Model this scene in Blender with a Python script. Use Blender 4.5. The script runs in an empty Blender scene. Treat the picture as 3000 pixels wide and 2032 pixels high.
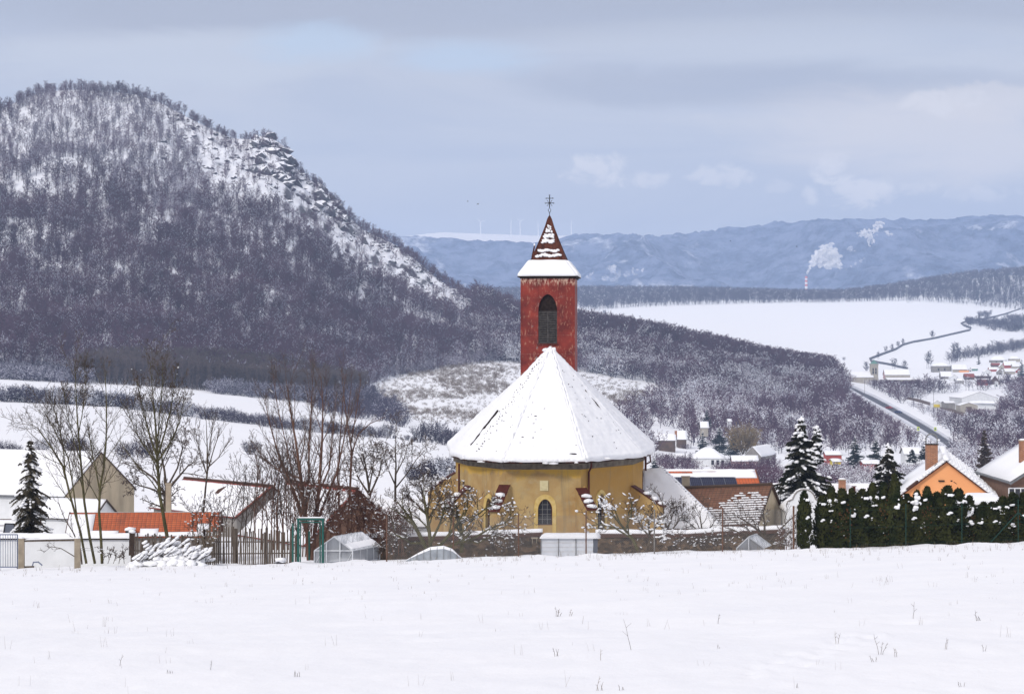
import bpy, math, random
import numpy as np
from mathutils import Vector, Matrix

SC = bpy.context.scene
COL = SC.collection
rng = random.Random(11)
nrng = np.random.default_rng(11)
F = 6250.0
CU, CV = 1500.0, 1016.0
R = math.radians


def P(u, v, Y):
    return ((u - CU) / F * Y, Y, (CV - v) / F * Y)


def XU(u, Y):
    return (u - CU) / F * Y


def ZV(v, Y):
    return (CV - v) / F * Y


# ------------------------------------------------------------------ noise
def _h(ix, iy, iz, seed):
    n = (ix.astype(np.int64) * 374761393 + iy.astype(np.int64) * 668265263 + iz.astype(np.int64) * 1440662683 + seed * 974634541) & 0xFFFFFFFF
    n = ((n ^ (n >> 13)) * 1274126177) & 0xFFFFFFFF
    n = ((n ^ (n >> 16)) * 2246822519) & 0xFFFFFFFF
    n = n ^ (n >> 15)
    return (n & 0xFFFFFF) / float(0xFFFFFF)


def vnoise(x, y, z=None, seed=0):
    x = np.asarray(x, float); y = np.asarray(y, float)
    z = np.zeros_like(x) if z is None else np.asarray(z, float)
    ix, iy, iz = np.floor(x), np.floor(y), np.floor(z)
    fx, fy, fz = x - ix, y - iy, z - iz
    fx = fx * fx * (3 - 2 * fx); fy = fy * fy * (3 - 2 * fy); fz = fz * fz * (3 - 2 * fz)
    r = 0
    for dx in (0, 1):
        for dy in (0, 1):
            for dz in (0, 1):
                w = (fx if dx else 1 - fx) * (fy if dy else 1 - fy) * (fz if dz else 1 - fz)
                r = r + w * _h(ix + dx, iy + dy, iz + dz, seed)
    return r * 2 - 1


def fbm(x, y, z=None, o=4, seed=0, g=0.5):
    r = 0; a = 1.0; s = 1.0
    for i in range(o):
        r = r + a * vnoise(np.asarray(x) * s, np.asarray(y) * s, None if z is None else np.asarray(z) * s, seed + i)
        a *= g; s *= 2.03
    return r


def sm(a, b, x):
    t = np.clip((np.asarray(x, float) - a) / (b - a), 0, 1)
    return t * t * (3 - 2 * t)


# ------------------------------------------------------------------ materials
MATS = {}


def _nt(name):
    m = bpy.data.materials.new(name); m.use_nodes = True
    nt = m.node_tree; nt.nodes.clear()
    out = nt.nodes.new('ShaderNodeOutputMaterial')
    b = nt.nodes.new('ShaderNodeBsdfPrincipled')
    nt.links.new(b.outputs[0], out.inputs['Surface'])
    MATS[name] = m
    return m, nt, b


class NT:
    """tiny node helper"""
    def __init__(s, nt):
        s.nt = nt; s.co = None

    def n(s, t, **kw):
        o = s.nt.nodes.new(t)
        for k, v in kw.items():
            setattr(o, k, v)
        return o

    def l(s, a, b):
        s.nt.links.new(a, b)

    def coords(s, kind='Object'):
        if kind == 'World':
            g = s.n('ShaderNodeNewGeometry'); return g.outputs['Position']
        t = s.n('ShaderNodeTexCoord'); return t.outputs[kind]

    def mapping(s, co, scale=(1, 1, 1), loc=(0, 0, 0), rot=(0, 0, 0)):
        m = s.n('ShaderNodeMapping'); s.l(co, m.inputs[0])
        m.inputs['Scale'].default_value = scale; m.inputs['Location'].default_value = loc; m.inputs['Rotation'].default_value = rot
        return m.outputs[0]

    def noise(s, co, scale, detail=4, rough=0.55, dist=0.0):
        t = s.n('ShaderNodeTexNoise'); s.l(co, t.inputs['Vector'])
        t.inputs['Scale'].default_value = scale; t.inputs['Detail'].default_value = detail
        t.inputs['Roughness'].default_value = rough; t.inputs['Distortion'].default_value = dist
        return t.outputs['Fac']

    def rng(s, x, a, b, c=0.0, d=1.0, clamp=True, smooth=False):
        m = s.n('ShaderNodeMapRange'); m.clamp = clamp
        if smooth: m.interpolation_type = 'SMOOTHSTEP'
        if hasattr(x, 'links') or hasattr(x, 'is_linked'): s.l(x, m.inputs[0])
        else: m.inputs[0].default_value = x
        for i, q in enumerate((a, b, c, d)): m.inputs[i + 1].default_value = q
        return m.outputs[0]

    def math(s, op, a, b=None, c=None):
        m = s.n('ShaderNodeMath', operation=op)
        for i, q in enumerate((a, b, c)):
            if q is None: continue
            if isinstance(q, (int, float)): m.inputs[i].default_value = q
            else: s.l(q, m.inputs[i])
        return m.outputs[0]

    def mix(s, f, a, b, mode='MIX'):
        m = s.n('ShaderNodeMix', data_type='RGBA'); m.blend_type = mode
        if isinstance(f, (int, float)): m.inputs[0].default_value = f
        else: s.l(f, m.inputs[0])
        for i, q in ((6, a), (7, b)):
            if isinstance(q, tuple): m.inputs[i].default_value = (q[0], q[1], q[2], 1)
            else: s.l(q, m.inputs[i])
        return m.outputs[2]

    def bump(s, b, h, st=0.3, dist=0.05):
        m = s.n('ShaderNodeBump'); m.inputs['Strength'].default_value = st; m.inputs['Distance'].default_value = dist
        s.l(h, m.inputs['Height']); s.l(m.outputs[0], b.inputs['Normal'])

    def sep(s, co):
        m = s.n('ShaderNodeSeparateXYZ'); s.l(co, m.inputs[0]); return m.outputs


def mat(name, c1, c2=None, scale=3.0, rough=0.85, bump=0.0, bdist=0.02, detail=4, spec=0.2, co='Object', stretch=(1, 1, 1), lo=.35, hi=.65):
    m, nt, b = _nt(name)
    h = NT(nt)
    b.inputs['Roughness'].default_value = rough
    b.inputs['Specular IOR Level'].default_value = spec
    if c2 is None:
        b.inputs['Base Color'].default_value = (*c1, 1)
        if not bump: return m
    v = h.mapping(h.coords(co), stretch)
    n = h.noise(v, scale, detail)
    if c2 is not None:
        h.l(h.mix(h.rng(n, lo, hi), c1, c2), b.inputs['Base Color'])
    if bump:
        h.bump(b, n, bump, bdist)
    return m


def make_materials():
    # snow
    for nm, sc, bs, bd in (('snow', 6.0, .25, .03), ('field_snow', 2.6, .55, .06)):
        m, nt, b = _nt(nm); h = NT(nt); co = h.coords('World')
        n1 = h.noise(h.mapping(co, (1, .6, 1)), sc, 8, .68)
        n2 = h.noise(co, .35, 3)
        h.l(h.mix(h.rng(n2, .3, .7), (.83, .84, .865), (.87, .875, .89)), b.inputs['Base Color'])
        b.inputs['Roughness'].default_value = .75; b.inputs['Specular IOR Level'].default_value = .15
        h.bump(b, n1, bs, bd)
    mat('far_snow', (.80, .82, .87), (.72, .75, .82), .01, .9, co='World')
    # hill ground: snow lying on flats, rock on steep faces
    m, nt, b = _nt('hill_ground'); h = NT(nt); co = h.coords('World')
    g = h.n('ShaderNodeNewGeometry'); nz = h.sep(g.outputs['Normal'])[2]
    n1 = h.noise(co, .12, 6, .65); n2 = h.noise(co, .6, 4, .6)
    f = h.math('ADD', nz, h.math('MULTIPLY', h.math('SUBTRACT', n1, .5), .55))
    f = h.rng(f, .58, .70)
    rock = h.mix(h.rng(n2, .35, .65), (.05, .048, .055), (.15, .14, .15))
    h.l(h.mix(f, rock, (.82, .835, .88)), b.inputs['Base Color']); b.inputs['Roughness'].default_value = .9
    h.bump(b, n2, .6, .8)
    # rock
    m, nt, b = _nt('rock'); h = NT(nt); co = h.coords('World')
    g = h.n('ShaderNodeNewGeometry'); nz = h.sep(g.outputs['Normal'])[2]
    n2 = h.noise(co, .5, 5, .65)
    f = h.rng(h.math('ADD', nz, h.math('MULTIPLY', h.math('SUBTRACT', n2, .5), .5)), .42, .58)
    h.l(h.mix(f, h.mix(h.rng(n2, .35, .65), (.035, .035, .045), (.11, .105, .12)), (.84, .85, .89)), b.inputs['Base Color'])
    b.inputs['Roughness'].default_value = .9; h.bump(b, n2, .8, .5)
    # far forested mountains
    m, nt, b = _nt('mountain_forest'); h = NT(nt); co = h.coords('World')
    sx = h.sep(co)
    n1 = h.noise(h.mapping(co, (1, .5, 1)), .0045, 6, .62); n2 = h.noise(h.mapping(co, (1, .6, 1.3)), .03, 5, .7)
    n3 = h.noise(h.mapping(co, (1, .4, 1.6)), .0028, 3, .6)
    n4 = h.noise(h.mapping(co, (1, .5, 2.0)), .013, 4, .65)
    c = h.mix(h.rng(n2, .35, .68), (.014, .030, .082), (.105, .15, .265))  # blue of distance haze partly painted into the forest colours
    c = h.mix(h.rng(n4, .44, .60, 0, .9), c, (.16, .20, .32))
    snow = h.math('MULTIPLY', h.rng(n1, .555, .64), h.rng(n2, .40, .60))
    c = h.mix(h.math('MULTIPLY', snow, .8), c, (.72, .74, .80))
    # bare snow plateau on the crest
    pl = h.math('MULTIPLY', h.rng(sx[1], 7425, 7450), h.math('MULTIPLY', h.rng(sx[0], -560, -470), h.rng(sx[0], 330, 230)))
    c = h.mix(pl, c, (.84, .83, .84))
    h.l(c, b.inputs['Base Color']); b.inputs['Roughness'].default_value = 1; b.inputs['Specular IOR Level'].default_value = 0
    h.bump(b, h.math('ADD', h.math('MULTIPLY', n1, 4.0), n2), .5, 25)
    # vegetation
    for nm, a, c in (('twig', (.060, .033, .054), (.120, .070, .102)), ('twig_grey', (.038, .034, .058), (.078, .070, .108)), ('rime_twig', (.30, .30, .36), (.52, .52, .60)),
                     ('poplar_twig', (.10, .078, .075), (.14, .112, .108))):
        mat(nm, a, c, .02, .95, co='World', spec=.05, detail=6)
    mat('twig_snow', (.72, .75, .82), (.85, .86, .90), .05, .9, co='World', spec=.05)
    mat('bark', (.055, .040, .030), (.11, .085, .06), 5, .95, .4, .01, co='World', spec=.05)
    mat('bark_red', (.10, .052, .036), (.17, .098, .070), 4, .95, co='World', spec=.05)
    mat('bark_green', (.060, .055, .025), (.12, .105, .05), 4, .95, .4, .01, co='World', spec=.05)
    mat('twig_near', (.065, .048, .042), (.12, .093, .080), 2, .95, co='World', spec=.05)
    mat('twig_red', (.085, .040, .030), (.14, .072, .055), 2, .95, co='World', spec=.05)
    mat('spruce_needle', (.016, .022, .016), (.05, .046, .030), 1.5, .9, co='World', spec=.1)
    mat('blue_needle', (.020, .034, .042), (.05, .07, .08), .5, .9, co='World', spec=.1)
    mat('thuja_leaf', (.014, .022, .006), (.050, .052, .014), 1.6, .85, co='World', spec=.1)
    mat('thuja_brown', (.16, .055, .02), (.10, .045, .02), 3, .9, co='World')
    mat('straw', (.22, .17, .11), (.13, .10, .075), 5, .9, co='World')
    mat('willow_twig', (.24, .18, .09), (.18, .135, .08), .3, .9, co='World')
    # masonry, roofs
    m, nt, b = _nt('ochre_plaster'); h = NT(nt); co = h.coords('Object'); xyz = h.sep(co)
    n1 = h.noise(co, .55, 6, .62, .4); n2 = h.noise(co, 1.7, 5, .6); n3 = h.noise(h.mapping(co, (1.6, 1.6, .16)), 1.0, 6, .7, .8)
    n4 = h.noise(co, 9, 4)
    base = h.mix(h.rng(n1, .36, .62), (.36, .225, .092), (.47, .335, .150))
    base = h.mix(h.rng(n2, .50, .72, 0, .75), base, (.42, .35, .21))
    zt = h.math('ADD', xyz[2], h.math('MULTIPLY', h.math('SUBTRACT', n1, .5), 2.0))
    base = h.mix(h.rng(zt, 4.55, 4.8, 0, .85), base, (.56, .34, .06))
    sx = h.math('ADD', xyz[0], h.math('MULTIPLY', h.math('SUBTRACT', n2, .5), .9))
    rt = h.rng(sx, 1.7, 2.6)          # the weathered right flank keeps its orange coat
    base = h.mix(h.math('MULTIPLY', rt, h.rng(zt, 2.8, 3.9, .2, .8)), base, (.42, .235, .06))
    base = h.mix(h.rng(n3, .56, .72, 0, .62), base, (.23, .185, .115))
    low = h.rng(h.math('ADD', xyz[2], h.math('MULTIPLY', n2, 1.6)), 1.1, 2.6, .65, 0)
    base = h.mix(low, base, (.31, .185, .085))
    h.l(base, b.inputs['Base Color']); b.inputs['Roughness'].default_value = .92; b.inputs['Specular IOR Level'].default_value = .1
    h.bump(b, h.math('ADD', n4, h.math('MULTIPLY', n2, 2)), .25, .03)
    mat('yellow_trim', (.52, .36, .10), (.62, .47, .20), 4, .9, .2, .01)
    mat('cream_stone', (.62, .55, .33), (.55, .48, .28), 8, .9, .3, .01)
    mat('cornice_stone', (.10, .085, .07), (.21, .18, .14), 2.5, .9, .3, .02)
    # flaking red sheet metal
    m, nt, b = _nt('flaking_red_sheet'); h = NT(nt); co = h.coords('Object'); xyz = h.sep(co)
    n1 = h.noise(h.mapping(co, (1, 1, .55)), 2.2, 7, .7, .6); n2 = h.noise(h.mapping(co, (3.0, 3.0, 1.0)), 3.2, 6, .68, .5); n3 = h.noise(co, 1.1, 4)
    base = h.mix(h.rng(n3, .35, .65), (.11, .012, .010), (.25, .030, .018))
    flake = h.math('MULTIPLY', h.rng(n2, .56, .60), h.rng(n1, .42, .55))
    base = h.mix(h.math('MULTIPLY', flake, .8), base, (.38, .19, .125))
    grey = h.math('MULTIPLY', h.rng(n1, .61, .65), h.rng(n2, .42, .55))
    base = h.mix(grey, base, (.20, .17, .17))
    fr = h.math('FRACT', h.math('MULTIPLY', h.math('ADD', xyz[2], .05), .88))
    seam = h.math('LESS_THAN', fr, .018)
    base = h.mix(h.math('MULTIPLY', seam, h.rng(n2, .46, .60, .05, .7)), base, (.36, .22, .17))
    top = h.math('MULTIPLY', h.rng(xyz[2], 15.42, 15.62), h.rng(n2, .46, .56))
    base = h.mix(h.math('MULTIPLY', top, .85), base, (.55, .37, .28))
    h.l(base, b.inputs['Base Color']); b.inputs['Roughness'].default_value = .6; b.inputs['Specular IOR Level'].default_value = .3
    h.bump(b, h.math('ADD', n2, seam), .25, .01)
    mat('rust_sheet', (.035, .010, .007), (.12, .036, .020), 2.5, .75, .3, .01, stretch=(2, 2, .5), detail=6)
    mat('old_wood_shutter', (.045, .042, .042), (.085, .078, .075), 6, .8)
    mat('dark_board', (.016, .010, .009), (.035, .022, .018), 6, .85)
    mat('black_iron', (.02, .02, .022), rough=.5)
    mat('rust_pipe', (.10, .022, .015), (.07, .018, .012), 4, .6)
    mat('rusty_post', (.11, .055, .035), (.16, .10, .075), 5, .9)
    mat('concrete_post', (.33, .28, .21), (.24, .20, .15), 3, .95, .3, .02)
    mat('grey_post', (.22, .21, .2), (.15, .14, .13), 4, .9)

    def tiles(nm, c1, c2, row=.2, colw=.24, dirt=(.05, .03, .02)):
        m, nt, b = _nt(nm); h = NT(nt); co = h.coords('UV'); xy = h.sep(co)
        fy = h.math('FRACT', h.math('DIVIDE', xy[1], row)); fx = h.math('FRACT', h.math('DIVIDE', xy[0], colw))
        rowi = h.math('FLOOR', h.math('DIVIDE', xy[1], row)); coli = h.math('FLOOR', h.math('DIVIDE', xy[0], colw))
        cb = h.n('ShaderNodeCombineXYZ'); h.l(coli, cb.inputs[0]); h.l(rowi, cb.inputs[1])
        wn = h.n('ShaderNodeTexWhiteNoise'); h.l(cb.outputs[0], wn.inputs['Vector'])
        n = h.noise(h.coords('Object'), 1.2, 5, .65)
        c = h.mix(h.math('ADD', h.math('MULTIPLY', wn.outputs['Value'], .5), h.math('MULTIPLY', n, .5)), c1, c2)
        c = h.mix(h.math('MULTIPLY', h.math('LESS_THAN', fy, .16), .8), c, dirt)
        c = h.mix(h.math('MULTIPLY', h.math('LESS_THAN', fx, .12), .6), c, dirt)
        c = h.mix(h.rng(n, .52, .72, 0, .6), c, dirt)
        h.l(c, b.inputs['Base Color']); b.inputs['Roughness'].default_value = .85
        hh = h.math('ADD', h.math('MULTIPLY', fy, -1.0), h.math('MULTIPLY', h.math('PINGPONG', fx, .5), 1.2))
        h.bump(b, hh, .9, .05)
    tiles('orange_tile', (.42, .085, .028), (.56, .14, .045))
    tiles('red_tile', (.28, .045, .03), (.36, .07, .045))
    tiles('old_tile', (.13, .052, .03), (.21, .10, .055), .24, .26, (.045, .028, .018))
    tiles('bright_tile', (.62, .13, .03), (.55, .11, .03), .3, .28)
    tiles('grey_tile', (.14, .13, .13), (.2, .18, .17))

    def brick(nm, c1, c2, mo, sc=1.0, bw=.25, rh=.075, ms=.01):
        m, nt, b = _nt(nm); h = NT(nt); co = h.coords('Object')
        t = h.n('ShaderNodeTexBrick'); xy = h.sep(co)
        cb = h.n('ShaderNodeCombineXYZ'); h.l(h.math('ADD', xy[0], xy[1]), cb.inputs[0]); h.l(xy[2], cb.inputs[1])
        h.l(cb.outputs[0], t.inputs['Vector'])
        t.inputs['Color1'].default_value = (*c1, 1); t.inputs['Color2'].default_value = (*c2, 1); t.inputs['Mortar'].default_value = (*mo, 1)
        t.inputs['Scale'].default_value = sc; t.inputs['Brick Width'].default_value = bw; t.inputs['Row Height'].default_value = rh; t.inputs['Mortar Size'].default_value = ms
        n = h.noise(co, 2.0, 5)
        h.l(h.mix(h.rng(n, .4, .7, 0, .5), t.outputs['Color'], (c1[0] * .4, c1[1] * .4, c1[2] * .4)), b.inputs['Base Color'])
        b.inputs['Roughness'].default_value = .9
        h.bump(b, t.outputs['Fac'], -.5, .01)
    brick('chimney_brick', (.38, .13, .05), (.24, .075, .035), (.42, .33, .24))
    brick('dark_brick', (.10, .032, .022), (.065, .022, .016), (.045, .03, .025))
    brick('house_brick', (.23, .115, .07), (.17, .085, .055), (.2, .15, .11))
    # rubble stone wall
    m, nt, b = _nt('rubble_stone'); h = NT(nt); co = h.coords('Object')
    vo = h.n('ShaderNodeTexVoronoi'); h.l(h.mapping(co, (1, 1, 1.7)), vo.inputs['Vector']); vo.inputs['Scale'].default_value = 3.6
    n = h.noise(co, 2.5, 6, .65)
    c = h.mix(h.rng(h.sep(vo.outputs['Color'])[0], 0, 1), (.028, .019, .013), (.17, .11, .065))
    c = h.mix(h.rng(n, .42, .68, 0, .8), c, (.04, .03, .022))
    n5 = h.noise(co, 4.5, 3); c = h.mix(h.rng(n5, .66, .70), c, (.8, .82, .86))
    h.l(c, b.inputs['Base Color']); b.inputs['Roughness'].default_value = .95
    h.bump(b, h.math('ADD', vo.outputs['Distance'], n), .9, .08)
    mat('tan_plaster', (.56, .47, .33), (.38, .32, .23), .9, .95, .2, .02, detail=8, stretch=(1, 1, .35))
    mat('dry_needle', (.055, .050, .033), (.125, .105, .07), 1.2, .95, co='World', spec=.05)
    mat('white_plaster', (.72, .73, .74), (.62, .63, .64), 1.0, .9)
    mat('orange_plaster', (.78, .36, .155), (.74, .33, .14), .8, .9, .05, .01)
    mat('grey_plaster', (.28, .26, .24), (.2, .19, .18), .8, .95)
    mat('beige_plaster', (.40, .37, .31), (.33, .30, .26), .4, .95)
    mat('pink_plaster', (.45, .28, .27), (.36, .24, .24), .5, .95)
    mat('yellow_plaster', (.65, .52, .06), (.6, .46, .06), .5, .95)
    mat('red_plaster', (.36, .07, .05), (.3, .06, .05), .5, .95)
    mat('brown_wall', (.14, .095, .075), (.09, .065, .055), .5, .95)
    mat('weathered_wood', (.075, .058, .044), (.13, .105, .085), 6, .95, .3, .01, stretch=(3, 3, .4))
    mat('dark_wood', (.035, .024, .018), (.06, .04, .03), 5, .9)
    mat('green_paint', (.022, .11, .09), (.015, .08, .065), 4, .6)
    mat('dark_green_paint', (.012, .045, .035), rough=.6)
    mat('blue_grey_metal', (.18, .21, .29), (.12, .14, .2), 5, .5)
    mat('alu', (.62, .64, .66), (.5, .52, .55), 6, .45, spec=.5)
    mat('galvanised', (.20, .20, .20), rough=.5)
    mat('white_panel', (.70, .72, .76), (.60, .63, .68), 3, .6)
    mat('box_side', (.10, .11, .14), rough=.6)
    mat('gutter', (.17, .18, .19), (.12, .125, .13), 3, .5)
    mat('black_void', (.012, .011, .012), rough=.9)
    mat('chim_concrete', (.40, .34, .26), (.33, .28, .21), 2.5, .95)
    mat('asphalt', (.065, .068, .085), (.095, .098, .115), .02, .8, co='World')
    mat('dirt_snow', (.55, .56, .60), (.70, .72, .77), .03, .9, co='World')
    mat('sign_yellow', (.60, .72, .03), rough=.5)
    mat('sign_blue', (.05, .09, .3), rough=.5)
    mat('car_red', (.30, .02, .02), rough=.3, spec=.5); mat('car_blue', (.03, .05, .14), rough=.3, spec=.5)
    mat('copper_green', (.10, .22, .20), (.14, .26, .22), .5, .8)
    mat('turbine_white', (.85, .86, .88), rough=.5)
    mat('stack_red', (.55, .10, .09), rough=.8); mat('stack_white', (.75, .72, .72), rough=.8)
    mat('bird_black', (.015, .015, .018), rough=.8)
    mat('polytunnel_film', (.32, .35, .38), (.22, .24, .27), 3, .5)
    # window glass, dark
    m, nt, b = _nt('glass'); b.inputs['Base Color'].default_value = (.018, .018, .026, 1); b.inputs['Roughness'].default_value = .25; b.inputs['Specular IOR Level'].default_value = .5
    m, nt, b = _nt('solar_glass'); h = NT(nt); co = h.coords('UV'); xy = h.sep(co)
    ln = h.math('MAXIMUM', h.math('LESS_THAN', h.math('FRACT', h.math('DIVIDE', xy[0], .17)), .09), h.math('LESS_THAN', h.math('FRACT', h.math('DIVIDE', xy[1], .8)), .02))
    h.l(h.mix(ln, (.010, .012, .035), (.07, .08, .13)), b.inputs['Base Color']); b.inputs['Roughness'].default_value = .45; b.inputs['Specular IOR Level'].default_value = .25
    # greenhouse polycarbonate: see-through grey sheet
    m, nt, b = _nt('poly_sheet'); b.inputs['Base Color'].default_value = (.33, .35, .38, 1); b.inputs['Roughness'].default_value = .35
    b.inputs['Alpha'].default_value = .72
    m, nt, b = _nt('poly_roof'); h = NT(nt); co = h.coords('Object'); n = h.noise(h.mapping(co, (6, .5, .5)), 2, 4)
    h.l(h.mix(h.rng(n, .38, .6), (.42, .44, .47), (.80, .82, .85)), b.inputs['Base Color']); b.inputs['Roughness'].default_value = .45
    # steam
    m, nt, b = _nt('steam'); h = NT(nt); co = h.coords('Object')
    n = h.noise(co, .022, 4, .55)
    b.inputs['Base Color'].default_value = (.93, .92, .92, 1); b.inputs['Roughness'].default_value = 1; b.inputs['Specular IOR Level'].default_value = 0
    h.l(h.rng(n, .30, .62, .30, .88), b.inputs['Alpha'])
    m = bpy.data.materials.new('vapour'); m.use_nodes = True; nt = m.node_tree; nt.nodes.clear(); MATS['vapour'] = m
    out = nt.nodes.new('ShaderNodeOutputMaterial'); vol = nt.nodes.new('ShaderNodeVolumePrincipled'); vol.inputs['Color'].default_value = (.995, .99, .985, 1); vol.inputs['Density'].default_value = .035
    bs = nt.nodes.new('ShaderNodeBsdfPrincipled'); bs.inputs['Base Color'].default_value = (.95, .94, .94, 1); bs.inputs['Roughness'].default_value = 1; bs.inputs['Specular IOR Level'].default_value = 0; bs.inputs['Alpha'].default_value = .38; nt.links.new(bs.outputs[0], out.inputs['Surface'])
    nt.links.new(vol.outputs[0], out.inputs['Volume'])
    m, nt, b = _nt('mist'); h = NT(nt); co = h.coords('Object')
    n = h.noise(co, .03, 4, .6)
    b.inputs['Base Color'].default_value = (.85, .86, .9, 1); b.inputs['Roughness'].default_value = 1; b.inputs['Specular IOR Level'].default_value = 0
    h.l(h.rng(n, .35, .65, .0, .40), b.inputs['Alpha'])


make_materials()

# ------------------------------------------------------------------ mesh building
ROOT = {}
LOOSE_PARTS = ('snow', 'snow_fringe', 'dark_speck', 'edge_tile', 'tile_edge', 'dead_spray', 'dead_leaves')
ICO_V = []
ICO_F = [(0, 11, 5), (0, 5, 1), (0, 1, 7), (0, 7, 10), (0, 10, 11), (1, 5, 9), (5, 11, 4), (11, 10, 2), (10, 7, 6), (7, 1, 8),
         (3, 9, 4), (3, 4, 2), (3, 2, 6), (3, 6, 8), (3, 8, 9), (4, 9, 5), (2, 4, 11), (6, 2, 10), (8, 6, 7), (9, 8, 1)]
_t = (1 + 5 ** .5) / 2
for a in ((-1, _t, 0), (1, _t, 0), (-1, -_t, 0), (1, -_t, 0), (0, -1, _t), (0, 1, _t), (0, -1, -_t), (0, 1, -_t), (_t, 0, -1), (_t, 0, 1), (-_t, 0, -1), (-_t, 0, 1)):
    q = math.sqrt(1 + _t * _t); ICO_V.append((a[0] / q, a[1] / q, a[2] / q))


def vadd(a, b): return (a[0] + b[0], a[1] + b[1], a[2] + b[2])
def vsub(a, b): return (a[0] - b[0], a[1] - b[1], a[2] - b[2])
def vmul(a, s): return (a[0] * s, a[1] * s, a[2] * s)
def vlen(a): return math.sqrt(a[0] * a[0] + a[1] * a[1] + a[2] * a[2])
def vnorm(a):
    l = vlen(a) or 1e-9
    return (a[0] / l, a[1] / l, a[2] / l)
def vcross(a, b): return (a[1] * b[2] - a[2] * b[1], a[2] * b[0] - a[0] * b[2], a[0] * b[1] - a[1] * b[0])
def vlerp(a, b, t): return (a[0] + (b[0] - a[0]) * t, a[1] + (b[1] - a[1]) * t, a[2] + (b[2] - a[2]) * t)


class MB:
    def __init__(s):
        s.v = []; s.f = []; s.m = []; s.uv = {}

    def add(s, vs, fs, mi=0, uvs=None):
        o = len(s.v); s.v.extend(vs)
        for k, f in enumerate(fs):
            if uvs is not None: s.uv[len(s.f)] = [uvs[i] for i in f]
            s.f.append(tuple(i + o for i in f)); s.m.append(mi)

    def box(s, c, d, rz=0, mi=0, tx=1.0, ty=1.0, rx=0, ry=0):
        """box centred at c, size d; top scaled by tx, ty"""
        vs = []
        M = Matrix.Rotation(rz, 3, 'Z') @ Matrix.Rotation(ry, 3, 'Y') @ Matrix.Rotation(rx, 3, 'X')
        for z in (-.5, .5):
            kx, ky = (tx, ty) if z > 0 else (1, 1)
            for x, y in ((-.5, -.5), (.5, -.5), (.5, .5), (-.5, .5)):
                p = M @ Vector((x * d[0] * kx, y * d[1] * ky, z * d[2]))
                vs.append((c[0] + p.x, c[1] + p.y, c[2] + p.z))
        s.add(vs, [(3, 2, 1, 0), (4, 5, 6, 7), (0, 1, 5, 4), (1, 2, 6, 5), (2, 3, 7, 6), (3, 0, 4, 7)], mi)

    def beam(s, a, b, w, h=None, mi=0):
        """rectangular bar from a to b"""
        h = h or w
        d = vnorm(vsub(b, a)); ref = (0, 0, 1) if abs(d[2]) < .95 else (0, 1, 0)
        x = vnorm(vcross(d, ref)); y = vcross(x, d)
        vs = []
        for p in (a, b):
            for sx, sy in ((-1, -1), (1, -1), (1, 1), (-1, 1)):
                vs.append(vadd(p, vadd(vmul(x, sx * w / 2), vmul(y, sy * h / 2))))
        s.add(vs, [(3, 2, 1, 0), (4, 5, 6, 7), (0, 1, 5, 4), (1, 2, 6, 5), (2, 3, 7, 6), (3, 0, 4, 7)], mi)

    def tube(s, pts, rad, n=6, mi=0, cap=True):
        o = len(s.v); k = len(pts)
        pd = None
        for i, p in enumerate(pts):
            d = vsub(pts[min(i + 1, k - 1)], pts[max(i - 1, 0)]); d = vnorm(d)
            ref = (0.31, .95, .05) if abs(d[1]) < .8 else (0.97, .1, .2)
            x = vnorm(vcross(d, ref)); y = vcross(d, x)
            r = rad[i] if not isinstance(rad, (int, float)) else rad
            for j in range(n):
                a = 2 * math.pi * j / n; ca, sa = math.cos(a) * r, math.sin(a) * r
                s.v.append((p[0] + x[0] * ca + y[0] * sa, p[1] + x[1] * ca + y[1] * sa, p[2] + x[2] * ca + y[2] * sa))
        for i in range(k - 1):
            for j in range(n):
                a = o + i * n + j; b = o + i * n + (j + 1) % n
                s.f.append((a, b, b + n, a + n)); s.m.append(mi)
        if cap and n > 3:
            s.f.append(tuple(o + j for j in reversed(range(n)))); s.m.append(mi)
            s.f.append(tuple(o + (k - 1) * n + j for j in range(n))); s.m.append(mi)

    def blob(s, c, r, mi=0, jit=.15, rz=None, tilt=0):
        if isinstance(r, (int, float)): r = (r, r, r)
        a = rng.random() * 6.28 if rz is None else rz
        ca, sa = math.cos(a), math.sin(a); vs = []
        for v in ICO_V:
            k = 1 + rng.uniform(-jit, jit)
            x, y, z = v[0] * r[0] * k, v[1] * r[1] * k, v[2] * r[2] * k
            z += x * tilt
            vs.append((c[0] + x * ca - y * sa, c[1] + x * sa + y * ca, c[2] + z))
        s.add(vs, ICO_F, mi)

    def prism(s, poly, y0, y1, mi=0, T=None):
        """extrude polygon given in (x,z) from y0 to y1; T maps local to world"""
        n = len(poly)
        vs = [(x, y0, z) for x, z in poly] + [(x, y1, z) for x, z in poly]
        if T: vs = [T(p) for p in vs]
        fs = [tuple(range(n)), tuple(reversed(range(n, 2 * n)))]
        for i in range(n):
            j = (i + 1) % n; fs.append((i + n, j + n, j, i))
        s.add(vs, fs, mi)

    def extrude(s, poly, z0, z1, mi=0, cap=True):
        n = len(poly)
        vs = [(x, y, z0) for x, y in poly] + [(x, y, z1) for x, y in poly]
        fs = [(i, (i + 1) % n, (i + 1) % n + n, i + n) for i in range(n)]
        if cap: fs += [tuple(reversed(range(n))), tuple(range(n, 2 * n))]
        s.add(vs, fs, mi)

    def quad_uv(s, A, B, C, D, mi=0):
        """A,B along the eave, C,D along the top; uv in metres"""
        L = vlen(vsub(B, A)); H = vlen(vsub(vlerp(C, D, .5), vlerp(A, B, .5)))
        x = vnorm(vsub(B, A))
        def U(p):
            d = vsub(p, A); return d[0] * x[0] + d[1] * x[1] + d[2] * x[2]
        s.add([A, B, C, D], [(0, 1, 2, 3)], mi, [(U(A), 0), (U(B), 0), (U(C), H), (U(D), H)])

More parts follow.
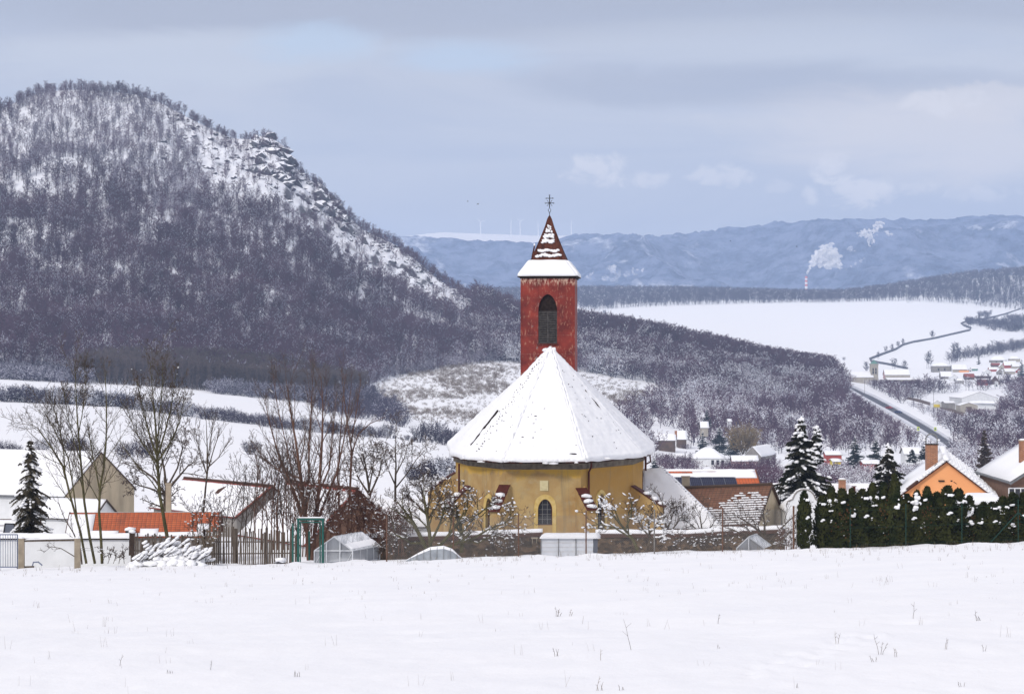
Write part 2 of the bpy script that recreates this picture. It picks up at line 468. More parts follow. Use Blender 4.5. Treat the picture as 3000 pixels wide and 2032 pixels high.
    def slab(s, A, B, C, D, th, nu=8, nv=6, amp=.03, over=.05, mi=0, seed=0, rnd=.18, lift=.0, rows=0, fq=1.6):
        """snow lying on the plane A B (eave) C D (top): rounded, uneven, thick"""
        A, B, C, D = (np.array(q, float) for q in (A, B, C, D))
        N = np.cross(B - A, (C + D) / 2 - (A + B) / 2); N /= np.linalg.norm(N) + 1e-12
        if N[2] < 0: N = -N
        ss = np.linspace(0, 1, nu + 1); tt = np.linspace(0, 1, nv + 1)
        S, T = np.meshgrid(ss, tt)
        p = (A[None, None] * ((1 - S) * (1 - T))[..., None] + B * (S * (1 - T))[..., None] + C * (S * T)[..., None] + D * ((1 - S) * T)[..., None])
        wid = (np.linalg.norm(B - A) * (1 - T) + np.linalg.norm(C - D) * T); hei = np.linalg.norm((C + D) / 2 - (A + B) / 2)
        e = np.minimum(np.minimum(S, 1 - S) * np.maximum(wid, .05), np.minimum(T, 1 - T) * hei)
        prof = .25 + .75 * np.sqrt(np.clip(e / rnd, 0, 1))
        nz = fbm(p[..., 0] * fq + seed, p[..., 1] * fq, p[..., 2] * fq, 3, seed)
        if rows: nz = nz + rows * np.abs(np.sin(T * hei / .34 * math.pi)) * (.5 + .5 * vnoise(p[..., 0] * 1.1, p[..., 1], p[..., 2] * 1.1, seed + 9))
        top = p + N * (lift + th * prof + amp * nz)[..., None]
        dn = (A + B) / 2 - (C + D) / 2; dn = dn / (np.linalg.norm(dn) + 1e-9)
        ev = (vnoise(p[..., 0] * 1.3, p[..., 1] * 1.3, p[..., 2] * 1.3, seed + 5) * .6 + .6) * over
        top = top + dn * (ev * (T < .5 / nv))[..., None]
        bot = p + N * lift
        bot = bot + dn * (ev * .8 * (T < .5 / nv))[..., None]
        o = len(s.v); w = nu + 1
        s.v.extend(map(tuple, top.reshape(-1, 3).tolist())); s.v.extend(map(tuple, bot.reshape(-1, 3).tolist()))
        nb = w * (nv + 1)
        for j in range(nv):
            for i in range(nu):
                a = o + j * w + i
                s.f.append((a, a + 1, a + 1 + w, a + w)); s.m.append(mi)
        for i in range(nu):
            a = o + i; s.f.append((a + nb, a + 1 + nb, a + 1, a)); s.m.append(mi)
            a = o + nv * w + i; s.f.append((a, a + 1, a + 1 + nb, a + nb)); s.m.append(mi)
        for j in range(nv):
            a = o + j * w; s.f.append((a, a + w, a + w + nb, a + nb)); s.m.append(mi)
            a = o + j * w + nu; s.f.append((a + nb, a + w + nb, a + w, a)); s.m.append(mi)

    def build(s, name, mats, parent=None, smooth=False, auto=False):
        me = bpy.data.meshes.new(name)
        vs = s.v
        if parent is not None and parent in ROOT:
            Mi = ROOT[parent]
            a = np.array(vs, float).reshape(-1, 3)
            R3 = np.array([[Mi[i][j] for j in range(3)] for i in range(3)]); t3 = np.array([Mi[i][3] for i in range(3)])
            vs = (a @ R3.T + t3).tolist()
        me.from_pydata(vs, [], s.f)
        mats = [mats] if isinstance(mats, str) else mats
        for q in mats: me.materials.append(MATS[q])
        if len(mats) > 1: me.polygons.foreach_set('material_index', s.m)
        if s.uv:
            ul = me.uv_layers.new(name='UVMap')
            for fi, uvs in s.uv.items():
                ls = me.polygons[fi].loop_start
                for k, q in enumerate(uvs): ul.data[ls + k].uv = q
        if smooth: me.polygons.foreach_set('use_smooth', [True] * len(s.f))
        me.update()
        o = bpy.data.objects.new(name, me); COL.objects.link(o)
        if parent is not None:
            o.parent = parent; ROOT[o] = ROOT[parent]
        if name in LOOSE_PARTS: o['kind'] = 'stuff'
        return o


def tag(o, label=None, cat=None, group=None, kind=None):
    if label: o['label'] = label
    if cat: o['category'] = cat
    if group: o['group'] = group
    if kind: o['kind'] = kind
    return o


def thing(name, label, cat, loc=(0, 0, 0), rz=0, group=None):
    o = bpy.data.objects.new(name, None); COL.objects.link(o)
    o.location = loc; o.rotation_euler = (0, 0, rz); o.empty_display_size = .3
    ROOT[o] = (Matrix.Translation(Vector(loc)) @ Matrix.Rotation(rz, 4, 'Z')).inverted()
    return tag(o, label, cat, group)


def copy_tree(o, loc=None, rz=0, sc=None, label=None, parent=None):
    c = o.copy(); COL.objects.link(c); c.parent = parent
    if loc is not None: c.location = loc; c.rotation_euler = (0, 0, rz)
    if sc is not None: c.scale = sc if isinstance(sc, tuple) else (sc, sc, sc)
    if label: c['label'] = label
    for ch in list(o.children): copy_tree(ch, parent=c)
    return c


def np_mesh(name, V, Fc, mi, mats, parent=None, smooth=False):
    """triangle or quad soup straight from numpy"""
    V = np.asarray(V, np.float32); Fc = np.asarray(Fc, np.int32); k = Fc.shape[1]
    me = bpy.data.meshes.new(name)
    me.vertices.add(len(V)); me.vertices.foreach_set('co', V.ravel())
    me.loops.add(Fc.size); me.loops.foreach_set('vertex_index', Fc.ravel())
    me.polygons.add(len(Fc)); me.polygons.foreach_set('loop_start', np.arange(0, Fc.size, k, dtype=np.int32))
    for q in mats: me.materials.append(MATS[q])
    if mi is not None: me.polygons.foreach_set('material_index', np.asarray(mi, np.int32))
    if smooth: me.polygons.foreach_set('use_smooth', np.ones(len(Fc), bool))
    me.update(calc_edges=True); me.validate()
    o = bpy.data.objects.new(name, me); COL.objects.link(o)
    if parent is not None: o.parent = parent; ROOT[o] = ROOT[parent]
    if name in LOOSE_PARTS: o['kind'] = 'stuff'
    return o


def grid_mesh(name, X, Y, Z, mats, mi=None, smooth=True):
    nr, nc = X.shape
    V = np.stack([X, Y, Z], -1).reshape(-1, 3)
    a = (np.arange(nr - 1)[:, None] * nc + np.arange(nc - 1)[None]).ravel()
    Fc = np.stack([a, a + 1, a + 1 + nc, a + nc], 1)
    return np_mesh(name, V, Fc, mi, mats, smooth=smooth)


# ------------------------------------------------------------------ terrain
ROWS = [
    (125, {-1500: 1650, 0: 1632, 500: 1628, 1000: 1620, 1500: 1608, 1900: 1600, 2400: 1588, 3000: 1560, 4500: 1530}),
    (150, {-1500: 1560, 0: 1560, 500: 1560, 1000: 1555, 1500: 1545, 1900: 1545, 2400: 1535, 3000: 1515, 4500: 1500}),
    (200, {-1500: 1450, 0: 1450, 500: 1455, 1000: 1460, 1500: 1465, 2000: 1475, 2600: 1470, 3000: 1460, 4500: 1440}),
    (300, {-1500: 1365, 0: 1365, 500: 1375, 1000: 1390, 1400: 1400, 1700: 1420, 2000: 1432, 2600: 1432, 3000: 1425, 4500: 1420}),
    (450, {-1500: 1265, 0: 1270, 500: 1290, 1000: 1320, 1400: 1345, 1700: 1385, 2000: 1410, 2600: 1410, 3000: 1405, 4500: 1400}),
    (600, {-1500: 1195, 0: 1200, 500: 1228, 1000: 1270, 1400: 1305, 1700: 1350, 2000: 1390, 2600: 1392, 3000: 1390, 4500: 1390}),
    (700, {-1500: 1160, 0: 1165, 500: 1195, 1000: 1245, 1400: 1285, 1700: 1325, 2000: 1368, 2600: 1372, 3000: 1370, 4500: 1370}),
    (800, {-1500: 1135, 0: 1138, 500: 1168, 1000: 1222, 1400: 1262, 1700: 1290, 2000: 1330, 2600: 1340, 3000: 1335, 4500: 1335}),
    (900, {-1500: 1105, 0: 1108, 500: 1140, 1000: 1200, 1400: 1225, 1700: 1240, 2000: 1285, 2300: 1305, 2600: 1302, 3000: 1300, 4500: 1300}),
    (1000, {-1500: 1090, 0: 1092, 500: 1118, 1000: 1165, 1400: 1165, 1700: 1188, 2000: 1235, 2300: 1268, 2600: 1265, 3000: 1262, 4500: 1262}),
    (1100, {-1500: 1080, 0: 1080, 500: 1100, 1000: 1130, 1400: 1125, 1700: 1145, 2000: 1195, 2300: 1225, 2600: 1230, 3000: 1230, 4500: 1230}),
    (1250, {-1500: 1065, 0: 1065, 500: 1080, 1000: 1085, 1400: 1068, 1700: 1100, 2000: 1155, 2300: 1180, 2600: 1190, 3000: 1195, 4500: 1195}),
    (1500, {-1500: 1050, 0: 1050, 1000: 1040, 1400: 975, 1600: 958, 1750: 968, 1900: 995, 2100: 1040, 2250: 1078, 2400: 1105, 2600: 1140, 3000: 1150, 4500: 1150}),
    (1700, {-1500: 1045, 0: 1045, 1000: 1035, 1400: 1000, 1700: 1000, 2000: 1045, 2300: 1092, 2600: 1112, 3000: 1118, 4500: 1118}),
    (1900, {-1500: 1040, 0: 1040, 1000: 1030, 1400: 1010, 1700: 1000, 2000: 1040, 2300: 1080, 2600: 1080, 3000: 1062, 4500: 1050}),
    (2400, {-1500: 1000, 0: 1000, 1400: 980, 1700: 965, 2000: 978, 2300: 1000, 2600: 1000, 3000: 985, 4500: 970}),
    (3200, {-1500: 930, 0: 930, 1400: 930, 1700: 912, 2000: 898, 2300: 890, 2600: 889, 2750: 898, 3000: 920, 4500: 930}),
    (3750, {-1500: 860, 0: 860, 1400: 862, 1700: 856, 2000: 858, 2300: 868, 2450: 872, 2600: 852, 2800: 812, 3000: 792, 4500: 770}),
    (4700, {-1500: 925, 0: 925, 1500: 925, 3000: 925, 4500: 925}),
    (6000, {-1500: 935, 4500: 935}),
    (12000, {-1500: 965, 4500: 965}),
]
TU = np.linspace(-1500, 4500, 301)
TY = np.geomspace(100, 12000, 260)


def _table():
    LY = np.log([r[0] for r in ROWS])
    cols = []
    for y, d in ROWS:
        k = sorted(d); v = np.interp(TU, k, [d[q] for q in k])
        cols.append((CV - v) / F * y)
    cols = np.array(cols)                                # rows x TU  (heights)
    out = np.empty((len(TY), len(TU)))
    ly = np.log(TY)
    for j in range(len(TU)): out[:, j] = np.interp(ly, LY, cols[:, j])
    for it in range(3):                                  # ease the creases
        a = out.copy(); a[:, 2:-2] = (out[:, :-4] + out[:, 1:-3] + out[:, 2:-2] + out[:, 3:-1] + out[:, 4:]) / 5; out = a
        if it < 2:
            a = out.copy(); a[1:-1] = (out[:-2] + out[1:-1] * 2 + out[2:]) / 4; out = a
    return out


TZ = _table()
HU = [-1500, -800, -300, 0, 60, 120, 200, 300, 400, 470, 540, 600, 680, 740, 800, 835, 850, 880, 940, 1000, 1060, 1150, 1220, 1300, 1380, 1450, 1520, 1600, 1700, 1800]
HV = [420, 360, 335, 322, 292, 270, 262, 264, 276, 300, 338, 368, 404, 408, 406, 428, 472, 502, 550, 615, 670, 712, 762, 832, 876, 900, 935, 962, 992, 1020]
FU = [-1500, 0, 230, 700, 1000, 1150, 1400, 1700, 1800]
FY = [900, 905, 925, 950, 1010, 1150, 1255, 1330, 1400]
HC = 1600.0
HS = np.convolve(np.pad(np.interp(TU, HU, HV), 9, mode='edge'), np.hanning(21)[1:-1] / np.hanning(21)[1:-1].sum(), 'valid')


def tbl(U, Y):
    iy = np.interp(np.log(Y), np.log(TY), np.arange(len(TY))); iu = np.interp(U, TU, np.arange(len(TU)))
    y0 = np.clip(np.floor(iy).astype(int), 0, len(TY) - 2); u0 = np.clip(np.floor(iu).astype(int), 0, len(TU) - 2)
    fy = iy - y0; fu = iu - u0
    return (TZ[y0, u0] * (1 - fy) * (1 - fu) + TZ[y0 + 1, u0] * fy * (1 - fu) + TZ[y0, u0 + 1] * (1 - fy) * fu + TZ[y0 + 1, u0 + 1] * fy * fu)


def base_ground(X, Y):
    X = np.asarray(X, float); Y = np.asarray(Y, float)
    U = CU + F * X / np.maximum(Y, 1)
    fld = -1.7 - .0825 * Y + .0252 * X + .000217 * X * X * np.where(np.abs(X) < 60, 1, 60 / np.maximum(np.abs(X), 60))
    fld = fld + .10 * fbm(X * .07, Y * .07, None, 2, 3) * sm(5, 20, Y)
    t = tbl(U, np.maximum(Y, 110))
    w = sm(104, 135, Y)
    return fld * (1 - w) + t * w


def hill_z(X, Y, detail=True):
    X = np.asarray(X, float); Y = np.asarray(Y, float)
    U = CU + F * X / Y
    vc = np.interp(U, HU, HV); yf = np.interp(U, FU, FY)
    zf = tbl(U, yf); zc = (CV - vc) / F * HC
    t = np.clip((Y - yf) / (HC - yf), 0, 1.0)
    vf = CV - zf * F / yf
    sv = .35 * t + .65 * t ** 1.35
    vs = np.interp(U, TU, HS)
    v = vf + (vs - vf) * sv + (vc - vs) * t ** 7
    z = (CV - v) / F * np.minimum(Y, HC)
    z = np.where(Y > HC, zc - .55 * (Y - HC) - .0006 * (Y - HC) ** 2, z)
    if detail:
        near = sm(0, .25, t) * sm(1.0, .8, t) * 1.0
        z = z + 5.0 * fbm(X / 60, Y / 60, None, 3, 21) * near
        rk = np.exp(-((vc - v) / 130.0) ** 2) * sm(430, 560, U) * sm(1420, 1250, U)
        rid = 1 - np.abs(fbm(X / 16, (Y + .6 * z) / 16, None, 4, 33))
        z = z + rk * (rid - .6) * 8.0 * sm(1.0, .93, t) + rk * 2.2 * fbm(X / 5, Y / 7, None, 3, 35) * sm(1.0, .97, t)
    return np.where((U < 1800) & (Y >= yf), z, -999)


def ground(X, Y):
    b = base_ground(X, Y); Y = np.asarray(Y, float)
    h = hill_z(X, np.maximum(Y, 500.0))
    return np.where(Y > 880, np.maximum(b, h), b)


def gz(X, Y):
    return float(ground(np.array([X], float), np.array([Y], float))[0])


def hit(u, v, y0=110, y1=4600):
    """where the sight line of photo point (u, v) first meets the ground"""
    Y = np.geomspace(y0, y1, 4000)
    d = (CV - v) / F * Y - ground((u - CU) / F * Y, Y)
    k = np.argmax(d <= 0)
    if d[k] > 0: k = len(Y) - 1
    y = Y[k]
    return ((u - CU) / F * y, y, gz((u - CU) / F * y, y))


def build_terrain():
    # near field: fine, uneven snow sheet
    ys = np.concatenate([np.geomspace(3, 106, 420)])
    us = np.linspace(-1, 1, 620)
    Yg, Ug = np.meshgrid(ys, us, indexing='ij')
    Xg = Ug * (8 + .42 * Yg)
    Z = base_ground(Xg, Yg)
    Z = Z + .030 * fbm(Xg * .6, Yg * .3, None, 4, 40) + .010 * fbm(Xg * 3.2, Yg * 1.6, None, 4, 44)
    # old tracks across the field
    for (ya, sl, w, s0) in ((31.5, .015, .35, 2), (34.5, .02, .3, 5)):
        d = (Yg - ya - sl * Xg) / w
        Z = Z - np.exp(-d * d) * .07 * (.35 + .65 * vnoise(Xg * 2.2, Yg * .5, None, s0)) * sm(-8, 0, Xg)
    for k in range(20):                                   # foot prints wandering off to the right
        px = 2.5 + .12 * k + .25 * math.sin(k * 1.9); py = 22.5 + .33 * k + (.2 if k % 2 else -.2)
        Z = Z - .045 * np.exp(-((Xg - px) / .10) ** 2 - ((Yg - py) / .22) ** 2) + .03 * np.exp(-((Xg - px - .16) / .12) ** 2 - ((Yg - py) / .25) ** 2)
    # lumpy bank along the garden fences
    Z = Z + sm(95, 99, Yg) * sm(106, 101, Yg) * (-.03 + .12 * fbm(Xg * .8, Yg * .6, None, 3, 50))
    o = grid_mesh('snow_field', Xg, Yg, Z, ['field_snow']); tag(o, kind='structure')
    # valley
    ys = np.geomspace(105.5, 12000, 420); us = np.linspace(-1500, 4500, 500)
    Yg, Ug = np.meshgrid(ys, us, indexing='ij'); Xg = (Ug - CU) / F * Yg
    Z = base_ground(Xg, Yg) - sm(112, 105.5, Yg) * .02 + .06 * fbm(Xg * .25, Yg * .25, None, 3, 60) * sm(110, 130, Yg)
    o = grid_mesh('valley_ground', Xg, Yg, Z, ['snow']); tag(o, kind='structure')
    # hill
    ys = np.linspace(890, 1900, 330); us = np.linspace(-1500, 1800, 420)
    Yg, Ug = np.meshgrid(ys, us, indexing='ij'); Xg = (Ug - CU) / F * Yg
    Z = hill_z(Xg, Yg)
    yf = np.interp(Ug, FU, FY)
    Z = np.where((Yg < yf) | (Z < -900), base_ground(Xg, Yg) - 1.0 - np.abs(yf - Yg) * .02, Z)
    o = grid_mesh('hill', Xg, Yg, Z, ['hill_ground']); tag(o, kind='structure')
    # mountains
    sk = [(-1500, 700), (800, 700), (1190, 690), (1300, 698), (1400, 706), (1480, 705), (1560, 716), (1600, 706), (1690, 690), (1800, 688), (1950, 690), (2050, 678),
          (2200, 660), (2400, 646), (2600, 641), (2750, 645), (2850, 634), (2920, 631), (3000, 637), (3600, 650), (4500, 660)]
    pl = [(-1500, 900), (1120, 900), (1185, 692), (1300, 680), (1420, 685), (1560, 690), (1680, 690), (1720, 705), (1800, 900), (4500, 900)]
    ys = np.concatenate([np.linspace(5000, 7420, 150), np.linspace(7435, 8400, 36)]); us = np.linspace(-1500, 4500, 620)
    Yg, Ug = np.meshgrid(ys, us, indexing='ij'); Xg = (Ug - CU) / F * Yg
    vc = np.interp(Ug, [q[0] for q in sk], [q[1] for q in sk]); vp = np.interp(Ug, [q[0] for q in pl], [q[1] for q in pl])
    t = np.clip((Yg - 5000) / 2420, 0, 1)
    zc = (CV - vc) / F * 7420
    spur = sm(2400, 2750, Ug) * sm(3400, 2950, Ug) * np.exp(-((Yg - 5500) / 350) ** 2) * 115
    z = 40 + (zc - 40) * t ** .9 + spur
    rid = np.abs(fbm(Xg / 700, Yg / 1400, None, 4, 71))
    z = z + t * (1 - t) * 4 * (-230 * rid + 60) + 7 * fbm(Xg / 40, Yg / 60, None, 3, 77) * sm(0, .3, t) + 4 * fbm(Xg / 12, Yg / 20, None, 2, 79)
    back = np.where(vp < 880, (CV - vp) / F * np.minimum(Yg, 8100) * sm(7420, 8100, Yg) + zc * (1 - sm(7420, 8100, Yg)) + 1.0 * fbm(Xg / 60, Yg / 60, None, 2, 3), zc - .4 * (Yg - 7420))
    z = np.where(Yg > 7422, back, z)
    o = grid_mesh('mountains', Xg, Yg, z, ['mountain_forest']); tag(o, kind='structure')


def build_haze(d):
    mb = MB(); mb.box((0, 4300, 165), (16500, 9400, 650))
    m = bpy.data.materials.new('haze'); m.use_nodes = True; nt = m.node_tree; nt.nodes.clear()
    out = nt.nodes.new('ShaderNodeOutputMaterial'); vol = nt.nodes.new('ShaderNodeVolumePrincipled')
    vol.inputs['Color'].default_value = HAZE_COL; vol.inputs['Density'].default_value = d
    nt.links.new(vol.outputs[0], out.inputs['Volume']); MATS['haze'] = m
    o = mb.build('haze', 'haze'); tag(o, kind='stuff')


# ------------------------------------------------------------------ world, sun, camera
SUN_EL, SUN_AZ = R(33), R(-147)       # azimuth from +Y, clockwise: low sun behind the camera's left shoulder
SUN_STR, SUN_ANG = 2.1, 10
EXPO = -0.06
SKY_STR = 0.10
HAZE_D = 1.15e-4
HAZE_COL = (.55, .71, 1.0, 1)


def build_world():
    w = bpy.data.worlds.new('World'); SC.world = w; w.use_nodes = True
    nt = w.node_tree; nt.nodes.clear(); h = NT(nt)
    out = h.n('ShaderNodeOutputWorld'); bg = h.n('ShaderNodeBackground')
    h.l(bg.outputs[0], out.inputs[0]); bg.inputs[1].default_value = SKY_STR
    sky = h.n('ShaderNodeTexSky', sky_type='NISHITA'); sky.sun_disc = False
    sky.sun_elevation = SUN_EL; sky.sun_rotation = SUN_AZ % (2 * math.pi); sky.air_density = 1.0; sky.dust_density = 2.0
    co = h.coords('Generated'); x, y, z = h.sep(co)
    yy = h.math('MAXIMUM', h.math('ABSOLUTE', y), .05)
    az = h.math('DIVIDE', x, yy); el = h.math('DIVIDE', z, yy)
    cb = h.n('ShaderNodeCombineXYZ'); h.l(az, cb.inputs[0]); h.l(el, cb.inputs[1])
    n1 = h.noise(h.mapping(cb.outputs[0], (5, 26, 1)), 1.0, 7, .55, .6)
    n2 = h.noise(h.mapping(cb.outputs[0], (70, 105, 1), (3.1, 7.7, 2)), 1.0, 7, .6, .35)
    n3 = h.noise(h.mapping(cb.outputs[0], (12, 40, 1), (9, 1, 2)), 1.0, 6, .6, .5)
    K = 10.0
    def c(r, g, b): return (r * K, g * K, b * K)
    col = h.mix(h.rng(n1, .33, .67, smooth=True), c(.54, .58, .69), c(.635, .655, .73))
    # cloud banks: ellipses (photo px) broken up by noise, seen by direction only
    def bank(col, tint, cu, cv, ru, rv, lo, hi, amt, nz, k):
        dx = h.math('DIVIDE', h.math('SUBTRACT', az, (cu - CU) / F), ru / F); dy = h.math('DIVIDE', h.math('SUBTRACT', el, (CV - cv) / F), rv / F)
        g = h.math('SUBTRACT', 1.0, h.math('ADD', h.math('MULTIPLY', dx, dx), h.math('MULTIPLY', dy, dy)))
        g = h.math('ADD', g, h.math('MULTIPLY', h.math('SUBTRACT', nz, .5), k))
        return h.mix(h.rng(g, lo, hi, 0, amt, smooth=True), col, tint)
    grey = c(.43, .455, .545); warm = c(.82, .775, .775); blue = c(.57, .70, .87); lite = c(.67, .70, .77); puff = c(.88, .85, .87)
    col = bank(col, grey, 1500, 10, 2600, 120, -.3, 1.0, .75, n1, 2.5)
    col = bank(col, lite, 560, 165, 560, 95, -.3, .9, .8, n3, 2.5)
    col = bank(col, blue, 900, 120, 190, 70, -.4, 1.8, .75, n3, 5.0)
    col = bank(col, blue, 1370, 180, 230, 70, -.4, 1.8, .75, n3, 5.0)
    col = bank(col, grey, 2250, 250, 850, 75, -.4, .9, .6, n3, 2.5)
    col = bank(col, lite, 2350, 120, 800, 90, -.4, .9, .45, n1, 2.5)
    col = bank(col, warm, 2650, 400, 620, 150, -.4, .9, .8, n3, 2.6)
    col = bank(col, warm, 2900, 300, 260, 60, -.2, .6, .6, n2, 2.4)
    for (cu, cv, ru, rv, a) in ((1745, 498, 110, 48, .75), (1900, 522, 90, 26, .6), (2110, 512, 110, 34, .6), (2425, 497, 62, 48, .75), (2372, 572, 30, 30, .65), (2500, 558, 95, 54, .8),
                                (2590, 570, 40, 26, .5), (2880, 565, 120, 28, .45), (2700, 555, 60, 30, .45), (2280, 545, 50, 20, .3), (2760, 300, 120, 40, .5)):
        col = bank(col, puff, cu, cv, ru * 1.15, rv * 1.15, .0, 1.15, a, n2, 4.4)
    # overcast dome is brighter towards the zenith
    zen = h.rng(z, .16, .75, 1.0, ZEN, smooth=True)
    cc = h.mix(h.rng(z, .16, .5), col, h.mix(1.0, col, (1.12, 1.03, .95), 'MULTIPLY'))
    vm = h.n('ShaderNodeVectorMath', operation='SCALE'); h.l(cc, vm.inputs[0]); h.l(zen, vm.inputs['Scale'])
    h.l(h.mix(.93, sky.outputs[0], vm.outputs[0]), bg.inputs[0])
    L = bpy.data.lights.new('sun', 'SUN'); L.energy = SUN_STR; L.angle = R(SUN_ANG); L.color = (1.0, .955, .90)
    o = bpy.data.objects.new('sun', L); COL.objects.link(o)
    d = Vector((math.sin(SUN_AZ) * math.cos(SUN_EL), math.cos(SUN_AZ) * math.cos(SUN_EL), math.sin(SUN_EL)))
    o.rotation_euler = d.to_track_quat('Z', 'Y').to_euler(); o.location = (-40, -30, 60)
    cam = bpy.data.cameras.new('camera'); cam.lens = 75; cam.sensor_width = 36; cam.clip_end = 30000; cam.clip_start = .3
    co = bpy.data.objects.new('camera', cam); COL.objects.link(co); co.location = (0, 0, 0); co.rotation_euler = (R(90), 0, 0)
    SC.camera = co
    SC.view_settings.view_transform = 'Standard'; SC.view_settings.look = 'None'; SC.view_settings.exposure = EXPO; SC.view_settings.gamma = 1
    SC.render.engine = 'CYCLES'
    cy = SC.cycles; cy.max_bounces = 6; cy.diffuse_bounces = 3; cy.glossy_bounces = 2; cy.transmission_bounces = 2; cy.transparent_max_bounces = 16
    cy.volume_bounces = 1; cy.use_denoising = DENOISE; cy.use_adaptive_sampling = False
    try:
        cy.denoiser = 'OPENIMAGEDENOISE'; cy.denoising_input_passes = 'RGB_ALBEDO_NORMAL'; cy.denoising_prefilter = 'ACCURATE'
    except Exception: pass


DENOISE = True
ZEN = 1.5
build_world()
build_terrain()
build_haze(HAZE_D)
# ------------------------------------------------------------------ trees
def rot_about(d, ang, az):
    ref = (0, 0, 1) if abs(d[2]) < .9 else (1, 0, 0)
    x = vnorm(vcross(d, ref)); y = vcross(d, x)
    ca, sa = math.cos(ang), math.sin(ang); cx, cy = math.cos(az), math.sin(az)
    return (d[0] * ca + (x[0] * cx + y[0] * cy) * sa, d[1] * ca + (x[1] * cx + y[1] * cy) * sa, d[2] * ca + (x[2] * cx + y[2] * cy) * sa)


class Grow:
    """a branching plant: level 0 and 1 go to 'wood', the rest to 'twig' geometry"""
    def __init__(s, S):
        s.S = S; s.wood = MB(); s.twig = MB(); s.segs = []; s.tips = []

    def emit(s, pts, rad, lev):
        tw = lev >= s.S.get('split', 2)
        n = (7, 5, 3, 3, 3, 3)[lev]
        (s.twig if tw else s.wood).tube(pts, rad, n, 0, cap=False)
        for i in range(len(pts) - 1): s.segs.append((pts[i], pts[i + 1], rad[i], lev))
        if tw: s.tips.append(pts[-1])

    def branch(s, p, d, L, r, lev):
        S = s.S; ns = S['seg'][lev]; pts = [p]; rad = [r]
        w = S['wob'][lev]; up = S['up'][lev]; tp = S['tap'][lev]
        for i in range(ns):
            d = vnorm((d[0] + rng.gauss(0, w), d[1] + rng.gauss(0, w), d[2] + rng.gauss(0, w) + up))
            p = vadd(p, vmul(d, L / ns)); pts.append(p); rad.append(max(S.get('rmin', .006), r * (1 - (i + 1) / ns * (1 - tp))))
        s.emit(pts, rad, lev); s.spawn(pts, rad, L, lev)

    def stem(s, pts, rad, lev=0):
        s.emit(pts, rad, lev)
        s.spawn(pts, rad, sum(vlen(vsub(pts[i + 1], pts[i])) for i in range(len(pts) - 1)), lev)

    def spawn(s, pts, rad, L, lev):
        S = s.S
        if lev + 1 >= S['lev']: return
        n = S['n'][lev]; t0 = S['t0'][lev]; k = len(pts) - 1; az = rng.random() * 6.28
        n = max(1, int(n * rng.uniform(.8, 1.2)))
        for i in range(n):
            t = t0 + (1 - t0) * (i + rng.random()) / n; t = min(t, .995)
            q = t * k; j = int(q); f = q - j
            p = vlerp(pts[j], pts[j + 1], f); d = vnorm(vsub(pts[j + 1], pts[j])); r = rad[j] + (rad[j + 1] - rad[j]) * f
            az += 2.4 + rng.uniform(-.5, .5)
            cd = rot_about(d, S['ang'][lev] * rng.uniform(.65, 1.3), az)
            if S.get('flat'): cd = vnorm((cd[0], cd[1] * S['flat'], cd[2]))
            Lc = L * S['len'][lev] * rng.uniform(.55, 1.25) * (1 - S.get('cone', .45) * (t - t0) / (1 - t0 + 1e-6))
            s.branch(p, cd, max(Lc, .08), max(S.get('rmin', .006), min(r * .8, r * S['rr'][lev] + .002)), lev + 1)


def snow_on(g, mb, dens, size, zmax=.75, levs=(0, 1, 2, 3), tips=0.0):
    """lumps of snow lying along the upper side of the branches"""
    for a, b, r, lev in g.segs:
        if lev not in levs: continue
        d = vsub(b, a); L = vlen(d)
        if L < 1e-4 or abs(d[2]) / L > zmax: continue
        k = dens * L * .72
        m = int(k) + (rng.random() < k - int(k))
        for q in range(m):
            t = rng.random(); p = vlerp(a, b, t); sz = size * rng.uniform(.35, 1.0) + r * .4
            mb.blob((p[0], p[1], p[2] + r * .7 + sz * .25), (sz * rng.uniform(1.1, 2.6), sz * .75, sz * .6), 0, .25, math.atan2(d[1], d[0]), d[2] / max(.05, math.hypot(d[0], d[1])) if abs(d[2]) / L < .6 else 0)
    for p in g.tips:
        if rng.random() < tips * .55:
            sz = size * rng.uniform(.45, 1.1); mb.blob((p[0], p[1], p[2] + sz * .3), (sz * 1.1, sz, sz * .8), 0, .25)


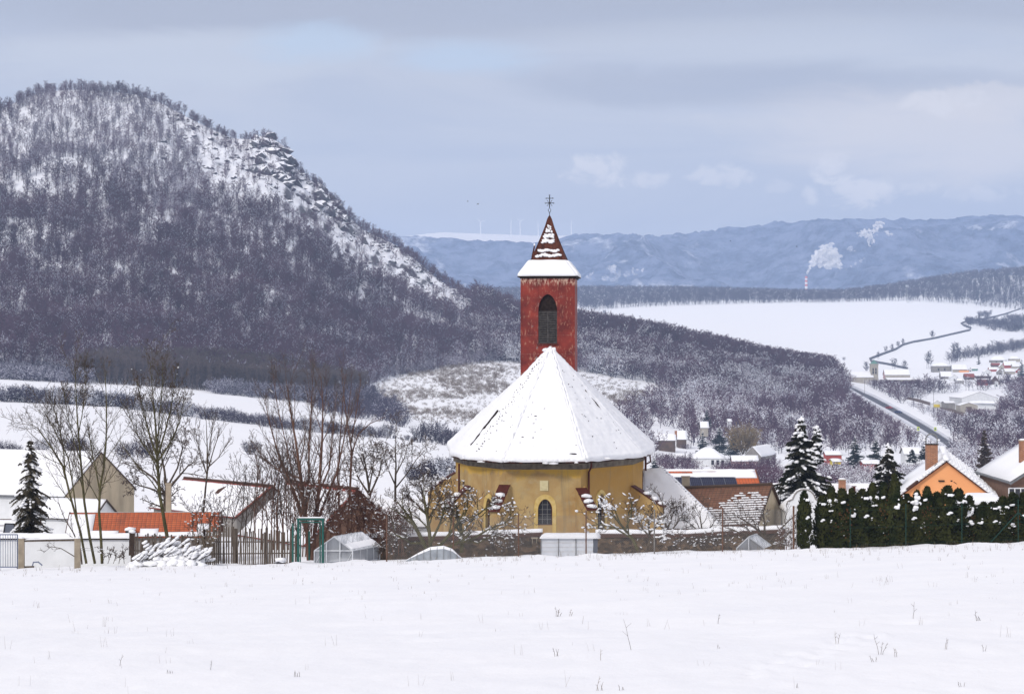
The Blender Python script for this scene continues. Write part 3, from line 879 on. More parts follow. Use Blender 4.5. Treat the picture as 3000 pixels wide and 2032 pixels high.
# -- far trees: light prototypes, height 1, merged by the thousand
def proto(kind, seed):
    st = rng.getstate(); rng.seed(seed)
    if kind in ('bare', 'frost', 'dusted'):
        S = dict(lev=3, seg=(4, 3, 2), wob=(.05, .12, .15), up=(.0, .10, .03), tap=(.35, .3, .2), n=(15, 8), t0=(.24, .12), ang=(.85, .75), len=(.42, .45), rr=(.5, .5), rmin=.0035, cone=.5)
        g = Grow(S); g.branch((0, 0, 0), (rng.uniform(-.04, .04), 0, 1), .95, .014, 0)
    elif kind in ('bush', 'frostbush'):
        S = dict(lev=3, seg=(3, 2, 2), wob=(.10, .15, .2), up=(.10, .05, .0), tap=(.4, .3, .2), n=(8, 5), t0=(.12, .15), ang=(.7, .75), len=(.55, .5), rr=(.6, .6), rmin=.005, cone=.4)
        g = Grow(S)
        for i in range(6):
            a = i * 1.05 + rng.random(); g.branch((.1 * math.cos(a), .1 * math.sin(a), 0), vnorm((.75 * math.cos(a), .75 * math.sin(a), 1)), .85, .012, 0)
    elif kind == 'poplar':
        S = dict(lev=3, seg=(4, 2, 1), wob=(.02, .08, .1), up=(.0, .25, .1), tap=(.25, .3, .2), n=(16, 5), t0=(.25, .1), ang=(.45, .4), len=(.20, .4), rr=(.4, .5), rmin=.003, cone=.5)
        g = Grow(S); g.branch((0, 0, 0), (0, 0, 1), 1.0, .009, 0)
    rng.setstate(st)
    V = []; T = []; M = []
    def tri(pts, mi):
        o = len(V); V.extend(pts); T.append((o, o + 1, o + 2)); M.append(mi)
    sf = dict(bare=.0, dusted=.17, frost=.50, bush=.05, frostbush=.52, poplar=.0)[kind]
    r2 = random.Random(seed + 5)
    for a, b, r, lev in g.segs:
        d = vsub(b, a); L = vlen(d) or 1e-6; hz = 1 - abs(d[2]) / L
        if lev == 0:
            w = r * 1.1
            for ang in (0, 2.1, 4.2):
                x = (math.cos(ang) * w, math.sin(ang) * w, 0); y = (math.cos(ang + 2.1) * w, math.sin(ang + 2.1) * w, 0)
                tri([vadd(a, x), vadd(a, y), vadd(b, vmul(x, .7))], 1); tri([vadd(a, y), vadd(b, vmul(y, .7)), vadd(b, vmul(x, .7))], 1)
        else:
            w = max(r, .0055) * (2.1 if lev == 1 else 2.5)
            ang = r2.random() * 6.28; x = vmul(vnorm(vcross(d, (math.cos(ang), math.sin(ang), .3))), w)
            sn = r2.random() < sf * (.5 + hz)
            tri([vadd(a, x), vsub(a, x), b], 2 if sn else 0)
            if sn:
                z = (0, 0, w * 1.6); tri([vadd(a, z), vsub(a, x), vadd(b, z)], 2)
    return np.array(V, np.float32), np.array(T, np.int32), np.array(M, np.int32)


PROTO = {}
for kd, k in (('bare', 5), ('dusted', 5), ('frost', 4), ('bush', 4), ('frostbush', 4), ('poplar', 4)):
    PROTO[kd] = [proto(kd, 100 + 7 * i + len(kd)) for i in range(k)]


def forest(name, items, mats, tint=None):
    """items: list of (x, y, z, height, kind); one mesh"""
    Vs = []; Fs = []; Ms = []; off = 0
    for x, y, z, h, kd in items:
        V, T, M = PROTO[kd][rng.randrange(len(PROTO[kd]))]
        a = rng.random() * 6.28; c, s = math.cos(a), math.sin(a); k = h * rng.uniform(.9, 1.15)
        W = np.empty_like(V); W[:, 0] = (V[:, 0] * c - V[:, 1] * s) * k + x; W[:, 1] = (V[:, 0] * s + V[:, 1] * c) * k + y; W[:, 2] = V[:, 2] * h + z - .1
        Vs.append(W); Fs.append(T + off); Ms.append(M); off += len(V)
    return np_mesh(name, np.concatenate(Vs), np.concatenate(Fs), np.concatenate(Ms), mats)


FM = ['twig', 'twig_grey', 'rime_twig']


def poly_in(px, py, poly):
    r = np.zeros(px.shape, bool); n = len(poly); j = n - 1
    for i in range(n):
        xi, yi = poly[i]; xj, yj = poly[j]
        c = ((yi > py) != (yj > py)) & (px < (xj - xi) * (py - yi) / (yj - yi + 1e-9) + xi); r ^= c; j = i
    return r


def scatter(n, u0, u1, y0, y1):
    """even spread over the ground between two distances"""
    Y = np.sqrt(nrng.uniform(y0 * y0, y1 * y1, n)); U = nrng.uniform(u0, u1, n); X = (U - CU) / F * Y
    Z = ground(X, Y); V = CV - Z * F / Y
    return X, Y, Z, U, V


def build_forests():
    # wooded hill
    X, Y, Z, U, V = scatter(19000, -900, 1720, 900, 1720)
    yf = np.interp(U, FU, FY); vc = np.interp(U, HU, HV)
    d = V - vc
    nz = fbm(X / 45, Y / 45, None, 3, 91)
    nz2 = fbm(X / 14, Y / 14, None, 2, 95)
    bw = np.interp(U, [400, 500, 650, 900, 1200, 1400], [0, 60, 190, 170, 130, 60])
    bare = sm(1.25, .55, d / np.maximum(bw, 1) + .30 * nz) * (U > 380) * (Y < 1598)
    dens = np.where(Y < yf + 5, 0, 1 - .60 * bare) * (1 - .6 * sm(.40, .85, nz2)) * np.where(Y > 1590, 1.0, .9) * np.where(V < 560, 1.25, 1)
    edge = (U > 1250) & (Y > 1500)
    keep = nrng.random(len(X)) < dens
    items = []
    for i in np.nonzero(keep)[0]:
        hgt = 10.5 + 3 * nrng.random()
        vv = V[i] + 90 * nz[i]
        p = nrng.random()
        if vv < 500: kd = 'frost' if p < .40 else 'dusted' if p < .85 else 'bare'; hgt *= .78
        elif vv < 620: kd = 'frost' if p < .22 else ('dusted' if p < .62 else 'bare'); hgt *= .95
        else: kd = 'bare' if p < .72 else 'dusted'
        if bare[i] > .5: kd = 'bare' if p < .6 else 'dusted'; hgt *= .72
        if Y[i] > 1590 : kd = 'bare' if U[i] > 420 else ('dusted' if p < .6 else 'bare'); hgt = 5 + 4 * nrng.random()
        if Y[i] < yf[i] + 45 and p < .6: kd = 'frostbush' if p < .4 else 'frost'; hgt *= .55
        items.append((X[i], Y[i], Z[i], hgt, kd))
    X, Y, Z, U, V = scatter(9000, -700, 1650, 905, 1590)
    vc = np.interp(U, HU, HV); yf = np.interp(U, FU, FY)
    ok = (Y > yf + 8) & (V > 570) & (V - vc > np.interp(U, [400, 700, 1300], [60, 190, 90])) & (fbm(X / 30, Y / 30, None, 2, 8) > -.5)
    items += [(X[i], Y[i], Z[i], 2.8 + 2.4 * nrng.random(), 'bush') for i in np.nonzero(ok)[0]]
    X, Y, Z, U, V = scatter(1900, -900, 1560, 1578, 1640)
    for i in range(len(X)):
        if vnoise(np.array([X[i] / 9]), np.array([.5]))[0] > -.45 or U[i] > 900: items.append((X[i], Y[i], Z[i], (4.5 + 5 * nrng.random()) * (.7 if 620 < U[i] < 900 else 1), 'bare' if U[i] > 400 or nrng.random() < .5 else 'dusted'))
    o = forest('hill_forest', items, FM); tag(o, kind='stuff', label='leafless snow dusted forest covering the big hill', cat='forest')
    # frosted scrub at the foot of the hill
    X, Y, Z, U, V = scatter(2600, -700, 1000, 893, 1010)
    ok = (Y < np.interp(U, FU, FY) + 25) & ((U < 250) | ((U > 620) & (Y > np.interp(U, [600, 1000], [905, 930])) & (Y < np.interp(U, [600, 1000], [930, 960]))))
    items = [(X[i], Y[i], Z[i], 3.5 + 4.5 * nrng.random(), 'frostbush' if nrng.random() < .75 else 'bush') for i in np.nonzero(ok)[0]]
    # thicket left of the scrub meadow
    X, Y, Z, U, V = scatter(2600, 850, 1420, 800, 1010)
    ok = poly_in(U, V, [(1000, 1140), (1095, 1085), (1120, 1190), (1190, 1240), (1360, 1290), (1350, 1300), (1180, 1275), (1000, 1235), (930, 1200)]) & (nrng.random(len(U)) < .30)
    items += [(X[i], Y[i], Z[i], 4.5 + 4 * nrng.random(), 'bush' if nrng.random() < .3 else 'dusted' if nrng.random() < .5 else 'bare') for i in np.nonzero(ok)[0]]
    o = forest('frosted_scrub', items, ['twig_grey', 'twig_grey', 'rime_twig']); tag(o, kind='stuff', label='snow laden scrub along the foot of the hill', cat='scrub')
    # uniform young poplar plantation
    X, Y, Z, U, V = scatter(7500, 225, 1085, 900, 1120)
    ok = (Y > np.interp(U, [225, 500, 800, 1085], [912, 918, 945, 1010])) & (Y < np.interp(U, [225, 300, 850, 1000, 1085], [935, 968, 1040, 1035, 1012]))
    items = [(X[i], Y[i], Z[i], 10.8 + .8 * nrng.random(), 'poplar') for i in np.nonzero(ok)[0]]
    o = forest('poplar_plantation', items, ['poplar_twig', 'poplar_twig', 'twig_snow']); tag(o, kind='stuff', label='dense grey brown plantation of thin young poplars', cat='plantation')
    # copse on the low ridge right of the tower
    X, Y, Z, U, V = scatter(7000, 1380, 2560, 1180, 1720)
    nz = fbm(X / 30, Y / 30, None, 3, 17)
    ok = poly_in(U, V, [(1380, 900), (1700, 940), (1900, 985), (2100, 1030), (2260, 1070), (2420, 1095), (2470, 1130), (2480, 1190), (2300, 1200), (2060, 1165), (1880, 1120), (1690, 1088), (1500, 1062), (1380, 1062)]) | ((Y > 1500) & (Y < 1600) & (U < 2430))
    items = []
    for i in np.nonzero(ok)[0]:
        p = nrng.random()
        if Y[i] > 1440: kd = 'bare' if p < .8 else 'dusted'; h = 11.5 + 5 * nrng.random()
        else:
            kd = ('frostbush' if p < .4 else 'frost' if p < .65 else 'dusted') if nz[i] > .10 else ('bush' if p < .3 else 'bare' if p < .7 else 'dusted'); h = 8 + 5 * nrng.random()
        items.append((X[i], Y[i], Z[i], h, kd))
    # valley wood below the meadow
    X, Y, Z, U, V = scatter(11000, 1780, 3900, 700, 1760)
    nz = fbm(X / 26, Y / 26, None, 3, 57)
    wood = poly_in(U, V, [(1840, 1290), (1800, 1240), (1850, 1200), (1960, 1175), (2120, 1165), (2300, 1190), (2480, 1140), (2480, 1100), (2590, 1125), (2700, 1140), (2780, 1150), (2860, 1140), (3100, 1130), (3900, 1100), (3900, 1345), (2850, 1345), (2750, 1325), (2250, 1340), (2170, 1320), (2060, 1312), (1930, 1340), (1850, 1345)])
    road = poly_in(U, V, [(2455, 1120), (2520, 1122), (2700, 1210), (2830, 1310), (2800, 1330), (2700, 1300), (2560, 1195)])
    rail = poly_in(U, V, [(2640, 1162), (2860, 1215), (2860, 1235), (2760, 1212), (2640, 1178)])
    yard = poly_in(U, V, [(2700, 1155), (2960, 1140), (2960, 1200), (2860, 1222), (2700, 1185)])
    hous = np.zeros(len(U), bool)
    for (a, b, c, e) in ((1915, 1990, 1255, 1330), (2045, 2082, 1238, 1282), (2020, 2130, 1330, 1400), (2140, 2280, 1320, 1400)):
        hous |= (U > a) & (U < b) & (V > c) & (V < e)
    ok = wood & ~road & ~rail & ~yard & ~hous
    ok &= ~((U > 2480) & (U < 2700) & (V > 1085) & (V < 1126)) & ~((U > 2725) & (V < 1118))
    ok &= nrng.random(len(U)) < np.where(V > 1270, .75, .8)
    for i in np.nonzero(ok)[0]:
        p = nrng.random()
        if nz[i] > .26: kd = 'frostbush' if p < .3 else 'frost' if p < .5 else 'dusted'
        else: kd = 'bare' if p < .75 else 'bush' if p < .88 else 'dusted'
        h = (6.5 + 5 * nrng.random()) * (.8 if V[i] > 1300 else 1)
        for (u0, u1, c0, c1) in ((2478, 2540, 1138, 1180), (2540, 2600, 1180, 1214), (2600, 2660, 1214, 1249), (2660, 2710, 1249, 1281), (2710, 2790, 1281, 1328), (2655, 2760, 1172, 1200), (2760, 2836, 1200, 1222),
                                 (2725, 2935, 1196, 1200), (2484, 2690, 1120, 1124), (2720, 3030, 1104, 1108), (1915, 2018, 1300, 1300), (2048, 2080, 1262, 1262), (2130, 2148, 1240, 1240)):
            if u0 <= U[i] <= u1:
                c = c0 + (c1 - c0) * (U[i] - u0) / (u1 - u0)
                if V[i] > c: h = min(h, (V[i] - c + (24 if c < 1110 else 12 if c < 1130 else 5)) * Y[i] / F * .9)
        if h < .9: continue
        if h < 3: kd = 'bush'
        items.append((X[i], Y[i], Z[i], h, kd))
    o = forest('valley_wood', items, ['twig', 'twig_grey', 'twig_snow']); tag(o, kind='stuff', label='bare and frosted wood on the low ridge and valley floor', cat='wood')
    # scrub meadow
    X, Y, Z, U, V = scatter(9000, 1040, 2000, 820, 1290)
    nz = fbm(X / 30, Y / 60, None, 3, 71)
    ok = poly_in(U, V, [(1080, 1080), (1250, 1065), (1500, 1060), (1700, 1090), (1960, 1140), (2000, 1160), (1850, 1215), (1700, 1230), (1400, 1270), (1250, 1245), (1130, 1190)]) & (nrng.random(len(U)) < np.where(nz > .1, .95, .35))
    items = [(X[i], Y[i], Z[i], (.7 + 1.1 * nrng.random()) * (1.3 if nz[i] > .25 else .9), 'bush') for i in np.nonzero(ok)[0]]
    o = forest('meadow_scrub', items, ['straw', 'twig', 'twig_snow']); tag(o, kind='stuff', label='stubble and low brush on the sloping meadow', cat='brush')
    # long wooded ridge behind the big field
    X, Y, Z, U, V = scatter(12500, 1250, 3900, 3180, 3820)
    lim = np.interp(U, [1200, 1700, 2100, 2600, 2780, 3000, 4500], [3120, 3190, 3230, 3280, 3250, 3200, 3200])
    ok = Y > lim
    items = [(X[i], Y[i], Z[i], 11 + 5 * nrng.random() if Y[i] > lim[i] + 20 else 5 + 4 * nrng.random(), 'bare' if nrng.random() < .85 else 'dusted') for i in np.nonzero(ok)[0]]
    # small woods by the winding road on the right
    X, Y, Z, U, V = scatter(9000, 2780, 3900, 1850, 3000)
    ok = poly_in(U, V, [(2830, 930), (2870, 925), (2960, 925), (3200, 930), (3900, 920), (3900, 985), (3010, 985), (2900, 968), (2848, 958), (2832, 945)]) & (fbm(X / 40, Y / 80, None, 2, 5) > -.15)
    ok2 = poly_in(U, V, [(2655, 1083), (2740, 1058), (2870, 1035), (3000, 1015), (3900, 960), (3900, 985), (3000, 1028), (2870, 1048), (2700, 1085)])
    items += [(X[i], Y[i], Z[i], 6 + 5 * nrng.random(), 'bush' if nrng.random() < .5 else 'bare') for i in np.nonzero(ok | ok2)[0]]
    o = forest('ridge_forest', items, ['twig_grey', 'twig_grey', 'twig_snow']); tag(o, kind='stuff', label='long blue grey wood along the ridge behind the big field', cat='forest')


def build_rocks():
    rng.seed(77)
    for (lab, lst) in (('dark craggy rock outcrop on the shoulder of the wooded hill', [(rng.uniform(745, 868), rng.uniform(1520, 1602), rng.uniform(2.2, 5.2)) for _ in range(70)]), ('low dark crag farther down the bare flank of the hill', [(rng.uniform(930, 1010), rng.uniform(1535, 1600), rng.uniform(2.5, 4.6)) for _ in range(60)])):
        m = MB()
        for u, Y, r in lst:
            x = XU(u, Y); z = gz(x, Y); m.blob((x, Y, z + r * .15), (r * rng.uniform(.9, 1.6), r, r * rng.uniform(.6, 1.1)), 0, .34)
        o = m.build('rock_outcrop', 'rock'); tag(o, lab, 'rock outcrop')
    m = MB()
    for k in range(520):
        u = rng.uniform(470, 1400); vc = np.interp(u, HU, HV); Y = 1600 - abs(rng.gauss(0, 55)) - 3; x = XU(u, Y); r = rng.uniform(.6, 2.0); m.blob((x, Y, gz(x, Y) + r * .1), (r * rng.uniform(.9, 2.2), r, r * rng.uniform(.5, .9)), 0, .34)
    o = m.build('scree', 'rock'); tag(o, kind='stuff')


build_forests()
build_rocks()
# ------------------------------------------------------------------ the church
def arch(w, h0, h1, n=8):
    """pointed arch outline in (x, z): sill at 0, springing at h0, point at h1"""
    pts = [(-w / 2, 0), (w / 2, 0)]
    rise = h1 - h0
    for i in range(n + 1):
        t = i / n; a = t * math.pi / 2
        pts.append((w / 2 * (1 - (1 - math.cos(a)) ** .85 * 1.0) if i < n else 0, h0 + rise * (math.sin(a) ** .95)))
    l = [(-x, z) for x, z in pts[2:-1]]
    return pts + list(reversed(l))


def frame_T(c, nrm):
    """local (x along the wall, y outwards, z up) -> world, at c facing nrm"""
    n = vnorm((nrm[0], nrm[1], 0)); x = (-n[1], n[0], 0)
    return lambda p: (c[0] + x[0] * p[0] + n[0] * p[1], c[1] + x[1] * p[0] + n[1] * p[1], c[2] + p[2])


def wall_with_hole(mb, T, w0, w1, z0, z1, hole, y=0, mi=0):
    """flat wall panel from w0..w1, z0..z1 with an arched opening; hole = outline list"""
    zs = min(p[1] for p in hole); zt = max(p[1] for p in hole)
    hx0 = min(p[0] for p in hole); hx1 = max(p[0] for p in hole)
    def q(pts): mb.add([T((x, y, z)) for x, z in pts], [tuple(range(len(pts)))], mi)
    q([(w0, z0), (hx0, z0), (hx0, z1), (w0, z1)]); q([(hx1, z0), (w1, z0), (w1, z1), (hx1, z1)])
    q([(hx0, z0), (hx1, z0), (hx1, zs), (hx0, zs)])
    up = [p for p in hole if p[1] > zs + 1e-6]
    up.sort(key=lambda p: p[0])
    pts = [(hx0, zs)] + up + [(hx1, zs)]
    for a, b in zip(pts[:-1], pts[1:]):
        if abs(b[0] - a[0]) > 1e-6: q([a, b, (b[0], z1), (a[0], z1)])


def reveal(mb, T, hole, y0, y1, mi=0):
    n = len(hole)
    for i in range(n):
        a, b = hole[i], hole[(i + 1) % n]
        mb.add([T((a[0], y0, a[1])), T((b[0], y0, b[1])), T((b[0], y1, b[1])), T((a[0], y1, a[1]))], [(0, 1, 2, 3)], mi)


def ring(mb, T, outer, inner, y0, y1, mi=0):
    n = len(outer)
    for i in range(n):
        j = (i + 1) % n
        o1, o2, i1, i2 = outer[i], outer[j], inner[i], inner[j]
        mb.add([T((o1[0], y1, o1[1])), T((o2[0], y1, o2[1])), T((i2[0], y1, i2[1])), T((i1[0], y1, i1[1]))], [(0, 1, 2, 3)], mi)
        mb.add([T((o1[0], y0, o1[1])), T((o2[0], y0, o2[1])), T((o2[0], y1, o2[1])), T((o1[0], y1, o1[1]))], [(3, 2, 1, 0)], mi)


def build_church():
    ZB = -11.75; ZE = -6.30
    ch = thing('church', 'ochre plastered village church with polygonal apse, snowy cone roof and red metal tower', 'church', (1.7, 118, ZB))
    W = [(-3.55, 136), (-3.33, 126.0), (-2.50, 121.9), (-.40, 118.0), (3.82, 118.2), (6.97, 123.0), (7.75, 127.0), (8.4, 136)]
    WZ1 = ZE - .42
    wb = MB(); tr = MB(); gl = MB(); gr = MB(); sur = MB()
    wins = {}
    for i in range(len(W) - 1):
        a, b = W[i], W[i + 1]
        L = math.hypot(b[0] - a[0], b[1] - a[1]); nx, ny = (b[1] - a[1]) / L, -(b[0] - a[0]) / L
        c = ((a[0] + b[0]) / 2, (a[1] + b[1]) / 2, ZB)
        T = frame_T(c, (nx, ny, 0))
        if i == 3:
            hx = XU(1597, 118.1) - c[0]; hole = [(x + hx, z + (ZV(1538, 118) - ZB)) for x, z in arch(.80, .86, 1.44)]
        elif i == 4:
            hx = -.72; hole = [(x + hx, z + (ZV(1590, 119.8) - ZB)) for x, z in arch(.80, 2.1, 2.72)]
        elif i == 2:
            hx = .35; hole = [(x + hx, z + (ZV(1560, 119.8) - ZB)) for x, z in arch(.8, 1.25, 1.95)]
        else:
            wb.add([T((-L / 2, 0, 0)), T((L / 2, 0, 0)), T((L / 2, 0, WZ1 - ZB)), T((-L / 2, 0, WZ1 - ZB))], [(0, 1, 2, 3)])
            continue
        wall_with_hole(wb, T, -L / 2, L / 2, 0, WZ1 - ZB, hole)
        reveal(wb, T, hole, 0, -.28)
        wins[i] = (T, hole, hx)
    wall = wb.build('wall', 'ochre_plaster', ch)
    # windows: raised pale surround, dark glass, iron grid
    for i, (T, hole, hx) in wins.items():
        s = MB(); zs = min(p[1] for p in hole); cx = hx; zt = max(p[1] for p in hole)
        ext = .75 if i == 3 else .1
        out = []; inn = []
        for x, z in hole:
            k = 1.0 + .22 / .40
            out.append((cx + (x - cx) * k, z + (.26 if z > zs + 1.0 else .1 if z > zs + .3 else 0)))
            inn.append((x, z))
        outl = [(x, z if z > zs + 1e-6 else zs - ext) for x, z in out]; inl = [(x, z if z > zs + 1e-6 else zs - ext) for x, z in inn]
        n = len(outl)
        for q in range(n):
            j = (q + 1) % n
            if outl[q][1] < zs and outl[j][1] < zs: continue
            o1, o2, i1, i2 = outl[q], outl[j], inl[q], inl[j]
            s.add([T((p[0], .035, p[1])) for p in (o1, o2, i2, i1)], [(0, 1, 2, 3)])
            s.add([T((o1[0], .0, o1[1])), T((o2[0], .0, o2[1])), T((o2[0], .035, o2[1])), T((o1[0], .035, o1[1]))], [(0, 1, 2, 3)])
            s.add([T((i1[0], .035, i1[1])), T((i2[0], .035, i2[1])), T((i2[0], -.1, i2[1])), T((i1[0], -.1, i1[1]))], [(0, 1, 2, 3)])
        w = s.build('window', 'yellow_trim', ch)
        g = MB(); g.add([T((x, -.22, z)) for x, z in hole], [tuple(range(len(hole)))]); g.build('pane', 'glass', w)
        b = MB(); wd = .8
        for k in (-.133, .133): b.beam(T((cx + k, -.17, zs)), T((cx + k, -.17, zs + (zt - zs) * .93)), .022)
        zz = zs + .04
        while zz < zt - .1:
            ww = .36 if zz < zs + (zt - zs) * .65 else .36 * max(.15, 1 - ((zz - zs) / (zt - zs) - .6) * 2.2)
            b.beam(T((cx - ww, -.172, zz)), T((cx + ww, -.172, zz)), .022); zz += .272
        b.build('window_grid', 'galvanised', w)
        f = MB()
        fo = hole; fi = [(cx + (x - cx) * .90, z + (.04 if z <= zs + 1e-6 else -.05 if z > zs + .9 else 0)) for x, z in hole]
        ring(f, T, fo, fi, -.21, -.15); f.build('frame', 'rust_pipe', w)
    # plaque with shield
    T = frame_T((XU(1594, 118.1), 118.1, 0), (-.047, -1, 0)); p = MB()
    p.prism([(-.23, ZV(1437, 118)), (.23, ZV(1437, 118)), (.23, ZV(1407, 118)), (-.23, ZV(1407, 118))], .002, .05, 0, T)
    pts = [(math.cos(a) * .16, ZV(1426, 118) + math.sin(a) * .16) for a in np.linspace(math.pi * 1.02, math.pi * 2.1, 12)]
    p.tube([T((x, .055, z)) for x, z in pts], .014, 5); p.build('plaque', 'cream_stone', ch)
    # cornice under the eaves
    c = MB()
    def offs(d):
        out = []
        for i, p in enumerate(W):
            ns = []
            for a, b in ((W[i - 1], p) if i else (None, None), (p, W[i + 1]) if i < len(W) - 1 else (None, None)):
                if a is None: continue
                L = math.hypot(b[0] - a[0], b[1] - a[1]); ns.append(((b[1] - a[1]) / L, -(b[0] - a[0]) / L))
            n = (sum(q[0] for q in ns) / len(ns), sum(q[1] for q in ns) / len(ns)); l = n[0] ** 2 + n[1] ** 2
            out.append((p[0] + n[0] / l * d, p[1] + n[1] / l * d))
        return out
    prof = [(.0, WZ1 - .06), (.12, WZ1 - .02), (.14, WZ1 + .20), (.24, WZ1 + .32), (.33, WZ1 + .42), (.33, WZ1 + .46)]
    prev = None
    for d, z in prof:
        cur = [(x, y, z) for x, y in offs(d)]
        if prev:
            for i in range(len(W) - 1): c.add([prev[i], prev[i + 1], cur[i + 1], cur[i]], [(0, 1, 2, 3)])
        prev = cur
    c.build('cornice', 'cornice_stone', ch)
    # roof: tiles below, snow on top
    E = [(-4.1, 137), (-3.75, 130), (-3.53, 124.2), (-2.66, 120.2), (-.47, 116.95), (4.0, 117.25), (7.5, 122.8), (8.25, 126.5), (8.6, 130), (9.0, 137)]
    A = (2.25, 126.0, -.22); A2 = (2.5, 137, -.4)
    t = MB(); s = MB()
    for i in range(len(E) - 1):
        a = (*E[i], ZE); b = (*E[i + 1], ZE)
        if i == 0: top = (A2, vlerp(A2, A, .5)); C, D = vlerp(A2, A, .6), A2
        elif i == len(E) - 2: C, D = A2, vlerp(A2, A, .6)
        elif i == 1: C, D = A, vlerp(A2, A, .6)
        elif i == len(E) - 3: C, D = vlerp(A2, A, .6), A
        else: C, D = vlerp(A, b, .015), vlerp(A, a, .015)
        t.quad_uv(a, b, C, D)
        L = vlen(vsub(b, a))
        s.slab(a, b, C, D, .17, max(10, int(L * 9)), 84, .034, .13, 0, 30 + i, .10, .03, 1.1, 2.3)
    # underside
    for i in range(len(E) - 1):
        a = (*E[i], ZE - .05); b = (*E[i + 1], ZE - .05); o = offs(.28)
    oe = [(-3.55 - .3, 137)] + [(p[0], p[1]) for p in offs(.30)[1:-1]] + [(8.7, 137)]
    roof = t.build('roof', 'red_tile', ch)
    u = MB()
    n = len(E)
    poly = [(x, y) for x, y in E]
    u.extrude(poly, ZE - .10, ZE - .015); u.build('eave_board', 'dark_board', roof)
    sn = s.build('snow_cover', 'snow', roof, smooth=True)
    # crests of snow along the hips
    hp = MB()
    for i in (2, 3, 4, 5, 6):
        a = (*E[i], ZE + .08)
        k = 34
        pts = []; rad = []
        for q in range(k + 1):
            f = q / k; p0 = vlerp(a, vadd(A, (0, 0, .1)), f); pts.append((p0[0] + rng.gauss(0, .012), p0[1], p0[2] + .06 + rng.gauss(0, .015))); rad.append(.085 + rng.uniform(-.015, .02))
        hp.tube(pts, rad, 8)
    for q in range(26):
        hp.blob(vadd(A, (rng.uniform(-.35, .25), rng.uniform(-.15, .1), rng.uniform(-.12, .10))), (.16, .14, .12), 0, .2)
    hp.build('snow_ridge', 'snow', roof, smooth=True)
    # tiles peeping through and lifted edges
    x = MB()
    def on_facet(i, sx, f):
        a = (*E[i], ZE); b = (*E[i + 1], ZE); return vlerp(vlerp(a, b, sx), A, f), vnorm(vcross(vsub(b, a), vsub(A, a)))
    def chip(i, sx, f, w, h):
        p, nn = on_facet(i, sx, f); p = vadd(p, vmul(nn, .215)); a = vnorm(vsub((*E[i + 1], ZE), (*E[i], ZE))); up = vcross(nn, a)
        vs = []
        for k in range(7):
            an = k / 7 * 6.28; rr = rng.uniform(.6, 1.1); vs.append(vadd(p, vadd(vmul(a, math.cos(an) * w * rr), vadd(vmul(up, math.sin(an) * h * rr), vmul(nn, .02 * math.sin(an))))))
        m = vadd(p, vmul(nn, .03)); x.add(vs + [m], [(k, (k + 1) % 7, 7) for k in range(7)])
    for q in range(34):
        f = .06 + .88 * q / 34; chip(3, max(.08, .30 + .25 * math.sin(q * 2.1) * rng.random()), f + rng.uniform(-.01, .01), rng.uniform(.03, .075), rng.uniform(.02, .05))
    for q in range(40): chip(3, max(.05, .22 + .10 * math.sin(q * .7) + rng.uniform(-.06, .06)), .05 + .022 * q, rng.uniform(.03, .09), rng.uniform(.02, .05))
    for q in range(14): chip(3, rng.uniform(.1, .9), rng.uniform(.05, .9), rng.uniform(.03, .06), rng.uniform(.015, .03))
    for q in range(12): chip(4, rng.uniform(.1, .45), rng.uniform(.1, .5), rng.uniform(.03, .09), rng.uniform(.012, .03))
    chip(4, .86, .04, .24, .045); chip(4, .93, .11, .10, .04); chip(4, .28, .30, .12, .05)
    for q in range(26):
        chip(5, rng.choice((.30, .62, .85)) + rng.uniform(-.06, .06), rng.uniform(.05, .85), rng.uniform(.03, .09), rng.uniform(.02, .04))
    x.build('dark_speck', 'dark_board', roof)
    # long cracks where a hip tile has shed its snow
    def crack(i, sx0, f0, sx1, f1, w):
        k = MB(); pts = []
        for q in range(9):
            g = q / 8; p, nn = on_facet(i, sx0 + (sx1 - sx0) * g + rng.gauss(0, .006), f0 + (f1 - f0) * g); pts.append(vadd(p, vmul(nn, .20)))
        k.tube(pts, [w * (.4 + 1.2 * rng.random()) for _ in pts], 5); k.build('roof_crack', 'dark_board', roof)
    crack(2, .97, .10, .95, .41, .05); crack(5, .93, .12, .85, .60, .028)
    # ragged tile edge and snow lips along the eaves
    ed = MB(); lp = MB()
    for i in range(2, 7):
        a, b = E[i], E[i + 1]; L = math.hypot(b[0] - a[0], b[1] - a[1]); m = int(L / .21)
        ang = math.atan2(b[1] - a[1], b[0] - a[0])
        for q in range(m):
            f = (q + .5) / m; ed.box((a[0] + (b[0] - a[0]) * f, a[1] + (b[1] - a[1]) * f, ZE - .02 + rng.uniform(-.03, .01)), (.19, .10, .05), ang)
            if rng.random() < .55:
                lp.blob((a[0] + (b[0] - a[0]) * f, a[1] + (b[1] - a[1]) * f - .02, ZE + .09 + rng.uniform(-.04, .03)), (.16 + .12 * rng.random(), .10, .085), 0, .2, ang)
    for (u_, v_, r_) in ((1412, 1352, .35), (1466, 1353, .10), (1600, 1356, .22), (1622, 1357, .3), (1688, 1354, .12), (1782, 1342, .22)):
        q = P(u_, v_, 117.0 if 1480 < u_ < 1700 else 118.6); lp.blob(q, (r_, .12, .06), 0, .2, 0)
    ed.build('tile_edge', 'rust_sheet', roof); lp.build('snow_fringe', 'snow', roof, smooth=True)
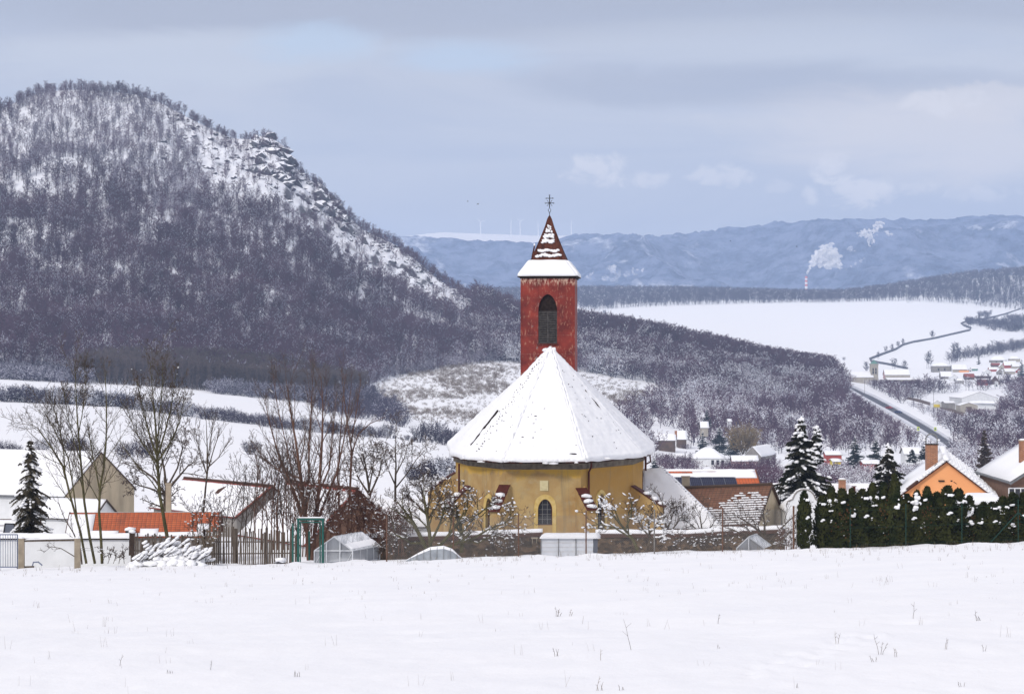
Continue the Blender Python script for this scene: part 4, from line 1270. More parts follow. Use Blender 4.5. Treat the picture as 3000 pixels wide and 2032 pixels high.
    # buttresses
    for (wx, wy, dx, dy, w, pr, zt, zo) in ((-.40, 118.0, -.40, -.92, .62, 1.35, ZV(1422, 118), ZV(1494, 116.8)), (3.82, 118.2, .40, -.92, .62, 1.35, ZV(1432, 118), ZV(1492, 116.8)),
                                           (6.97, 123.0, .93, -.36, .66, 1.75, ZV(1424, 123), ZV(1480, 123)), (-2.50, 121.9, -.90, -.42, .62, 1.4, ZV(1424, 122), ZV(1490, 121)), (-3.40, 127.5, -.99, -.1, .8, 1.6, ZV(1386, 127), ZV(1440, 127))):
        T0 = frame_T((wx, wy, ZB), (dx, dy, 0)); b = MB()
        h1 = zt - ZB; h0 = zo - ZB
        poly = [(-.3, 0), (pr, 0), (pr, h0), (-.3, h1 + (h1 - h0) / pr * .3)]
        Tp = lambda p: T0((p[1], p[0], p[2]))
        b.prism(poly, -w / 2, w / 2, 0, Tp)
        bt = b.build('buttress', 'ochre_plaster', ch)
        r = MB(); sl = (h1 - h0) / pr; al = math.atan(sl); ln = math.hypot(pr + .1, (pr + .1) * sl)
        for q in range(3):
            xx = (q - 1) * w * .36
            for j in range(4):
                f0 = j / 4 * pr * 1.06; f1 = (j + 1.25) / 4 * pr * 1.06
                a0 = (xx, f0, h1 - f0 * sl + .05); a1 = (xx, f1, h1 - f1 * sl + .10)
                r.beam(T0(a0), T0(a1), w * .37, .035)
        cp = r.build('coping', 'rust_pipe', bt)
        sn = MB()
        for j in range(3):
            f = pr * (.48 + .25 * j); sn.blob(T0((0, f, h1 - f * sl + .16)), (w * .52, .26, .125), 0, .08, math.atan2(dy, dx) + math.pi / 2)
            sn.blob(T0((w * .2 * (-1) ** j, f + .06, h1 - f * sl + .13)), (w * .36, .22, .11), 0, .1, math.atan2(dy, dx) + math.pi / 2)
        sn.build('snow_pad', 'snow', bt, smooth=True)
    # low plinth stub by the left buttress
    b = MB(); b.box((XU(1457, 116.2), 116.2, ZV(1585, 116.2)), (.62, .5, .22), .2, 0, 1.25); b.build('plinth', 'rust_pipe', ch)
    # down pipes and gutters
    d = MB(); px = XU(1732, 118.6); py = 118.75
    d.tube([(px, py - .35, ZV(1352, 118.4)), (px, py - .3, ZV(1368, 118.4)), (px - .12, py - .02, ZV(1382, 118.6)), (px - .12, py + .02, ZV(1470, 118.6)), (px - .12, py + .02, ZB + .5)], .055, 8)
    d.build('downpipe', 'rust_pipe', ch)
    d = MB(); d.tube([(XU(1891, 126.5), 126.4, ZV(1330, 126.5)), (XU(1891, 126.5), 126.4, ZV(1378, 126.5))], .07, 8)
    d.tube([P(1904, 1332, 126.3), P(1906, 1352, 126.3), P(1890, 1360, 126.3)], .05, 6); d.build('downpipe', 'rust_pipe', ch)
    d = MB(); d.tube([(-3.05, 122.9, WZ1), (-3.05, 122.85, ZB)], .06, 8); d.build('downpipe', 'rust_pipe', ch)
    # tower
    tw = 3.22; th = math.radians(-5.0)
    cx, cy = XU(1610, 130.6), 130.6
    zt = ZV(810, 129); zb = -4.0
    def TT(p):
        return (cx + p[0] * math.cos(th) - p[1] * math.sin(th), cy + p[0] * math.sin(th) + p[1] * math.cos(th), p[2])
    h = tw / 2
    tm = MB(); lh = ZV(1006, 129); hole = [(x, z + lh) for x, z in arch(1.14, 2.0, 2.98)]
    Tf = frame_T(TT((0, -h, 0)), (math.sin(th), -math.cos(th), 0))
    wall_with_hole(tm, Tf, -h, h, zb, zt, hole); reveal(tm, Tf, hole, 0, -.25)
    for a, b in (((h, -h), (h, h)), ((h, h), (-h, h)), ((-h, h), (-h, -h))):
        tm.add([TT((*a, zb)), TT((*b, zb)), TT((*b, zt)), TT((*a, zt))], [(0, 1, 2, 3)])
    for sx in (-1, 1):
        tm.beam(TT((sx * h, -h, zb)), TT((sx * h, -h, zt)), .07)
    tm.beam(TT((-h * .36, -h - .012, zt - .02)), TT((-h * .36, -h - .012, lh + 2.9)), .03)
    tm.beam(TT((h * .40, -h - .012, zt - .02)), TT((h * .40, -h - .012, lh + 2.7)), .03)
    tower = tm.build('tower', 'flaking_red_sheet', ch)
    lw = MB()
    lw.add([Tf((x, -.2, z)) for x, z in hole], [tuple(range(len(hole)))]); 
    for q in range(7):
        z = lh + 1.98 + q * .13; ww = .56 * math.sqrt(max(.02, 1 - ((z - lh - 1.95) / 1.05) ** 1.8))
        lw.beam(Tf((-ww, -.17, z)), Tf((ww, -.17, z)), .03, .02)
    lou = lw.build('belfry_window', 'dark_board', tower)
    for sx in (-1, 1):
        sh = MB()
        for q in range(17):
            z = lh + .08 + q * .108; sh.add([Tf(p) for p in ((sx * .28 - .235, -.12, z + .075), (sx * .28 + .235, -.12, z + .075), (sx * .28 + .235, -.05, z), (sx * .28 - .235, -.05, z))] + [Tf(p) for p in ((sx * .28 - .235, -.135, z + .06), (sx * .28 + .235, -.135, z + .06), (sx * .28 + .235, -.065, z - .015), (sx * .28 - .235, -.065, z - .015))],
                                                 [(0, 1, 2, 3), (4, 7, 6, 5), (3, 2, 6, 7), (0, 4, 5, 1)])
        for xx in (.02, .54): sh.beam(Tf((sx * xx, -.08, lh + .02)), Tf((sx * xx, -.08, lh + 1.95)), .045, .05)
        for zz in (.03, 1.93): sh.beam(Tf((sx * .02, -.08, lh + zz)), Tf((sx * .54, -.08, lh + zz)), .05, .05)
        sh.build('shutter', 'old_wood_shutter', tower)
    sl = MB(); sl.beam(Tf((-.64, .05, lh - .04)), Tf((.64, .05, lh - .04)), .10, .05)
    sl.build('sill', 'rust_pipe', tower)
    # skirt roof and spire
    eh = 1.80; zi = ZV(762, 129.5); ih = 1.06; za = ZV(632, 130.5)
    sp = MB(); ss = MB(); sk = MB()
    zk = zt + .03
    sk.box((cx, cy, zt + .005), (eh * 2 + .04, eh * 2 + .04, .07), th); sk.box((cx, cy, zt - .07), (tw + .16, tw + .16, .08), th)
    for (a, b) in (((-1, -1), (1, -1)), ((1, -1), (1, 1)), ((1, 1), (-1, 1)), ((-1, 1), (-1, -1))):
        A_ = TT((a[0] * eh, a[1] * eh, zk)); B_ = TT((b[0] * eh, b[1] * eh, zk)); C_ = TT((b[0] * ih, b[1] * ih, zi)); D_ = TT((a[0] * ih, a[1] * ih, zi))
        sp.add([A_, B_, C_, D_], [(0, 1, 2, 3)])
        ss.slab(A_, B_, C_, D_, .13, 26, 12, .02, .02, 0, 77, .16, .01)
        # belled spire face
        prev = (A_, B_)
        for f, k in ((0, 1.0), (.25, .735), (.5, .475), (.75, .235), (.93, .10), (1, .0)):
            z = zi + (za - zi) * f; r_ = ih * k
            q1, q2 = TT((a[0] * r_, a[1] * r_, z)), TT((b[0] * r_, b[1] * r_, z))
            if f > 0: sp.add([prev[0], prev[1], q2, q1], [(0, 1, 2, 3)])
            prev = (q1, q2)
    for a in ((-1, -1), (1, -1), (1, 1), (-1, 1)):
        pts = [TT((a[0] * ih * k, a[1] * ih * k, zi + (za - zi) * f)) for f, k in ((0, 1.0), (.25, .735), (.5, .475), (.75, .235), (.93, .10), (1, .01))]
        sp.tube(pts, .035, 5)
    spire = sp.build('spire', 'rust_sheet', tower)
    sk.build('eave_trim', 'dark_board', spire)
    ss.build('snow_cover', 'snow', spire, smooth=True)
    # caked snow left on the front face, in ragged shelves
    def face_pt(x, f):
        k = np.interp(f, [0, .25, .5, .75, .93, 1], [1.0, .735, .475, .235, .10, 0]); return TT((x * ih * k, -ih * k - .05, zi + (za - zi) * f)), ih * k
    for f0, f1, wd, n in ((.085, .125, .80, 70), (.20, .235, .74, 55), (.40, .455, .62, 40), (.50, .60, .62, 46), (.63, .70, .50, 22), (.72, .79, .45, 14)):
        cs = MB()
        for q in range(n):
            x = rng.uniform(-wd, wd); f = rng.uniform(f0, f1) + .015 * math.sin(x * 7 + f0 * 40)
            p, r_ = face_pt(x, f); z_ = rng.uniform(.6, 1.2)
            cs.blob(p, (.11 * z_ * min(1, r_ * 1.6), .05, .07 * z_), 0, .25, th)
        cs.build('caked_snow', 'snow', spire, smooth=True)
    cs = MB(); cs.blob(TT((-.86, -.86 - .05, zi + .95)), (.07, .06, .09)); cs.build('caked_snow', 'snow', spire, smooth=True)
    fl = MB(); fl.box(TT((-.93, -.80, zi + .55)), (.10, .05, .75), th, 0, .8, .8, 0, .20); fl.build('loose_sheet', 'rust_sheet', spire)
    # wrought iron cross
    cr = MB(); ax = (cx, cy, 0)
    def C3(x, z): return (cx + x * math.cos(th), cy + x * math.sin(th), z)
    z0 = za - .05; zz = lambda v: ZV(v, 130.6)
    r = .022
    cr.tube([C3(0, z0), C3(0, zz(624))], r, 6)
    cr.tube([C3(0, zz(624)), C3(-.085, zz(616)), C3(0, zz(608)), C3(.085, zz(616)), C3(0, zz(624))], .018, 5)
    for sx in (-.012, .012): cr.tube([C3(sx, zz(609)), C3(sx, zz(573))], .016, 5)
    def loop(x, z, r_): cr.tube([C3(x + r_ * math.cos(a), z + r_ * math.sin(a)) for a in np.linspace(0, 6.28, 9)], .013, 5)
    loop(0, zz(572), .035)
    for s_ in (-1, 1):
        for v, L in ((581, .17), (595, .22)):
            for o in (-.012, .012): cr.tube([C3(0, zz(v) + o), C3(s_ * L, zz(v) + o)], .011, 5)
            loop(s_ * (L + .03), zz(v), .035)
        for dv in (1, -1):
            cr.tube([C3(0, zz(595)), C3(s_ * .085, zz(595 - dv * 3)), C3(s_ * .10, zz(595 - dv * 6)), C3(s_ * .17, zz(595 - dv * 8.3))], .015, 5)
    cr.build('cross', 'black_iron', spire)
    # side annex (sacristy) with its big snow-covered lean-to roof and dark brick wall
    an = thing('sacristy', 'low church annex with wide sloping snow roof and dark brick wall beside the ochre apse', 'annex', (9.5, 128, ZB))
    y1 = 128.0
    a = P(1884, 1548, 127.2); b = P(2112, 1546, 127.6); c = P(1937, 1372, 131.5); d = P(1882, 1376, 131.5)
    wl = MB(); wl.box(((a[0] + b[0]) / 2 + .1, 131.6, (a[2] + ZB) / 2 - .1), (b[0] - a[0] - .5, 7.2, a[2] - ZB), 0)
    wl.build('wall', 'tan_plaster', an)
    bk = MB(); bk.add([P(1856, 1379, 127.6), P(1884, 1379, 127.9), P(1884, 1640, 127.9), P(1856, 1640, 127.6), P(1856, 1376, 132), P(1884, 1376, 132), P(1884, 1600, 132), P(1856, 1600, 132)],
                      [(3, 2, 1, 0), (4, 5, 6, 7), (1, 2, 6, 5), (0, 4, 7, 3), (0, 1, 5, 4)])
    bk.build('brick_wall', 'dark_brick', an)
    rf = MB(); c2 = (b[0] + .2, 136, b[2]); rf.quad_uv(a, b, c, d); rf.add([b, c2, c], [(0, 1, 2)]); rf.add([a, b, (b[0], b[1], b[2] - .1), (a[0], a[1], a[2] - .1)], [(0, 3, 2, 1)])
    rf.add([d, c, c2, (d[0], 136, b[2])], [(0, 1, 2, 3)]); rf.add([a, d, (d[0], 136, b[2]), (a[0], 136, a[2] - 1)], [(0, 1, 2, 3)])
    r_ = rf.build('roof', 'old_tile', an)
    s = MB(); s.slab(a, b, c, d, .15, 34, 60, .02, .08, 0, 5, .1, .02, .8, 2.2); s.slab(b, c2, c, c, .14, 12, 12, .02, .03, 0, 9, .1, .02)
    s.build('snow_cover', 'snow', r_, smooth=True)
    t = MB()
    for f in (.10, .26, .42, .52, .66):
        p = vlerp(c, b, f); t.blob(vadd(p, (-.05, -.08, .10)), (.10, .05, .03), 0, .2, .6)
    for f in np.linspace(.03, .97, 24):
        p = vlerp(d, a, f); t.box(vadd(p, (-.03, -.02, .02)), (.06, .10, .04), 0)
    t.build('edge_tile', 'dark_board', r_)
    for e0, e1, w_ in ((c, b, .20), (d, a, .11)):
        lip = MB()
        for f in np.linspace(.0, 1, 26): lip.blob(vadd(vlerp(e0, e1, f), (0, 0, .085)), (w_, .15, .085), 0, .17)
        lip.build('snow_ridge', 'snow', r_, smooth=True)


build_church()
# ------------------------------------------------------------------ near village
def gable_house(name, label, cat, r0, r1, hw, rise, zb, wall, roof, gable=None, th=.14, snow=((0, 1, 0, 1),), back=True, verge=None, oh=.25, far=False, group=None, amp=.02):
    """house from its two ridge ends; returns (root, slope point function, roof part)"""
    ax = vnorm((r1[0] - r0[0], r1[1] - r0[1], 0)); pp = (ax[1], -ax[0], 0)
    if pp[1] > 0: pp = (-pp[0], -pp[1], 0)
    mid = vlerp(r0, r1, .5); L = vlen(vsub(r1, r0))
    root = thing(name, label, cat, (mid[0], mid[1], zb), 0, group)
    def pt(s_, t_, side=1, up=0.0):
        """s along the ridge, t 0 eave .. 1 ridge"""
        r = vlerp(r0, r1, s_); k = (1 - t_)
        return (r[0] + pp[0] * hw * k * side, r[1] + pp[1] * hw * k * side, r[2] - rise * k + up)
    wm = MB(); gm = MB(); i0 = oh / L; wi = (hw - .22) / hw
    def wp(s_, side): 
        r = vlerp(r0, r1, s_); return (r[0] + pp[0] * hw * wi * side, r[1] + pp[1] * hw * wi * side, r[2] - rise * wi)
    for side in (1, -1):
        a, b = wp(i0, side), wp(1 - i0, side); tg = MB() if gable else wm; tg.add([(a[0], a[1], zb), (b[0], b[1], zb), b, a], [(0, 1, 2, 3)])
        if gable: tg.build('wall', wall, root)
    for s_ in (i0, 1 - i0):
        tgt = MB() if gable else wm
        a, b = wp(s_, 1), wp(s_, -1); r = vlerp(r0, r1, s_); tgt.add([(a[0], a[1], zb), (b[0], b[1], zb), b, (r[0], r[1], r[2] - .02), a], [(0, 1, 2, 3, 4)])
        if gable: tgt.build('gable', gable, root)
    if wm.v: wm.build('wall', wall, root)
    rm = MB()
    for side in (1, -1):
        A, B, C, D = pt(0, 0, side), pt(1, 0, side), pt(1, 1, side), pt(0, 1, side)
        rm.quad_uv(A, B, C, D)
        lo = [vadd(q, (0, 0, -.09)) for q in (A, B, C, D)]
        rm.add([A, B, lo[1], lo[0]], [(0, 3, 2, 1)]); rm.add([A, D, lo[3], lo[0]], [(0, 1, 2, 3)]); rm.add([B, C, lo[2], lo[1]], [(0, 3, 2, 1)])
    rf = rm.build('roof', roof, root)
    if snow:
        sn = MB(); k = .35 if far else 1
        for (s0, s1, t0, t1) in snow:
            A, B, C, D = pt(s0, t0), pt(s1, t0), pt(s1, t1), pt(s0, t1)
            sn.slab(A, B, C, D, th, max(3, int(L * (s1 - s0) * 4 * k)), max(3, int(math.hypot(hw, rise) * (t1 - t0) * 5 * k)), amp, .04, 0, rng.randrange(99), .12, .012)
        if back:
            sn.slab(pt(1, 0, -1), pt(0, 0, -1), pt(0, 1, -1), pt(1, 1, -1), th, 4, 3, amp, .02, 0, 3, .12, .012)
        sn.build('snow_cover', 'snow', rf, smooth=True)
    if verge:
        for s_ in (0, 1):
            v = MB()
            for side in (1, -1):
                a, b = pt(s_, 0, side, -.03), pt(s_, 1, side, -.03); n = max(4, int(math.hypot(hw, rise) / .3))
                for q in range(n): v.beam(vlerp(a, b, q / n), vlerp(a, b, (q + 1.15) / n), .10, .09)
            v.build('verge', verge, root)
    return root, pt, rf


def chimney(root, c, w, d, z0, z1, m, cap=True, snow=True, cm='chim_concrete'):
    b = MB(); b.box((c[0], c[1], (z0 + z1) / 2), (w, d, z1 - z0)); o = b.build('chimney', m, root)
    if cap: b = MB(); b.box((c[0], c[1], z1 + .03), (w * 1.15, d * 1.15, .07)); b.build('chimney_cap', cm, o)
    if snow: b = MB(); b.slab((c[0] - w / 2, c[1] - d / 2, z1 + .07), (c[0] + w / 2, c[1] - d / 2, z1 + .07), (c[0] + w / 2, c[1] + d / 2, z1 + .07), (c[0] - w / 2, c[1] + d / 2, z1 + .07), .09, 5, 5, .01, 0, 0, 2, .1); b.build('snow_cap', 'snow', o, smooth=True)
    return o


def window(root, c, nx, ny, w, h, m='white_plaster', bars=1):
    T = frame_T(c, (nx, ny, 0)); f = MB()
    for (x0, z0, x1, z1) in ((-w / 2, -h / 2, w / 2, -h / 2), (-w / 2, h / 2, w / 2, h / 2), (-w / 2, -h / 2, -w / 2, h / 2), (w / 2, -h / 2, w / 2, h / 2)): f.beam(T((x0, .03, z0)), T((x1, .03, z1)), .08)
    for k in range(bars): xx = -w / 2 + w * (k + 1) / (bars + 1); f.beam(T((xx, .03, -h / 2)), T((xx, .03, h / 2)), .07)
    o = f.build('window', m, root)
    g = MB(); g.add([T((-w / 2, .015, -h / 2)), T((w / 2, .015, -h / 2)), T((w / 2, .015, h / 2)), T((-w / 2, .015, h / 2))], [(0, 1, 2, 3)]); g.build('pane', 'glass', o)


def build_houses():
    # long barn-like house with tan gable
    r0 = P(297, 1323, 154.2); r1 = (r0[0] - .922 * 22, r0[1] + .389 * 22, r0[2])
    h, pt, rf = gable_house('farmhouse', 'long house with bare tan gable and wide snow roof behind the dark spruce', 'house', r0, r1, 4.6, 2.95, -14.2, 'white_plaster', 'old_tile', 'tan_plaster', .16, oh=.06)
    b = MB(); a = P(333, 1380, 156.6); b.beam(a, (a[0], a[1] - .1, -13), .05, .12); b.build('downpipe', 'cornice_stone', h)
    g = MB(); g.tube([pt(0, 0, 1, -.08), pt(1, 0, 1, -.08)], .08, 6); g.build('gutter', 'gutter', h)
    r0 = P(312, 1463, 143); r1 = (r0[0] - 4.2, r0[1] + 1.6, r0[2])
    h, pt, rf = gable_house('outbuilding', 'small white outbuilding with snowy gable roof in front of the tan gable', 'outbuilding', r0, r1, 1.7, 1.2, -13.6, 'white_plaster', 'grey_tile', None, .13, verge='grey_tile', oh=.12)
    chimney(h, (P(268, 1480, 142)[0], 143.0), .42, .4, -11.6, ZV(1480, 142), 'tan_plaster')
    # low shed under bright orange tiles
    r0 = P(205, 1501, 120.2); r1 = P(648, 1499, 120.8)
    h, pt, rf = gable_house('tiled_shed', 'low shed under bare bright orange tiles behind the garden', 'shed', r0, r1, 1.9, 1.18, -13, 'grey_plaster', 'orange_tile', None, .09,
                            snow=((0, .17, 0, .92), (.13, .34, 0, .22), (.34, .48, 0, .12), (.48, .6, 0, .30), (.6, .99, 0, .15), (.85, .93, .2, .5)), verge='orange_tile', oh=.1)
    c = P(494, 1497, 121); chimney(h, (c[0], c[1]), .29, .29, ZV(1500, 121) - .3, ZV(1418, 121), 'chim_concrete', snow=False)
    v = MB(); c = P(382, 1558, 118.6); v.box(c, (.5, .3, .22)); o = v.build('roof_vent', 'black_void', h); v = MB(); v.blob((c[0], c[1], c[2] + .17), (.42, .3, .12)); v.build('snow_cap', 'snow', o, smooth=True)
    # low roof at the edge with a skylight
    r0 = P(-110, 1519, 118.5); r1 = P(118, 1520, 118.5)
    h, pt, rf = gable_house('tiled_outhouse', 'low snowy outhouse roof with one dark tilted skylight', 'outhouse', r0, r1, 1.9, 1.1, -13, 'white_plaster', 'old_tile', None, .07, snow=((0, 1, .0, .2), (0, 1, .24, .44), (0, 1, .48, .68), (0, 1, .72, .95)), oh=.1)
    v = MB(); a, b2, c2, d2 = P(10, 1567, 117), P(40, 1568, 117), P(43, 1534, 117.7), P(15, 1533, 117.7)
    v.add([a, b2, c2, d2] + [vadd(q, (0, .1, -.15)) for q in (a, b2, c2, d2)], [(0, 1, 2, 3), (0, 4, 5, 1), (1, 5, 6, 2), (2, 6, 7, 3), (3, 7, 4, 0)]); o = v.build('skylight', 'box_side', h)
    v = MB()
    for p, q in ((a, b2), (b2, c2), (c2, d2), (d2, a)): v.beam(p, q, .06)
    v.build('frame', 'black_void', o)
    # red ridged house
    r0 = P(799, 1424, 145); r1 = P(540, 1400, 154)
    h, pt, rf = gable_house('cottage', 'cottage with red ridge tiles showing above its snow roof and grey gable', 'house', r0, r1, 2.9, 1.95, -14.5, 'grey_plaster', 'red_tile', 'grey_plaster', .13, snow=((.02, 1, 0, .93),), verge='red_tile', oh=.3)
    b = MB(); b.tube([vadd(r0, (0, 0, .03)), vadd(r1, (0, 0, .03))], .10, 6); b.build('ridge_tile', 'red_tile', rf)
    b = MB(); q = pt(.42, .66, 1, .17); b.add([vadd(q, o) for o in ((-.5, -.2, -.18), (.1, -.2, -.22), (.62, .2, .2), (.2, .3, .28), (-.3, .1, .08))], [(0, 1, 2, 3, 4)]); b.build('bare_tile', 'red_tile', rf)
    # brick house whose gable faces the field
    r0 = P(1050, 1433, 125); r1 = P(846, 1410, 132)
    h, pt, rf = gable_house('brick_cottage', 'cottage with brown brick gable and red verge tiles left of the church', 'house', r0, r1, 3.5, 3.1, -12.6, 'white_plaster', 'red_tile', 'house_brick', .13, snow=((.03, 1, 0, .94),), verge='red_tile', oh=.35)
    h['label'] = 'cottage with brown brick gable and red verge tiles behind the reddish brush'
    b = MB(); b.tube([vadd(r0, (0, 0, .03)), vadd(r1, (0, 0, .03))], .10, 6); b.build('ridge_tile', 'red_tile', rf)
    sn = MB()
    for q in range(16):
        if rng.random() < .6: p = pt(.01, rng.random(), -1, .1); sn.blob(p, (.22, .16, .10))
    sn.build('snow_fringe', 'snow', rf, smooth=True)
    # long snowy house roof between
    r0 = P(1060, 1462, 140); r1 = P(1290, 1462, 142)
    gable_house('cottage', 'low house under plain snow roof beside the apse behind apple trees', 'house', r0, r1, 2.8, 1.6, -14, 'white_plaster', 'grey_tile', None, .16, oh=.2)
    # solar house
    r0 = P(1900, 1375, 195); r1 = P(2214, 1375, 196)
    h, pt, rf = gable_house('solar_house', 'house with orange tiles and a row of dark solar panels under snow', 'house', r0, r1, 2.5, 1.55, -16, 'white_plaster', 'bright_tile', 'grey_plaster', .13,
                            snow=((0, .99, .90, 1.0), (.02, .70, .62, .78), (.40, .99, .55, .87), (.62, .97, .66, .93), (.3, .66, .60, .74), (.12, .30, .56, .66), (.05, .82, 0, .05)), verge='bright_tile', oh=.2)
    for k in range(7):
        s0 = .03 + k * .108; s1 = s0 + .105; m = MB(); A, B, C, D = pt(s0, .07, 1, .07), pt(s1, .07, 1, .07), pt(s1, .55, 1, .07), pt(s0, .55, 1, .07)
        m.quad_uv(A, B, C, D); o = m.build('solar_panel', 'solar_glass', h)
        f = MB()
        for p, q in ((A, B), (B, C), (C, D), (D, A)): f.beam(p, q, .03, .05)
        f.build('frame', 'box_side', o)
    # old brown tile roof with rows of snow
    r0 = P(1990, 1430, 142); r1 = P(2263, 1419, 139.5)
    h, pt, rf = gable_house('old_barn', 'barn with weathered brown tiles half striped by rows of snow', 'barn', r0, r1, 3.3, 2.35, -13.5, 'tan_plaster', 'old_tile', None, .1, snow=None, verge='old_tile', oh=.15)
    c = P(2009, 1424, 142.2); chimney(h, (c[0], c[1]), .5, .45, ZV(1470, 142), ZV(1397, 142), 'chim_concrete', snow=False)
    b = MB(); b.tube([vadd(r0, (0, 0, .03)), vadd(r1, (0, 0, .03))], .11, 6); b.build('ridge_tile', 'old_tile', rf)
    sn = MB(); L = vlen(vsub(r1, r0))
    for k in range(17):
        t = (k + .35) / 17; n = int(L / .17)
        for q in range(n):
            s_ = (q + rng.random() * .5) / n; lim = .40 + .32 * s_ + .12 * math.sin(s_ * 9 + 1)
            if t < lim - .10 or (t < lim + .06 and rng.random() < .6): p = pt(s_, t, 1, .05 + .02 * rng.random()); sn.blob(p, (.15, .105, .06), 0, .2, math.atan2(r1[1] - r0[1], r1[0] - r0[0]))
    sn.build('snow_cover', 'snow', rf, smooth=True)
    # white chapel front with a curved gable
    Y = 137; prof = [(-52, 1560), (-52, 1478), (-47, 1467), (-34, 1462), (-28, 1448), (-20, 1439), (-10, 1434), (0, 1433), (10, 1434), (20, 1439), (28, 1448), (34, 1462), (47, 1467), (52, 1478), (52, 1560)]
    root = thing('chapel', 'white chapel front with curved baroque gable behind the single thuja', 'chapel', (XU(2356, Y), Y, -13))
    m = MB(); pl = [(XU(2356 + x, Y), ZV(v, Y)) for x, v in prof]; m.prism(pl[::-1], Y, Y + .35); m.build('gable', 'white_plaster', root)
    m = MB(); m.tube([(x, Y - .02, z) for x, z in pl[1:-1]], .05, 6); m.build('moulding', 'grey_plaster', root)
    m = MB()
    for a, b in zip(pl[1:-2], pl[2:-1]):
        for f in (0, .5): p = vlerp((a[0], Y + .22, a[1]), (b[0], Y + .22, b[1]), f); m.blob((p[0], p[1], p[2] + .02), (.14, .14, .06), 0, .1, 0)
    m.build('snow_cap', 'snow', root, smooth=True)
    m = MB(); xc = XU(2356, Y); zt = ZV(1470, Y)
    m.extrude([(xc - 1.0, Y + .35), (xc + 1.0, Y + .35), (xc + 1.0, Y + 4), (xc - 1.0, Y + 4)], -13, zt - .6); m.build('wall', 'white_plaster', root)
    m = MB()
    for s_ in (-1, 1): m.slab((xc + s_ * 1.15, Y + .36, zt - .6), (xc + s_ * 1.15, Y + 4, zt - .6), (xc, Y + 4, zt + .3), (xc, Y + .36, zt + .3), .15, 8, 6, .02, .03)
    m.build('roof', 'snow', root, smooth=True)
    # low house with a small brick chimney
    r0 = P(2230, 1417, 172); r1 = P(2660, 1417, 172)
    h, pt, rf = gable_house('long_cottage', 'long house under one smooth snow roof with a small speckled brick chimney', 'house', r0, r1, 3.0, 1.7, -15, 'white_plaster', 'grey_tile', None, .2, oh=.2)
    c = P(2467, 1440, 170.8); chimney(h, (c[0], c[1]), .52, .5, ZV(1455, 171), ZV(1405, 171), 'chimney_brick')
    c = P(2502, 1432, 170.5); b = MB(); b.tube([(c[0], c[1], c[2] - .4), (c[0], c[1], c[2] + .2)], .12, 8); b.box((c[0], c[1], c[2] + .22), (.36, .36, .05)); b.build('vent_pipe', 'rust_pipe', h)
    # orange house
    r0 = P(2773, 1350, 150); r1 = (33.9, 168, r0[2])
    h, pt, rf = gable_house('orange_house', 'orange rendered house with snowy tiled roof and tall brick chimney', 'house', r0, r1, 3.55, 2.72, -12.5, 'orange_plaster', 'red_tile', None, .09, snow=((.0, 1, .0, .99),), oh=.22, amp=.03)
    # snow lying in lumps over the tile rows
    sn = MB()
    for side in (1, -1):
        for row in np.linspace(.02, .98, 15):
            n = 26 if side == 1 else 5
            for q in range(n):
                s_ = (q + rng.random()) / n if side == 1 else rng.random() * .05
                if rng.random() < .85: sn.blob(pt(s_, row, side, .13), (.17, .16, .075), 0, .25)
    for row in np.linspace(0, 1, 17):
        for side in (1, -1): sn.blob(pt(.005, row, side, .12), (.17, .13, .11), 0, .2)
    for q in np.linspace(0, 1, 40): sn.blob(pt(q, 1, 1, .12), (.2, .3, .12), 0, .2)
    sn.build('snow_fringe', 'snow', rf, smooth=True)
    v = MB()
    for side in (1, -1):
        a, b = pt(-.002, 0, side, -.05), pt(-.002, 1, side, -.05)
        for q in range(15): v.beam(vlerp(a, b, q / 15), vlerp(a, b, (q + 1.1) / 15), .07, .08)
    v.build('verge', 'rust_sheet', rf)
    b = MB(); b.beam(P(2657, 1432, 149.6), P(2688, 1408, 150.2), .16, .1); b.build('bare_tile', 'red_tile', rf)
    b = MB(); b.beam(P(2716, 1388, 152.5), P(2745, 1358, 152.8), .16, .05); b.build('roof_board', 'weathered_wood', rf)
    for u_ in (2759, 2794):
        b = MB(); b.box((XU(u_, 150.1), 150.20, ZV(1408, 150.2)), (.42, .12, .09)); b.build('vent', 'black_void', h)
    b = MB(); b.tube([P(2794, 1411, 150.1), P(2815, 1424, 150.1), P(2850, 1444, 150.1), P(2890, 1452, 150.1)], .022, 5); b.build('cable', 'black_void', h)
    Yc = 155.0; cx = XU(2729, Yc); ch = chimney(h, (cx, Yc), .80, .62, ZV(1395, Yc), ZV(1302, Yc), 'chimney_brick', True, False, 'dark_board')
    b = MB(); zc = ZV(1300, Yc)
    b.tube([(cx - .40, Yc, zc)] + [(cx + .42 * math.cos(a), Yc, zc + .32 + .42 * math.sin(a)) for a in np.linspace(math.pi, 0, 12)] + [(cx + .40, Yc, zc)], .05, 6); b.build('hoop', 'galvanised', ch)
    for s_ in (-1, 1):
        b = MB(); b.blob((cx + s_ * .52, Yc, zc + .28), (.12, .1, .09)); b.build('snow_cap', 'snow', ch, smooth=True)
    # house at the edge of the frame
    r0 = (39.3, 150.6, -6.9); r1 = (39.6, 163, -6.9)
    h, pt, rf = gable_house('brick_bungalow', 'brick house with smooth thick snow roof, grey gutter and white window', 'house', r0, r1, 4.15, 2.65, -13, 'house_brick', 'grey_tile', None, .25, oh=.5)
    b = MB(); a0, a1 = pt(0, 0, 1, -.02), pt(1, 0, 1, -.02)
    if a0[0] > 37: a0, a1 = pt(0, 0, -1, -.02), pt(1, 0, -1, -.02)
    b.tube([a0, a1], .11, 8); b.tube([vadd(a1, (.05, -.1, -.05)), vadd(a1, (.12, -.1, -.5)), vadd(a1, (.9, -.1, -.9)), vadd(a1, (.95, -.1, -3))], .07, 6); b.build('gutter', 'gutter', h)
